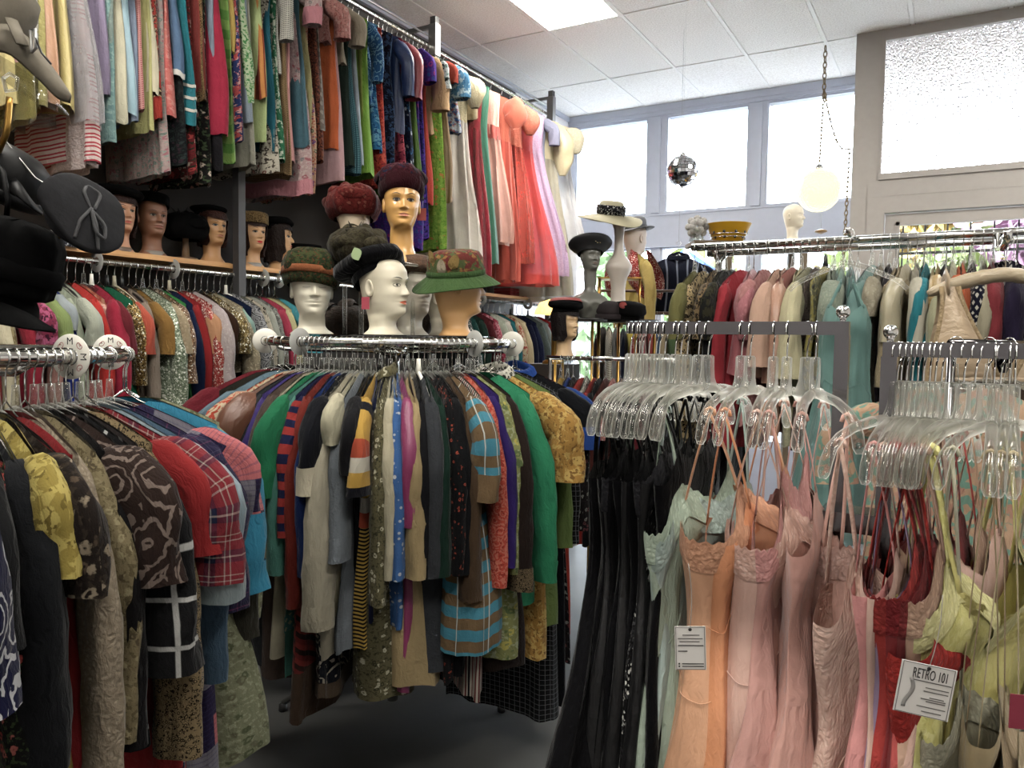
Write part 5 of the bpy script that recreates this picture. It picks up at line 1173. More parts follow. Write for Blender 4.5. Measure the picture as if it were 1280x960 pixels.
sl_at(874, YA, ZH, 'solid #a9bba8', 1.10, 'pale mint slip with lace bust', wa, ga, ha, rz=-.02, lace='lace #b9c9b4 #8ca08c', seam=.32, flare=1.2, cups=.02)
sl_at(886, YA, ZH, 'solid #9fb2ac satin', 1.12, 'grey green satin slip', wa, ga, ha, rz=.10, lace='lace #aebfb8 #83978f', zst=-0.320, zu=-0.400, cups=.02)
sl_at(928, YA, ZH, 'solid #e3a77c satin', 1.15, 'peach satin slip with frilled neckline', wa, ga, ha, rz=-.02, lace='lace #dca27c #b47c5c', t=.055, seam=.38, flare=1.25, cups=.025, amp=.012, zst=-0.280, zc=-0.350)
sl_at(939, YA, ZH, 'solid #e2925c satin', 1.05, 'deep orange peach satin slip', wa, ga, ha, rz=-.09, t=.035, seam=.25, cups=.03, zst=-0.310, zc=-0.370)
sl_at(968, YA, ZH, 'solid #e3b5a4 satin', 1.20, 'pale blush satin slip', wa, ga, ha, rz=-.17, t=.045, lace='lace #e6c0b0 #c4917f', cups=.03, seam=.30, zst=-0.310, zc=-0.380)
sl_at(985, YA, ZH, 'solid #e4a79c sheer', .95, 'sheer rose pink slip', wa, ga, ha, rz=-.14, lace='lace #e0a29c #bc7a76', zst=-0.250, zc=-0.310)
sl_at(1010, YA, ZH, 'solid #dda99a', 1.25, 'pink slip with wide square lace top', wa, ga, ha, ra=-PI/2+.62, t=.016, vshape=False, zst=-0.380, zc=-0.370, zu=-0.370, seam=.32, top='solid #dfae9f', lace='lace #e4bcae #a97c70', flare=1.12, lean=-.02)
sl_at(1021, YA, ZH, 'solid #dfa597 sheer', .90, 'rose sheer slip nearest the post', wa, ga, ha, rz=-.16, zst=-0.270, zc=-0.350)
wb, gb, hb = 'on the right square-tube arm', 'slips on the right square-tube arm', 'clear hangers on the right square-tube arm'
ZH2 = ZB_+.0125-.0145
sl_at(1124, YB, ZH2, 'solid #e2b6a2 satin', 1.12, 'light pink satin slip with sheer lace bust', wb, gb, hb, rz=.36, t=.03, zst=-0.330, zc=-0.420, zu=-0.450, seam=.40, top='lace #e8c6b6 #c69c8b', cups=.035)
BS = [(1129, 'solid #d98f8c', 1.10, 'medium pink slip beside the post', dict(rz=.04, zst=-0.350, zc=-0.410)),
 (1136, 'solid #d9b3a2 satin', 1.15, 'pale shell pink slip', dict(rz=.0, zst=-0.310, zc=-0.380)),
 (1143, 'solid #9a83a4 satin', 1.2, 'lavender purple slip', dict(rz=.0, zst=-0.350, zc=-0.430)),
 (1150, 'solid #a8322c', 1.2, 'brick red slip with wide straps', dict(rz=.02, t=.035, strapw=.011, lace='lace #a8322c #6c1c1c')),
 (1157, 'solid #8c2226 satin', 1.2, 'dark red satin slip', dict(rz=.04, t=.035, strapw=.009, lace='lace #8c2428 #5c1418', zst=-0.310, zc=-0.390)),
 (1165, 'solid #b8291f', 1.15, 'bright red slip with lace cups', dict(rz=-.05, t=.04, strapw=.008, top='lace #b82a20 #7c1814', cups=.03, zst=-0.350, zc=-0.450, zu=-0.470, seam=.25)),
 (1172, 'solid #7c2a2c satin', 1.2, 'wine red slip', dict(rz=.06, lace='lace #8c3434 #5c1c1e')),
 (1180, 'solid #c0504c', 1.15, 'coral red slip', dict(rz=.1, zst=-0.330, zc=-0.400)),
 (1193, 'solid #c29a80 satin', 1.2, 'nude beige slip with scalloped lace', dict(rz=.10, lace='lace #cda88c #997560', zst=-0.290, zc=-0.370)),
 (1208, 'solid #d0a898', 1.1, 'powder pink slip', dict(rz=.2, zst=-0.310, zc=-0.370)),
 (1222, 'solid #d3cd7a satin', 1.25, 'pale yellow satin slip with white lace edge', dict(rz=.25, t=.03, lace='lace #dcd79a #b9b26c', zst=-0.320, zc=-0.450, zu=-0.410, seam=.36, cups=.035, top='print #d3cd7a #cbc46c #dbd68c', strapw=.011)),
 (1236, 'solid #cfc56a satin', 1.0, 'yellow slip with ruched cups', dict(rz=.45, lace='lace #d4cb78 #aca256', zst=-0.370, zc=-0.450, cups=.05, strapw=.007)),
 (1246, 'solid #a8946a satin', 1.25, 'dark khaki beige slip', dict(rz=-.1, zst=-.50, zc=-.56, zu=-.58)),
 (1254, 'solid #a9a68c satin', 1.25, 'grey sage satin slip', dict(rz=.3, lace='lace #b4b198 #84816c', zst=-.52, zc=-.58, zu=-.6)),
 (1265, 'solid #a89270', 1.2, 'taupe beige slip', dict(rz=-.05, zst=-.56, zc=-.62, zu=-.64)),
 (1272, 'solid #c2b28c', 1.1, 'straw beige slip at the frame edge', dict(rz=-.1, zst=-.60, zc=-.66, zu=-.68))]
for px, sp, L, c, k in BS: sl_at(px, YB, ZH2, sp, L, c, wb, gb, hb, **k)
# second-row clothes behind the right arm: swirl blouse and pieces in clear hangers
def back_piece(px, dep, z, style, spec, core, rz=.3, L=.6, kind='clear', **k):
    q = at_d(px, 440, dep); loc = (q[0], q[1], z)
    garment(style, spec, L, loc, rz, core, 'clothes on the rail behind the right arm', **k); hanger(kind, loc, rz, HW[kind]+' hanger holding the '+core[:60], None)
    return loc
lo = [back_piece(1195, 1.98, 1.51, 'b', 'paisley #7fb09c #d8b08c #cf9a80 1.6', 'mint and peach swirl print blouse behind the right arm', rz=.05, sl='s', t=.03),
      back_piece(1236, 2.03, 1.51, 'b', 'print #3a2c20 #8a7c5c #c8c09c', 'brown and cream print blouse behind the right arm', rz=-.5, sl='s', t=.03),
      back_piece(1262, 2.10, 1.51, 'b', 'solid #b5b09c sheer', 'pale grey sheer blouse behind the right arm', rz=-.7, sl='s', t=.02)]
q0, q1 = np.array(lo[0]), np.array(lo[2]); er = empty('low_rail', (q0[0], q0[1], 0), 0, 'plain low chrome rail hidden behind the right square-tube arm', 'clothes rack'); dq = (q1-q0)*(1, 1, 0)
G().tube([-.1*dq+(0, 0, 1.508), 2.2*dq+(0, 0, 1.508)], .011, 10).obj('rail', SQM, er)
for k in (-.08, 2.1): G().tube([dq*k+(0, 0, .0), dq*k+(0, 0, 1.508)], .011, 8).obj('post', SQM, er)
# paper price tags
PAPER = simple('tag_card', '#b9b6b2', .8, raw=True); INK = simple('tag_ink', '#4a4644', .8); GREYI = simple('tag_grey_print', '#8f8a86', .8)
def price_tag(px, py, dep, w, h, rz, roll, label, title=None):
    q = at_d(px, py, dep); e = empty('price_tag', q, rz, label, 'price tag', None, (0, roll)); e.rotation_mode = 'ZYX' if False else 'XYZ'
    G().box(-w/2, w/2, -.0005, .0005, -h/2, h/2).obj('card', PAPER, e, False)
    MX = Matrix.Rotation(PI/2, 4, 'X'); y = -.0009
    g = G(); 
    for z0_ in (h*.48, -h*.48-.0008): g.box(-w*.47, w*.47, -.0010, -.0005, z0_, z0_+.0008)
    for x0_ in (-w*.47, w*.47-.0008): g.box(x0_, x0_+.0008, -.0010, -.0005, -h*.48, h*.48)
    g.obj('printed_border', GREYI, e, False)
    G().lathe([(.0012, 0), (.0026, 0), (.0026, .0006), (.0012, .0006)], 14).obj('eyelet', DARKMETAL, e, M=Matrix.Translation((0, -.0004, h*.43)) @ MX)
    if title:
        t = text_mesh(title, .0125, 'title', INK, e, Matrix.Translation((w*.05, y, h*.30)) @ MX @ Matrix.Diagonal((.72, 1.55, 1, 1)))
        for k, (x0_, x1_, zz) in enumerate(((-.30, .45, .17), (.0, .42, .06), (-.02, .42, -.01), (.1, .36, -.12), (-.05, .40, -.16), (.05, .40, -.20), (-.1, .42, -.31), (0, .36, -.40))):
            G().box(x0_*w, x1_*w, -.0010, -.0005, zz*h-.0007, zz*h+.0007).obj('printed_line', GREYI, e, False)
        s = np.linspace(0, 1, 12); G().tube(np.stack([w*(-.28+.06*np.sin(5*s)), 0*s-.0008, h*(.20-.58*s)], 1), .003, 6, flat=.1, ref=(0, 1, 0)).obj('printed_figure', simple('tag_pale_print', '#b9b5b0', .8), e)
    else:
        for k, (x0_, x1_, zz) in enumerate(((-.25, .3, .30), (-.40, .40, .22), (-.35, .30, .15), (-.40, .42, .06), (-.40, -.1, -.07), (-.28, .42, -.36), (-.28, .42, -.42))):
            G().box(x0_*w, x1_*w, -.0010, -.0005, zz*h-.0007, zz*h+.0007).obj('printed_line', GREYI if k < 3 else INK, e, False)
        for zz in (-.36, -.42): G().box(-.40*w, -.35*w, -.0010, -.0005, zz*h-.0012, zz*h+.0012).obj('printed_mark', INK, e, False)
    s = np.linspace(0, 1, 8); G().tube(np.stack([.004*np.sin(3*s), .004*s, h*.43+.10*s], 1), .0006, 4).obj('string', simple('string', '#cfcac0', .9), e)
price_tag(863, 810, 1.16, .046, .067, .42, -.05, 'white paper price tag hanging on the mint and peach slips')
price_tag(1156, 863, 1.02, .068, .071, .30, .13, 'square white shop card hanging between the red and yellow slips', 'RETRO 101')
q = at_d(1277, 890, 1.05); ct = empty('price_tag', q, .3, 'crimson card tag at the right edge among the sage slips', 'price tag'); G().box(-.015, .015, -.0006, .0006, -.024, .024).obj('card', simple('crimson_card', '#b81c48', .7), ct, False)
# ------------------------------------------------------------------ far rack and window side clothes
def free_garment(px, d0, z, style, spec, L, core, group, rz, hg, **k):
    q = at_d(px, 440, d0); loc = (q[0], q[1], z)
    garment(style, spec, L, loc, rz, core, group, **k); hanger(R_.choice(['clear', 'wire']), loc, rz, 'hanger holding the '+core.replace(' on the small far rack', '')+(' on the far rack' if 'far' in core else ''), hg)
raz = math.atan2(dv[1], dv[0]); nL = math.hypot(dv[0], dv[1])
FR = [(700, 'd', 'solid #c8a02c', 'mustard yellow dress'), (709, 'd', 'solid #1f4494', 'blue dress'), (716, 'd', 'floral #1c1a1c #8a8a84 #5c4a48 #2a2426 .5', 'black dress with pale specks'), (726, 'd', 'solid #b83224', 'tomato red dress'), (734, 'd', 'leopard #d8d6cc #1a1a1a #8a8a80 .7', 'black and white animal print dress'),
      (742, 'd', 'solid #9c241c', 'brick red dress'), (750, 'd', 'solid #16171a', 'black dress'), (758, 'd', 'solid #5c2a24', 'maroon brown dress'), (767, 'd', 'floral #d88c84 #b83a3a #e8d8c8 #a85c5c .5', 'pink floral dress'), (778, 'd', 'solid #8c6c5c', 'mushroom brown dress'), (790, 'd', 'print #30343a #7c8084 #1c1e22', 'grey print dress'), (802, 'd', 'solid #384a3a', 'dark green dress'), (816, 'd', 'solid #70222c', 'burgundy dress'), (830, 'd', 'solid #23252c', 'charcoal dress')]
for k, (px, st, sp, c) in enumerate(FR):
    s = np.clip(((at_d(px, 448, 4.1)-FA)@dv)/nL/nL, .02, .98); loc = FA+dv*s
    rz = raz-PI/2+R_.uniform(-.1, .1); cc = c+' on the small far rack'
    garment(st, sp, .95, (loc[0], loc[1], FA[2]), rz, cc, 'clothes on the small far rack', t=.022, sl=R_.choice(['s', 'l', 's'])); hanger(R_.choice(['clear', 'wire']), (loc[0], loc[1], FA[2]), rz, 'hanger holding the '+cc, 'hangers on the small far rack')
# low rail beside the window
WA, WB = at_d(748, 391, 5.6), at_d(850, 389, 5.5); WB[2] = WA[2]; we = empty('window_rail_rack', (WA[0], WA[1], 0), 0, 'thin brown rail rack standing close to the shop windows', 'clothes rack'); dw = WB-WA
BROWN = simple('brown_metal', '#4a3830', .5, .4)
G().tube([(0, 0, WA[2]), (dw[0], dw[1], WA[2])], .012, 8).obj('rail', BROWN, we)
G().tube([(0, 0, WA[2]+.16), (dw[0], dw[1], WA[2]+.16)], .010, 8).obj('rail', BROWN, we)
for k in (.0, .48, .55, 1): G().tube([dw*k*(1, 1, 0), dw*k*(1, 1, 0)+(0, 0, WA[2]+.2)], .011, 8).obj('post', BROWN, we)
for k, (s, sp, c) in enumerate(((.05, 'solid #2a1c1a', 'dark brown dress'), (.13, 'dots #d8d4c4 #6c4a34 .9', 'white dress with brown spots'), (.22, 'solid #8a8a88', 'plain grey dress'), (.32, 'solid #1c2438', 'ink blue dress'), (.40, 'solid #d8c42c', 'yellow dress'), (.48, 'floral #b83c4c #e8c8c0 #8c2434 #c86c74', 'red floral dress'), (.56, 'vstripe #c86c74 #e0d4c8', 'pink and white striped dress'), (.64, 'solid #a83a34', 'dull red dress'), (.72, 'solid #3a5c84', 'steel blue dress'), (.80, 'solid #c8b48c', 'sand coloured dress'), (.88, 'solid #5a7a48', 'fern green dress'))):
    loc = WA+dw*s; rz = math.atan2(dw[1], dw[0])-PI/2+R_.uniform(-.2, .2)
    garment('d', sp, .85, tuple(loc), rz, c+' on the thin brown rail by the window', 'clothes on the brown window rail', t=.03); hanger('wire', tuple(loc), rz, 'wire hanger holding the '+c+' on the brown window rail', 'hangers on the brown window rail')

# ------------------------------------------------------------------ size discs
DISC = simple('size_disc_white', '#b9b7ae', .45, raw=True); DISCC = simple('size_disc_clear', '#a4a4a0', .3, trans=.35, raw=True); RED = simple('disc_red_print', '#c23a44', .7)
_dm = {}
def size_disc(loc, ax, label, letters=False, mat=None, r=.046, group='size discs'):
    """ax: direction of the rail in the ground plane; the disc stands across it"""
    rz = math.atan2(ax[1], ax[0])-PI/2; e = empty('size_disc', loc, rz, label, 'size disc', group)
    # ring disc with a hole for the tube, in local xz plane
    def lz(P, a): return P[..., [0, 2, 1]]
    G().lathe([(.018, -.0012), (r, -.0012), (r+.0006, 0), (r, .0012), (.018, .0012), (.018, -.0012)], 40, cap0=False, cap1=False, fn=lz).obj('disc', mat or DISC, e)
    if letters:
        for k in range(4):
            t = k*PI/2; M = Matrix.Rotation(-t, 4, 'Y') @ Matrix.Translation((0, -.0014, r*.68)) @ Matrix.Rotation(PI/2, 4, 'X')
            text_mesh('M', .021, 'letter', INK if False else BLACKP, e, M, .0002)
            t2 = t+PI/4; M = Matrix.Rotation(-t2, 4, 'Y')
            s = np.linspace(0, 1, 14); G().tube(np.stack([.006*np.cos(9*s)+.008*(s-.5), 0*s-.0015, r*.68+.005*np.sin(9*s)], 1), .0007, 4).obj('red_scribble', RED, e, M=M)
    return e
def ring_disc(C, R, z, px, label, near=True, **k):
    d = Dv(px, 430)[:2]; d /= np.hypot(*d); b = -(d@C); disc = b*b-(C@C-R*R); tt = (-b-math.sqrt(disc)) if disc > 0 and near else (-b+math.sqrt(max(disc, 0)))
    P = d*tt; n = P-C; ax = np.array([-n[1], n[0]]); 
    if ax @ np.array([P[0], P[1]]) < 0: ax = -ax
    return size_disc((P[0], P[1], z), ax, label, **k)
ring_disc(CL, RL_, ZLR, 88, 'white size disc lettered M on the front left ring, left one', letters=True)
ring_disc(CL, RL_, ZLR, 138, 'white size disc lettered M on the front left ring, right one', False, letters=True)
ring_disc(CC, RC_, ZC, 332, 'white size disc at the left end of the centre ring', mat=DISC)
ring_disc(CC, RC_, ZC, 375, 'clear size disc on the centre ring below the closed-eyed head', mat=DISCC)
ring_disc(CC, RC_, ZC, 593, 'clear size disc on the centre ring right of the green hat', mat=DISCC)
ring_disc(CC, RC_, ZC, 640, 'white size disc at the right end of the centre ring', mat=DISC)
for k, px in enumerate((121, 217, 300, 329, 349)):
    q = at_x(px, 332, XR); size_disc((XR, q[1], ZL), (0, 1), ['first', 'second', 'third', 'fourth', 'fifth'][k]+' grey size disc from the left on the low wall rail', mat=DISCC)
for k, px in enumerate((602, 660)):
    q = at_x(px, 375, XR); size_disc((XR, q[1], ZL), (0, 1), ('left' if k == 0 else 'right')+' grey size disc on the far part of the low wall rail', mat=DISCC)

# ------------------------------------------------------------------ mannequin heads on the shelf
def face_to(P, turn=0.0): return math.atan2(P[1]-EYE[1], P[0]-EYE[0])-PI/2+turn   # rz that turns local -y towards the camera
FELT = simple('black_felt', '#0a0a0b', .95, spec=.08, noise=.1); FELTG = simple('grey_felt', '#2f2f32', .95, spec=.08, noise=.12, nscale=60, bump=.2)
VELV = fabric('solid #0e0e12 velvet')
def shelf_head(px, label, skin, turn, wig, scale=.82, x=-3.30, **k):
    q = at_x(px, 300, x); loc = (x, q[1], ZS); rz = face_to(loc, turn); return (*head('mannequin', loc, rz, skin, label, scale, wig=wig, nk=.75, **k), loc, rz)
def put_hat(at, rz, off, tilt, label, sc=1.0):
    p = at(off); e = empty('hat', p, rz, label, 'hat', 'hats on mannequin heads and stands', tilt); e.scale = (sc,)*3; return e
GH = 'mannequin heads on the shelf'
h, at, l, rz = shelf_head(149, 'tan mannequin head with brown bob wig under black beret, on the shelf', '#a87c60', .55, ('#3a2018', -.03, 0), group=GH, base='#8a7360')
beret(put_hat(at, rz, (0, .01, .178), (-.12, .08), 'black felt beret on the leftmost bobbed shelf head', .82), FELT, .135, .06)
h, at, l, rz = shelf_head(190, 'brown mannequin head without wig under black pillbox, on the shelf', '#74503c', .45, None, base='#b8b0a4', group=GH, lip='#7c4a40')
e = put_hat(at, rz, (0, .01, .172), (-.1, .1), 'black pillbox hat with bow on the bald brown shelf head', .82); pillbox(e, FELT, .095, .065); feather_spray(e, FELT, (0, 0, .06), 8, .05, 3, 'bow_loop', 1.0, (0, 0, .5))
q = at_x(232, 300, -3.30); hs = empty('hat_stand', (-3.30, q[1], ZS), 0, 'tan wooden hat stand under the black lace hat on the shelf', 'hat stand'); TANW = simple('tan_wood', '#8f6b45', .5, noise=.1)
G().lathe([(.055, 0), (.055, .012), (.018, .02), (.014, .10), (.016, .125), (.03, .135)], 24).obj('stem', TANW, hs)
e = hat_root('hat', (-3.30, q[1], ZS+.13), 0, (0, 0), 'black lacy ruffled hat on a wooden stand on the shelf'); petal_hat(e, FELT, .105, 9, 5, kind='ruffle'); feather_spray(e, simple('black_net', '#18181a', .8), (0, -.02, .06), 16, .10, 9, 'lace_frill', 1.3, (0, -.3, .6))
h, at, l, rz = shelf_head(265, 'fair mannequin head with auburn wig right of the wooden hat stand, on the shelf', '#a98058', .6, ('#4a2418', -.01, 1), group=GH, iris='#24405a', lip='#9c6a54')
e = put_hat(at, rz, (0, .02, .185), (-.15, .0), 'small dark net hat on the auburn shelf head', .82); beret(e, FELT, .105, .05)
h, at, l, rz = shelf_head(315, 'mannequin head with red lips and auburn wig under leopard hat, on the shelf', '#b58e68', .6, ('#3c2016', -.04, 2), base='#c9c6be', lip='#b02a26', group=GH)
e = put_hat(at, rz, (0, .0, .165), (-.05, .05), 'leopard print pillbox hat on the red-lipped shelf head', .82); pillbox(e, fabric('leopard #9a7c48 #2a1c10 #b8955c .5'), .098, .075)
h, at, l, rz = shelf_head(347, 'mannequin head in right profile with brown wig under black beret, on the shelf', '#b08a62', 1.35, ('#2c1a12', -.06, 0), base='#c4c0b8', group=GH)
beret(put_hat(at, rz, (0, .02, .172), (-.2, .05), 'black soft beret on the shelf head in profile', .82), FELT, .125, .06, seed=2)
q = at_x(381, 310, -3.30); hs = empty('hat_stand', (-3.30, q[1], ZS), 0, 'thin two-legged clear stand under the black ring hat, end of shelf', 'hat stand')
for s in (-.016, .016): G().tube([(0, s, 0), (0, s, .125)], .003, 6).obj('rod', ACRYL, hs)
G().lathe([(.03, 0), (.03, .004)], 16).obj('base', ACRYL, hs)
e = hat_root('hat', (-3.30, q[1], ZS+.125), 0, (.1, .15), 'black ring pillbox hat on a thin clear stand at the shelf end'); pillbox(e, FELT, .088, .045)
q = at_x(66, 292, -3.25); e = hat_root('hat', (-3.25, q[1], ZS+.005), 0, (0, 0), 'black and white beaded cap lying at the left of the shelf'); beret(e, fabric('sequin #14141a #3c3c44 #c9c9cc'), .10, .05)
q = at_x(83, 290, -3.36); h, at = head('mannequin', (-3.36, q[1], ZS), face_to((-3.36, q[1]), .3), '#c0a078', 'pale tan head stump half hidden by the grey felt beret, on the shelf', .72, face=False, group=GH)

# ------------------------------------------------------------------ heads on the centre ring
ZTOP = ZC+.027
FOAM, TANH = '#b4af9f', '#aa8355'
def ring_head(px, py, dep, label, skin, turn, z=ZTOP, sc=.80, **k):
    q = at_d(px, py, dep); loc = (q[0], q[1], z); rz = face_to(loc, turn); e, at = head('mannequin', loc, rz, skin, label, sc, group='mannequin heads on the centre round rack', **k); return e, at, loc, rz
h, at, l, rz = ring_head(390, 400, 2.95, 'white mannequin head with closed eyes at the left of the ring top', FOAM, .12, eyes='closed', lip=None, brow='#c9c4b8', sc=.98, nk=.42)
e = put_hat(at, rz, (0, .008, .158), (-.12, .10), 'green and orange tweed hat on the closed-eyed white head'); M1 = fabric('print #2f3a24 #48522e #6a3c22 .5 wool')
petal_hat(e, M1, .118, 0, 8); G().lathe([(.088, -.045), (.100, -.042), (.112, -.010), (.098, .012)], 40, 1, 1.1, cap0=False, cap1=False).obj('brim', M1, e)
G().lathe([(.104, -.010), (.116, -.008), (.115, .018), (.103, .020)], 40, 1, 1.1, cap0=False, cap1=False).obj('band', fabric('solid #a05c30 wool'), e)
h, at, l, rz = ring_head(480, 400, 2.82, 'white mannequin head with drawn eyes turned right under black beret', '#b8b19e', .95, eyes='drawn', lip='#c06a50', brow='#1c1a18', sc=.98, nk=.42)
e = put_hat(at, rz, (.0, .038, .155), (-.52, .05), 'black velvet beret with a green leaf pin'); beret(e, VELV, .125, .075, seed=1, lump=.06)
lf = G().grid(np.array([[(a_*.016, -.0-b_*.002, (b_-.5)*.05) for a_ in (-math.sin(PI*b_), 0, math.sin(PI*b_))] for b_ in np.linspace(0.02, .98, 7)]), False).obj('leaf_pin', simple('leaf_pin_green', '#7a9a48', .5), e, M=Matrix.Translation((-.128, -.035, .045)) @ Matrix.Rotation(-1.3, 4, 'Z') @ Matrix.Rotation(-.35, 4, 'X') @ Matrix.Scale(1.3, 4))
p = at((-.082, .02, .045)); pt = empty('price_tag', p, rz-PI/2, 'bright pink paper tag by the ear of the drawn-eyed head', 'price tag'); G().box(-.017, .017, -.006, -.005, -.022, .022).obj('card', simple('pink_card', '#d8405c', .7), pt, False)
h, at, l, rz = ring_head(513, 398, 3.08, 'white mannequin head behind the drawn-eyed one, under brown fur hat', '#b8b2a4', .75, eyes='closed', lip=None, brow='#c9c4b8', sc=.98, nk=.5)
e = put_hat(at, rz, (0, .015, .155), (-.15, 0), 'brown fur hat on the rear white head'); beret(e, simple('brown_fur', '#6c482c', .9, noise=.35, nscale=60, bump=1.0), .125, .085, seed=4)
h, at, l, rz = ring_head(571, 402, 2.88, 'tan mannequin head facing away right under the green bucket hat', TANH, 1.75, lip=None, face=True, eyes='closed', sc=.98, nk=.5)
e = put_hat(at, rz, (0, .004, .142), (-.10, -.18), 'green bucket hat with red and yellow autumn leaves', .98); brim_hat(e, fabric('print #5a6a3c #7c3430 #a8783c 1.3 wool'), .098, .105, .150, brimm=fabric('solid #4c6c3a wool'), bandm=fabric('solid #4a6a38 wool'), droop=.035, wave=.010)
for k in range(5): G().grid(np.array([[((b_-.5)*.07*(1+.3*math.sin(5*b_)), .002*math.sin(9*b_), a_*.020*math.sin(PI*b_)) for a_ in (-1, 0, 1)] for b_ in np.linspace(.04, .96, 7)]), False).obj('felt_leaf', fabric('solid #b8a88c wool' if k % 2 else 'solid #a88a48 wool'), e, M=Matrix.Rotation(1.1+.45*k, 4, 'Z') @ Matrix.Translation((.104, 0, .045+.018*(k % 3))) @ Matrix.Rotation(PI/2, 4, 'Z') @ Matrix.Rotation(.5*k, 4, 'Y'))
h, at, l, rz = ring_head(553, 395, 3.20, 'white mannequin head in right profile behind the green bucket hat', FOAM, 1.3, eyes='closed', lip=None, brow='#c9c4b8', sc=.85, nk=.5)
for px, lab in ((437, 'dark brown fur collar hat standing behind the left acrylic leg'), (500, 'olive brown fur hat standing behind the drawn-eyed head')):
    q = at_d(px, 400, 3.25); e = hat_root('hat', (q[0], q[1], ZTOP+.02), 0, (0, 0), lab); petal_hat(e, simple('dark_fur', '#3c2c1e', .95, noise=.4, nscale=70, bump=1.0), .13, 6, 12, kind='fur_tuft')
# acrylic riser
q = at_d(473, 400, 3.05); ZR = 1.79; RIM = [(.178, 0), (.184, .001), (.186, .005), (.184, .009), (.178, .010)]; ar = empty('display_riser', (q[0], q[1], ZTOP), 0, 'three-legged clear acrylic riser on the centre ring top', 'display stand')
G().lathe([(.178, ZR-ZTOP-.010), (.182, ZR-ZTOP-.006), (.182, ZR-ZTOP), (.178, ZR-ZTOP+.002)], 64).obj('top_plate', ACRYL, ar); G().lathe([(r_, z_+ZR-ZTOP-.010) for r_, z_ in RIM], 64, cap0=False, cap1=False).obj('rim', CLEAR, ar)
for k in range(4): a_ = .25+k*PI/2; G().tube([(.148*math.cos(a_), .148*math.sin(a_), .0), (.148*math.cos(a_), .148*math.sin(a_), ZR-ZTOP-.010)], .009, 10).obj('leg', CLEAR, ar)
h, at, l, rz = ring_head(502, 300, 3.00, 'glossy tan mannequin head with painted eyes on the riser', '#ad8550', .10, z=ZR+.003, sc=.90, rough=.2, iris='#2a1a12', lip='#a8705c', brow='#241812')
e = put_hat(at, rz, (0, .022, .185), (-.30, 0), 'maroon and blue turban on the glossy tan head', .86); e.scale = (.88, .95, .74); petal_hat(e, fabric('print #3c1820 #54202c #1c2a44 wool'), .105, 6, 21, kind='fold'); G().lathe([(.080, -.065), (.092, -.06), (.103, -.02), (.100, .02)], 40, 1, 1.12, cap0=False, cap1=False).obj('band', fabric('solid #3c161e wool'), e)
h, at, l, rz = ring_head(442, 300, 3.12, 'pale mannequin head seen from behind on the riser', '#c9b8a0', 2.6, z=ZR+.003, sc=.82, face=False)
e = put_hat(at, rz, (0, .0, .115), (.1, .1), 'red floral hat of large overlapping petals on the riser', 1.0); petal_hat(e, fabric('floral #6c1c18 #8a4a3c #7c2a20 #54140f .5'), .112, 9, 6)
q = at_d(449, 312, 2.93); e = hat_root('hat', (q[0], q[1], ZR+.03), 0, (.1, .1), 'olive brown netted hat lying at the front of the riser'); petal_hat(e, fabric('print #3a3424 #4c4630 #2c2418 .5'), .112, 8, 14, kind='feather'); feather_spray(e, simple('olive_net', '#453f2c', .9), (0, -.02, .05), 12, .10, 4, 'net_frill', 1.4, (.3, -.5, .2))
q = at_d(527, 268, 3.06); pt = empty('price_tag', q, .5, 'small red tag hanging behind the glossy tan head', 'price tag'); G().box(-.018, .018, -.0006, .0006, -.024, .024).obj('card', simple('red_card', '#c44438', .7), pt, False); G().tube([(0, 0, .024), (.006, .004, .055)], .0006, 4).obj('string', simple('string', '#cfcac0', .9), pt)

# ------------------------------------------------------------------ hat tree on the front left ring
ht = empty('hat_tree', (CL[0], CL[1], ZLR-.02), 0, 'brass wire hat tree with curved arms rising from the left ring', 'hat stand')
BR = lambda P: tuple(np.array(P)-np.array([CL[0], CL[1], ZLR-.02]))
G().tube([(0, 0, 0), (0, 0, 1.15)], .011, 10).obj('pole', BRASS, ht); G().lathe([(.10, 0), (.10, .01), (.02, .03)], 24).obj('base', BRASS, ht)
def arm(pts, n='arm'):
    P = np.array([BR(p) for p in pts]); t = np.linspace(0, 1, len(P)); tt = np.linspace(0, 1, 24)
    S = np.stack([np.interp(tt, t, P[:, i]) for i in range(3)], 1)
    for _ in range(3): S[1:-1] = (S[:-2]+2*S[1:-1]+S[2:])/4
    G().tube(S, .0065, 8).obj(n, BRASS, ht)
pole = lambda z: np.array([CL[0], CL[1], z])
arm([pole(1.90), at_d(-25, 250, 1.80), at_d(-2, 188, 1.62), at_d(9, 165, 1.58), at_d(12, 122, 1.58)])
arm([pole(1.60), at_d(10, 318, 1.75), at_d(55, 310, 1.66), at_d(80, 290, 1.62), at_d(92, 268, 1.62)])
arm([pole(1.55), at_d(-30, 380, 1.75), at_d(0, 370, 1.68), at_d(18, 345, 1.66), at_d(22, 325, 1.66)])
arm([pole(1.95), at_d(-40, 240, 1.8), at_d(-10, 230, 1.72), at_d(10, 215, 1.7)])
q = at_d(92, 266, 1.62)
def look(P): return math.atan2(P[1]-EYE[1], P[0]-EYE[0])-PI/2
FG = 'hats on the brass hat tree'
e = empty('hat', at_d(96, 276, 1.60), look(q), 'large grey felt beret with bow on the hat tree', 'hat', FG, None); e.rotation_mode = 'YXZ'; e.rotation_euler = (1.0, .62, look(q)-.1)
beret(e, FELTG, .088, .045, .055, seed=3, lump=.05, sx=1.05, sy=.95)
CORD = simple('grey_cord', '#454548', .9)
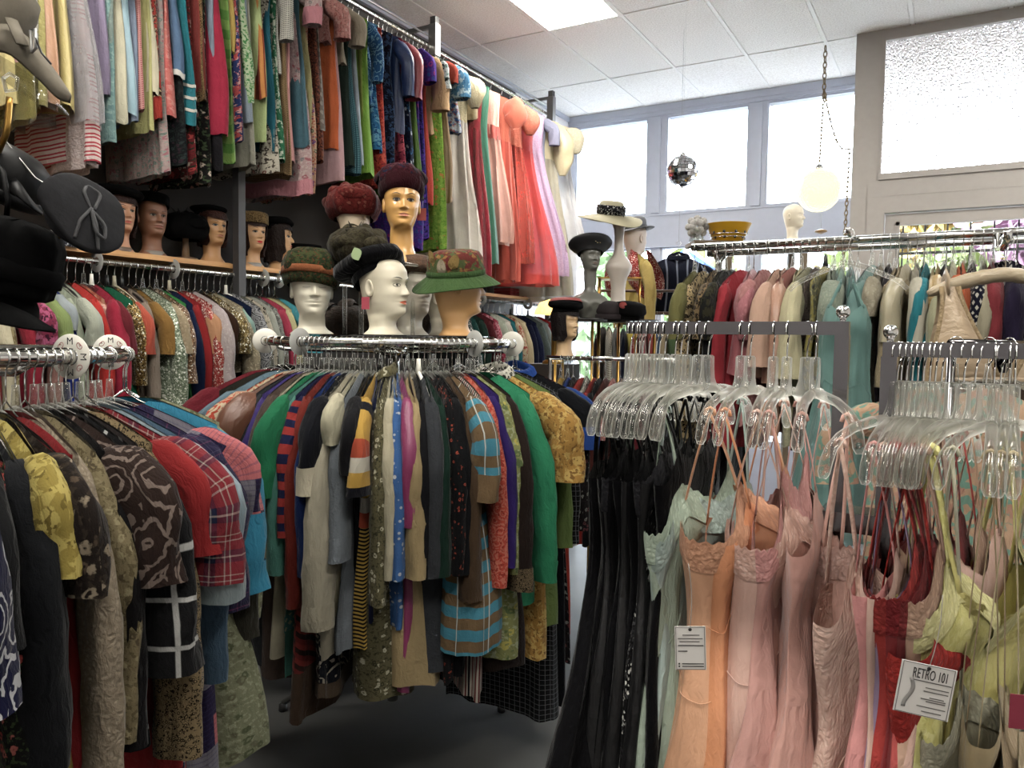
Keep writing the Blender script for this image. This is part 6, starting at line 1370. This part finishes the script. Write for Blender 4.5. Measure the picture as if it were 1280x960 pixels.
for k, pts in enumerate((((0, 0, .05), (-.02, .03, .056), (-.01, .06, .048), (.02, .05, .052), (.006, .0, .052)), ((0, 0, .05), (.03, -.03, .054), (.035, -.06, .045), (.012, -.055, .05), (0, -.002, .052)), ((0, 0, .052), (-.02, -.04, .05), (-.02, -.075, .032)), ((.0, 0, .052), (.012, -.04, .053), (.03, -.078, .03)))):
    P = np.array(pts); t = np.linspace(0, 1, len(P)); tt = np.linspace(0, 1, 22); S = np.stack([np.interp(tt, t, P[:, i]) for i in range(3)], 1)
    for _ in range(2): S[1:-1] = (S[:-2]+2*S[1:-1]+S[2:])/4
    G().tube(S, .0035, 6).obj('bow_cord', CORD, e)
# taupe cap with long folded brim, strap and buckle
TAU = simple('taupe_suede', '#8d8474', .9, spec=.1, noise=.12, nscale=40, bump=.15)
P0 = at_d(22, 40, 1.50); e = empty('hat', P0, look(P0), 'taupe suede hat with drooping brim and buckled strap, top left', 'hat', FG)
to = lambda px, py, d: np.array(Matrix.Rotation(-look(P0), 3, 'Z') @ Vector(at_d(px, py, d)-P0))
G().lathe([(.065, -.03), (.072, 0), (.072, .04), (.064, .07), (.04, .085), (.003, .087)], 36, 1.1, 1, cap0=False).obj('crown', TAU, e, M=Matrix.Translation((-.055, .03, .035)) @ Matrix.Rotation(.5, 4, 'Y'))
top_, bot_ = [(-20, 60), (10, 62), (30, 80), (52, 100), (72, 122), (88, 126)], [(-20, 22), (12, 30), (34, 44), (56, 70), (78, 100), (89, 118)]
r0 = np.array([to(x, y, 1.47) for x, y in bot_]); r1 = np.array([to(x, y, 1.43) for x, y in top_]); rm = (r0+r1)/2+np.array([0, -.03, -.004])
g = G(); R3 = np.stack([r0, rm, r1], 0); 
def dens(A, n=18):
    t = np.linspace(0, 1, A.shape[1]); tt = np.linspace(0, 1, n); B = np.stack([np.stack([np.interp(tt, t, A[k, :, i]) for i in range(3)], 1) for k in range(A.shape[0])])
    for _ in range(2): B[:, 1:-1] = (B[:, :-2]+2*B[:, 1:-1]+B[:, 2:])/4
    return B
Rd = dens(R3); back = Rd+np.array([0, .007, -.003]); g.grid(np.concatenate([Rd, back[::-1]], 0).transpose(1, 0, 2), True, True, True); g.obj('brim', TAU, e)
G().tube([to(14, 24, 1.44), to(22, 42, 1.42), to(28, 56, 1.41)], .012, 6, flat=.25).obj('strap', TAU, e)
G().tube([to(38, 38, 1.42), to(44, 36, 1.42), to(45, 60, 1.42), to(40, 66, 1.42), to(38, 38, 1.42)], .0028, 6).obj('buckle', STEEL, e)
G().tube([to(43, 44, 1.42), to(52, 66, 1.415), to(64, 80, 1.41)], .002, 5).obj('cord', BLACKP, e)
# clear visor on the wire arm
Pv = at_d(20, 105, 1.52); e = empty('hat', Pv, look(Pv), 'transparent plastic rain visor on the brass wire arm, top left', 'hat', FG)
tv = lambda px, py, d: np.array(Matrix.Rotation(-look(Pv), 3, 'Z') @ Vector(at_d(px, py, d)-Pv))
A = dens(np.array([[tv(-6, 66, 1.52), tv(22, 82, 1.46), tv(58, 108, 1.44), tv(87, 143, 1.48)], [tv(-6, 78, 1.50), tv(22, 100, 1.43), tv(54, 124, 1.41), tv(87, 144, 1.47)], [tv(-6, 92, 1.50), tv(20, 112, 1.43), tv(48, 130, 1.42), tv(86, 145, 1.47)]]), 16)
G().grid(np.concatenate([A, (A+np.array([0, .003, 0]))[::-1]], 0).transpose(1, 0, 2), True, True, True).obj('visor', thin_clear('visor_plastic', (.88, .88, .86, 1), .07), e)
G().tube([tv(4, 98, 1.43), tv(12, 92, 1.42), tv(22, 98, 1.42), tv(20, 112, 1.42), tv(8, 114, 1.42), tv(4, 98, 1.43)], .0035, 6).obj('clip', CLEAR, e)
# black hats
BV = simple('black_plush', '#080809', .95, spec=.06, noise=.3, nscale=25, bump=.4)
P0 = at_d(20, 318, 1.60); e = empty('hat', P0, look(P0), 'puffy black velvet hat at the left edge of the hat tree', 'hat', FG, (.1, .25)); G().lathe([(.072, -.085), (.085, -.075), (.088, -.02), (.085, .03), (.068, .062), (.03, .072), (.003, .073)], 40, 1.0, 1, cap0=False, fn=lambda P, a: P*np.where(np.arange(3) < 2, 1, 1)[None, None]+np.stack([.006*np.sin(5*a)[None]*np.ones((7, 1)), .006*np.cos(7*a)[None]*np.ones((7, 1)), 0*a[None]*np.ones((7, 1))], 2)).obj('crown', BV, e)
G().lathe([(.085, -.055), (.096, -.05), (.097, -.02), (.087, -.012)], 40, cap0=False, cap1=False).obj('band', BV, e)
P0 = at_d(8, 392, 1.62); e = empty('hat', P0, look(P0), 'black felt hat with pointed brim low on the hat tree', 'hat', FG)
tb = lambda px, py, d: np.array(Matrix.Rotation(-look(P0), 3, 'Z') @ Vector(at_d(px, py, d)-P0))
G().lathe([(.078, -.03), (.080, 0), (.07, .035), (.04, .05), (.003, .052)], 36, 1, 1, cap0=False).obj('crown', FELT, e, M=Matrix.Translation((-.02, 0, .01)))
A = dens(np.array([[tb(-30, 372, 1.58), tb(5, 378, 1.54), tb(38, 392, 1.54), tb(70, 412, 1.60)], [tb(-30, 398, 1.50), tb(5, 404, 1.48), tb(36, 410, 1.50), tb(70, 414, 1.60)]]), 16)
G().grid(np.concatenate([A, (A+np.array([0, .004, -.004]))[::-1]], 0).transpose(1, 0, 2), True, True, True).obj('brim', FELT, e)
P0 = at_d(8, 225, 1.70); e = empty('hat', P0, look(P0), 'black leather cap with straps beside the grey beret', 'hat', FG, (.3, .5)); LEA = simple('black_leather', '#08080a', .55, spec=.1, noise=.2)
G().lathe([(.07, -.04), (.082, -.03), (.084, 0), (.075, .05), (.04, .07), (.003, .072)], 36, 1, 1.1, cap0=False).obj('crown', LEA, e); G().lathe([(.082, -.035), (.09, -.03), (.09, -.012), (.083, -.008)], 36, 1, 1.1, cap0=False, cap1=False).obj('band', LEA, e)
tl = lambda px, py, d: tuple(at_d(px, py, d))
P1 = at_d(30, 240, 1.62); e2 = empty('visor_cap', P1, look(P1), 'dark leather visor slanting down towards the grey beret', 'hat', FG); t2 = lambda px, py, d: np.array(Matrix.Rotation(-look(P1), 3, 'Z') @ Vector(at_d(px, py, d)-P1))
A = dens(np.array([[t2(12, 215, 1.66), t2(24, 226, 1.62), t2(40, 250, 1.61), t2(54, 266, 1.63)], [t2(10, 236, 1.60), t2(22, 244, 1.57), t2(38, 258, 1.58), t2(53, 268, 1.62)]]), 14)
G().grid(np.concatenate([A, (A+np.array([0, .004, -.003]))[::-1]], 0).transpose(1, 0, 2), True, True, True).obj('peak', LEA, e2)
G().tube([t2(6, 175, 1.68), t2(26, 200, 1.65), t2(44, 222, 1.64), t2(60, 232, 1.63)], .0016, 5).obj('wire', STEEL, e2); G().tube([t2(-10, 190, 1.66), t2(4, 215, 1.6), t2(10, 250, 1.58), t2(8, 272, 1.6)], .006, 6, flat=.5).obj('strap', LEA, e2)

# ------------------------------------------------------------------ brass etagere, busts and hats near the window
D1 = 4.45; q = at_d(722, 398, D1); ZE = q[2]; et = empty('etagere', (q[0], q[1], 0), look(q), 'brass etagere with black shelves behind the centre ring', 'display stand')
G().lathe([(.17, ZE-.018), (.175, ZE-.012), (.175, ZE-.004), (.17, ZE)], 40).obj('shelf', simple('black_shelf', '#1c1a18', .35), et)
G().lathe([(.16, ZE-.02-.235), (.16, ZE-.235)], 40).obj('shelf', ACRYL, et)
for k in range(4): a_ = .6+k*PI/2; G().tube([(.15*math.cos(a_), .15*math.sin(a_), 0), (.15*math.cos(a_), .15*math.sin(a_), ZE)], .008, 8).obj('post', BRASS, et)
q2 = at_d(784, 398, D1+.1); ZE2 = at_d(784, 400, D1+.1)[2]; ZE3 = at_d(765, 349, D1+.25)[2]
et2 = empty('etagere', (q2[0], q2[1], 0), look(q2), 'brass and black stepped etagere under the cream wide-brimmed hat', 'display stand')
G().lathe([(.20, ZE2-.014), (.20, ZE2)], 40).obj('shelf', simple('black_shelf', '#1c1a18', .35), et2)
for k in range(4): a_ = .3+k*PI/2; G().tube([(.17*math.cos(a_), .17*math.sin(a_), 0), (.17*math.cos(a_), .17*math.sin(a_), ZE2)], .008, 8).obj('post', BRASS, et2)
for sx in (-.17, .07):
    for sy in (.02, .16): G().tube([(sx, sy, ZE2), (sx, sy, ZE3)], .007, 8).obj('post', BRASS, et2)
G().box(-.18, .08, .0, .17, ZE3-.008, ZE3).obj('shelf', BRASS, et2, False)
def bust(px, ybase, dep, z, skin, label, turn, sc, **k):
    q = at_d(px, ybase, dep); loc = (q[0], q[1], z); rz = face_to(loc, turn); e, at = head('mannequin', loc, rz, skin, label, sc, bust=True, cat='mannequin bust', **k); return e, at, loc, rz
h, at, l, rz = bust(737, 396, D1, ZE, '#5c5c56', 'charcoal grey mannequin bust under the black sailor cap', .45, .70, eyes='closed', lip='#6c5c54', brow='#3c3c38', rough=.3)
e = put_hat(at, rz, (0, .01, .165), (-.28, .1), 'black sailor cap with silver brooch on the grey bust', .86); CAPN = simple('navy_black_cap', '#0f1018', .7)
G().lathe([(.084, -.03), (.090, -.02), (.098, .0), (.125, .016), (.142, .034), (.146, .046), (.138, .060), (.08, .072), (.003, .074)], 44, 1, 1.08, cap0=False).obj('crown', CAPN, e)
for k in range(11): a_ = k/11*2*PI; G().lathe([(.0005, .004), (.005, .002), (.0055, 0), (.0005, -.001)], 8).obj('brooch_bead', simple('brooch_silver', '#c9b98c', .25, .8), e, M=Matrix.Translation((.028*math.cos(a_), -.128-.012*math.sin(a_), .030+.024*math.sin(a_))) @ Matrix.Rotation(1.0, 4, 'X'))
q = at_d(772, 393, D1+.02); zq = q[2]; nf_ = empty('hat_stand', (q[0], q[1], ZE2), look(q), 'tall white sculpted neck stand under the cream hat', 'hat stand'); hh = at_d(763, 280, D1)[2]-ZE2
pr = [(.10, 0), (.10, .02), (.07, .05), (.050, .12), (.048, .18), (.060, .24), (.088, .285), (.092, .31), (.070, .34), (.042, .37), (.032, .41), (.031, .47), (.036, .52), (.05, .55)]; kz = hh/.55
G().lathe([(r_, z_*kz) for r_, z_ in pr], 36, .85, .7).obj('form', simple('skin_#a39b92', '#a39b92', .4, noise=.03, raw=True), nf_)
p = at_d(763, 270, D1)
e = empty('hat', p, look(p), 'wide brimmed cream hat with black sequin band and feathers', 'hat', 'hats on mannequin heads and stands', (.20, .10)); brim_hat(e, simple('cream_straw', '#d9cfa4', .8, noise=.05), .078, .088, .185, wave=.016, droop=.03, dome=.6, bandm=None)
G().lathe([(.080, .008), (.086, .012), (.085, .058), (.078, .062)], 44, 1, 1.12, cap0=False, cap1=False).obj('sequin_band', fabric('sequin #08080c #16161c #4c4c58'), e)
feather_spray(e, simple('black_feather', '#0c0c10', .7), (.05, -.07, .035), 18, .065, 7, 'feather', 1.2, (.9, -.3, .2))
for px, sz, lab, rd in ((786, .105, 'black beret with a red patch on the stepped etagere', True), (762, .085, 'dark plum cap beside the red patched beret', False)):
    q = at_d(px, 402, D1-.02); e = hat_root('hat', (q[0], q[1], ZE2+.012), look(q), (0, 0), lab); beret(e, FELT if rd else simple('plum_felt', '#241018', .9), sz, .085, seed=3)
    if rd: G().lathe([(.022, 0), (.022, .003), (.0005, .006)], 16).obj('red_patch', simple('patch_red', '#b02a20', .7), e, M=Matrix.Translation((-.035, -.095, .065)) @ Matrix.Rotation(1.05, 4, 'X'))
q = at_d(706, 440, D1-.15); h, at = head('mannequin', (q[0], q[1], ZE-.235), face_to(q, .9), '#b09470', 'mannequin head with black bob wig on the lower etagere shelf', .80, wig=('#1c1010', -.02, 1), eyes='closed', lip=None)
p = at((0, 0, .19)); e = hat_root('hat', p, look(p), (-.1, 0), 'black and red cap on the head below the grey bust'); e.scale = (.85,)*3; beret(e, FELT, .115, .07); G().lathe([(.112, .055), (.10, .075), (.03, .08)], 30, cap0=False).obj('red_top', simple('patch_red', '#b02a20', .7), e)
q = at_d(692, 376, 5.6); tl_ = empty('table_lamp', (q[0], q[1], q[2]-.10), 0, 'glowing yellow stained glass lamp left of the grey bust', 'lamp'); GLOW = simple('amber_glass', '#ffcf6a', .4, noise=.4, nscale=30, emit=.7)
G().lathe([(.14, .0), (.135, .03), (.10, .085), (.03, .11), (.003, .112)], 32, cap0=False).obj('shade', GLOW, tl_); G().tube([(0, 0, -.35), (0, 0, .1)], .012, 8).obj('stem', BRASS, tl_); G().lathe([(.08, -.36), (.07, -.34), (.012, -.31)], 24).obj('base', BRASS, tl_)
qs = q.copy(); pl = empty('plinth', (q[0], q[1], 0), 0, 'dark plinth under the stained glass lamp', 'plinth'); G().box(-.15, .15, -.15, .15, 0, q[2]-.46).obj('block', simple('dark_wood', '#3a2a20', .6, noise=.2), pl, False)
# window mannequin in yellow jacket, red sequin collar and grey fedora
h, at, l, rz = bust(793, 330, 5.7, 0, '#b8aaa0', 'window mannequin in yellow jacket with grey fedora, seen from behind', 2.4, 1.0, face=False)
zb = at_d(793, 384, 5.7)[2]; h.location.z = zb; G().tube([(0, 0, -zb), (0, 0, .02)], .015, 8).obj('pole', CHROME, h); G().lathe([(.16, -zb), (.15, -zb+.012), (.02, -zb+.03)], 24).obj('base', CHROME, h)
p = np.array(at((0, .0, .17)))+np.array([0, 0, zb]); e = empty('hat', p, rz, 'grey fedora on the window mannequin', 'hat', 'hats on mannequin heads and stands', (-.1, .05)); brim_hat(e, simple('fedora_grey', '#85868c', .9, noise=.05), .085, .10, .135, bandm=simple('fedora_band', '#5c5d64', .8), dent=.03, droop=.0)
garment('j', 'solid #d9bd5c', .62, (l[0], l[1], zb+.50), rz-.35, 'pale yellow jacket with red sequin collar on the window mannequin', None, w=.2, t=.095, sl='l', r=(.065, .05), Ls=.46, tf=1.05, slspec='solid #e0c264')
e = empty('scarf', (l[0], l[1], zb+.34), rz, 'red sequined scarf collar on the yellow jacket', 'scarf'); sq_ = fabric('sequin #7c1418 #b01c20 #e08070')
for sg in (-1, 1):
    s = np.linspace(0, 1, 12); g = G(); w_ = .035+.045*np.sin(PI*s*.8); P = []
    for k in np.linspace(-1, 1, 6): P.append(np.stack([sg*(.07+.07*s)+k*w_*.9, .08+.06*s*0+.05*np.sin(PI*s)+.02*(1-k*k), .07-.34*s+k*.02], 1))
    g.grid(np.array(P), False); P2 = np.array(P)*(1, -1, 1); g.grid(P2[::-1], False); g.obj('scarf_end', sq_, e)
# striped navy jacket hung in the window
q = at_d(848, 320, 5.9); loc = (q[0], q[1], q[2]+.10)
garment('j', 'vstripe #1c2030 #1c2030 #1c2030 #1c2030 #1c2030 #8c94a8 1.6', .55, loc, look(q), 'navy jacket with thin pale stripes hanging in the shop window', None, w=.2, t=.09, sl='l', Ls=.44, out=.16, r=(.065, .055), collar='solid #1c2030', tf=1.1)
hanger('wire', loc, look(q), 'wire hanger holding the striped navy jacket', None)
wf = empty('hanging_wire', (loc[0], loc[1], loc[2]), 0, 'thin wire from the ceiling carrying the striped jacket', 'wire'); G().tube([(0, 0, .012), (0, 0, CEIL-loc[2])], .001, 5).obj('wire', STEEL, wf)
# tall shelf with flower vase, yellow lampshade and foam head
D2 = 5.25; zt = at_d(905, 304, D2)[2]; qa, qb = at_d(862, 304, D2), at_d(1012, 304, D2); mid = (qa+qb)/2; rz = math.atan2(qb[1]-qa[1], qb[0]-qa[0]); L2 = np.hypot(*(qb-qa)[:2])/2
ts = empty('tall_stand', (mid[0], mid[1], 0), rz, 'narrow tall wooden display stand behind the back rail', 'display stand'); TW = simple('stand_wood', '#8a7455', .6, noise=.15)
G().box(-L2, L2, -.14, .14, zt-.025, zt).obj('shelf', TW, ts, False)
for sx in (-L2*.42, L2*.8):
    for sy in (-.12, .12): G().box(sx-.02, sx+.02, sy-.02, sy+.02, 0, zt-.025).obj('leg', TW, ts, False)
q = at_d(910, 300, D2); yb_ = empty('lampshade', (q[0], q[1], zt), look(q), 'mustard yellow flared lampshade with holes and wire hoops on the tall stand', 'lampshade'); YEL = simple('mustard_enamel', '#b98d1c', .35, raw=True)
G().lathe([(.085, 0), (.095, .004), (.150, .125), (.153, .128), (.146, .126), (.092, .008)], 44, cap0=False, cap1=False).obj('shell', YEL, yb_)
for rr, zz in ((.122, .055), (.112, .035)): a_ = np.linspace(0, 2*PI, 40, endpoint=True); G().tube(np.stack([rr*1.03*np.cos(a_), rr*1.03*np.sin(a_), 0*a_+zz], 1), .0025, 6, False).obj('hoop', CHROME, yb_)
for k in range(10):
    for zz, rr in ((.066, .125), (.032, .110)): a_ = k/10*2*PI+.1; G().lathe([(.010, 0), (.010, .002), (.0005, .0022)], 12).obj('hole', BLACKP, yb_, M=Matrix.Translation((rr*math.cos(a_), rr*math.sin(a_), zz)) @ Matrix.Rotation(a_, 4, 'Z') @ Matrix.Rotation(PI/2, 4, 'Y'))
q = at_d(871, 300, D2); vz = empty('flower_vase', (q[0], q[1], zt), look(q), 'clear vase holding a white petalled flower at the stand end', 'vase'); G().lathe([(.05, 0), (.055, .01), (.045, .04), (.06, .09), (.062, .092), (.057, .09), (.042, .04), (.05, .012)], 32, cap1=False).obj('vase', ACRYL, vz)
WP = fabric('solid #ddd9d2')
for k in range(16):
    a_ = k/16*2*PI*2.0; rr = .055 if k < 9 else .03; c = np.array([rr*math.cos(a_), -.02-.02*(k >= 9), .105+rr*math.sin(a_)]); G().lathe([(.003, -.012), (.022, -.008), (.026, 0), (.02, .009), (.002, .011)], 12).obj('petal', WP, vz, M=Matrix.Translation(tuple(c)) @ Matrix.Rotation(PI/2, 4, 'X'))
q = at_d(991, 300, D2); h, at = head('mannequin', (q[0], q[1], zt-.10), face_to(q, 1.2), '#cfc6b2', 'white foam head at the right end of the tall stand', .88, eyes='closed', lip=None, brow='#c9c4b8'); h.location.z = zt
h.scale = (.82,)*3
# ------------------------------------------------------------------ hanging things
CHAINM = simple('aged_brass_chain', '#7a6a50', .45, .7)
def chain(g, pts, link=.030, r=.008):
    P = np.array(pts, float); seg = np.linalg.norm(np.diff(P, axis=0), axis=1); cum = np.concatenate([[0], np.cumsum(seg)]); n = max(2, int(cum[-1]/(link*.8)))
    for k in range(n):
        s = (k+.5)/n*cum[-1]; c = np.array([np.interp(s, cum, P[:, i]) for i in range(3)]); s2 = min(cum[-1], s+.005); d = np.array([np.interp(s2, cum, P[:, i]) for i in range(3)])-c; d /= np.linalg.norm(d)+1e-9
        sd = np.cross(d, (0.31, .95, 0)); sd /= np.linalg.norm(sd); sd = sd if k % 2 else np.cross(d, sd)
        a_ = np.linspace(0, 2*PI, 9); g.tube([c+d*link*.55*math.sin(t)+sd*link*.27*math.cos(t) for t in a_], r*.55, 4, False, ref=tuple(np.cross(d, sd)))
YT = 6.52; hook = at_y(1032, 56, YT); lampc = at_y(1023, 238, YT); gl = empty('globe_lamp', (lampc[0], lampc[1], lampc[2]), 0, 'glowing round globe lamp hanging from a chain by the window', 'lamp')
def globe_mat():
    m = MB('globe_glass'); tc = m.n('TexCoord').outputs['Object']; v = m.n('TexVoronoi', None, Vector=tc, Scale=60.0).outputs['Distance']; b = m.bsdf(Base_Color=hx('#8f7f4c'), Roughness=.4, Emission_Color=hx('#fff3cc'), Emission_Strength=.36)
    bp = m.n('Bump', None, Strength=.6, Distance=.01, Height=v); m.nt.links.new(bp.outputs[0], b.inputs['Normal']); return m.m
rg = .168; G().lathe([(rg*math.sin(t), -rg*math.cos(t)) for t in np.linspace(.03, PI-.12, 24)], 40, fn=lambda P, a: P*np.stack([1+.012*np.sin(16*a)]*3, -1)[None]).obj('globe', globe_mat(), gl)
G().lathe([(.03, rg-.01), (.035, rg+.005), (.02, rg+.03), (.004, rg+.04)], 20).obj('cap', CHROME, gl)
g = G(); tz = hook[2]-lampc[2]; mz = at_y(1029, 112, YT)[2]-lampc[2]; dx = hook[0]-lampc[0]; chain(g, [(dx, 0, tz-.01), (dx, 0, mz)], .05, .009); chain(g, [(dx, 0, mz), (0, 0, rg+.03)], .036); o = g.obj('chain', CHAINM, gl)
g = G(); pw = at_y(1062, 186, YT-.03); e1 = np.array([pw[0]-lampc[0], -.03, pw[2]-lampc[2]]); s = np.linspace(0, 1, 14); A0 = np.array([dx, 0, mz]); 
path = A0*(1-s)[:, None]+e1*s[:, None]; path[:, 2] -= .10*np.sin(PI*s)+.22*s*(1-s); chain(g, path, .036); chain(g, [e1, (e1[0]-.02, -.03, at_y(1057, 300, YT)[2]-lampc[2]-.5)], .045); g.obj('swag_chain', CHAINM, gl)
G().tube([(0.03, 0, -rg), (.03, 0, -rg-.13)], .0015, 4).obj('pull_cord', STEEL, gl); G().lathe([(.002, -.022), (.045, -.006), (.048, 0), (.045, .006), (.002, .02)], 24).obj('pull_knob', simple('amber_knob', '#c9953c', .4), gl, M=Matrix.Translation((.03, 0, -rg-.155)))
YD2 = 5.335; dc = at_y(853, 214, YD2); db = empty('mirror_ball', dc, .3, 'silver mirror ball hanging in front of the middle window', 'mirror ball'); rb = .108
MIR = simple('mirror_facet', '#d9dbe0', .04, 1); g = G(); g2 = G()
G().lathe([(rb*.985*math.sin(t), -rb*.985*math.cos(t)) for t in np.linspace(.02, PI-.02, 20)], 32).obj('core', simple('ball_grout', '#3a3a3e', .5), db)
_rf = random.Random(3)
for i in range(14):
    t0, t1 = PI*(i+.06)/14, PI*(i+.94)/14; tm_ = (t0+t1)/2; n = max(4, int(28*math.sin(tm_)))
    for k in range(n):
        a0, a1 = 2*PI*(k+.05)/n, 2*PI*(k+.95)/n; c = np.array([math.sin(tm_)*math.cos((a0+a1)/2), math.sin(tm_)*math.sin((a0+a1)/2), math.cos(tm_)])
        q4 = np.array([[math.sin(t)*math.cos(a), math.sin(t)*math.sin(a), math.cos(t)] for t, a in ((t0, a0), (t1, a0), (t1, a1), (t0, a1))]); q4 = q4-np.outer(q4@c-(q4@c).mean(), c); q4 += np.cross(np.array([_rf.gauss(0, .02) for _ in range(3)]), q4-c)
        b = g.n; g.v.append(q4*rb*1.006); g.n += 4; g.faces([[b, b+1, b+2, b+3]])
o = g.obj('mirror_facet', MIR, db, False); o['kind'] = 'stuff'
G().lathe([(.022, rb-.006), (.022, rb+.010), (.006, rb+.022)], 16).obj('cap', CHROME, db); G().tube([(0, 0, rb+.02), (0, 0, CEIL-dc[2])], .0003, 4).obj('thread', simple('nylon_thread', '#b9b9bc', .4), db)
G().lathe([(.003, -rb-.014), (.008, -rb-.004), (.015, -rb+.004)], 12).obj('tip', CHROME, db)
# small red folded things on the shelf end
for k, (px, py, c, lab) in enumerate(((640, 374, '#a82a30', 'folded crimson cloth at the far end of the shelf'), (655, 372, '#c8503c', 'folded coral cloth at the far end of the shelf'), (668, 377, '#7c2a24', 'folded dark red cloth at the far end of the shelf'))):
    q = at_x(px, py, -3.27); e = empty('folded_cloth', (-3.27, q[1], ZS), .1*k, lab, 'cloth'); 
    for j in range(3): G().box(-.12, .04, -.10, .10, .003+.022*j, .022+.022*j).obj('fold', fabric('solid '+c), e, False)
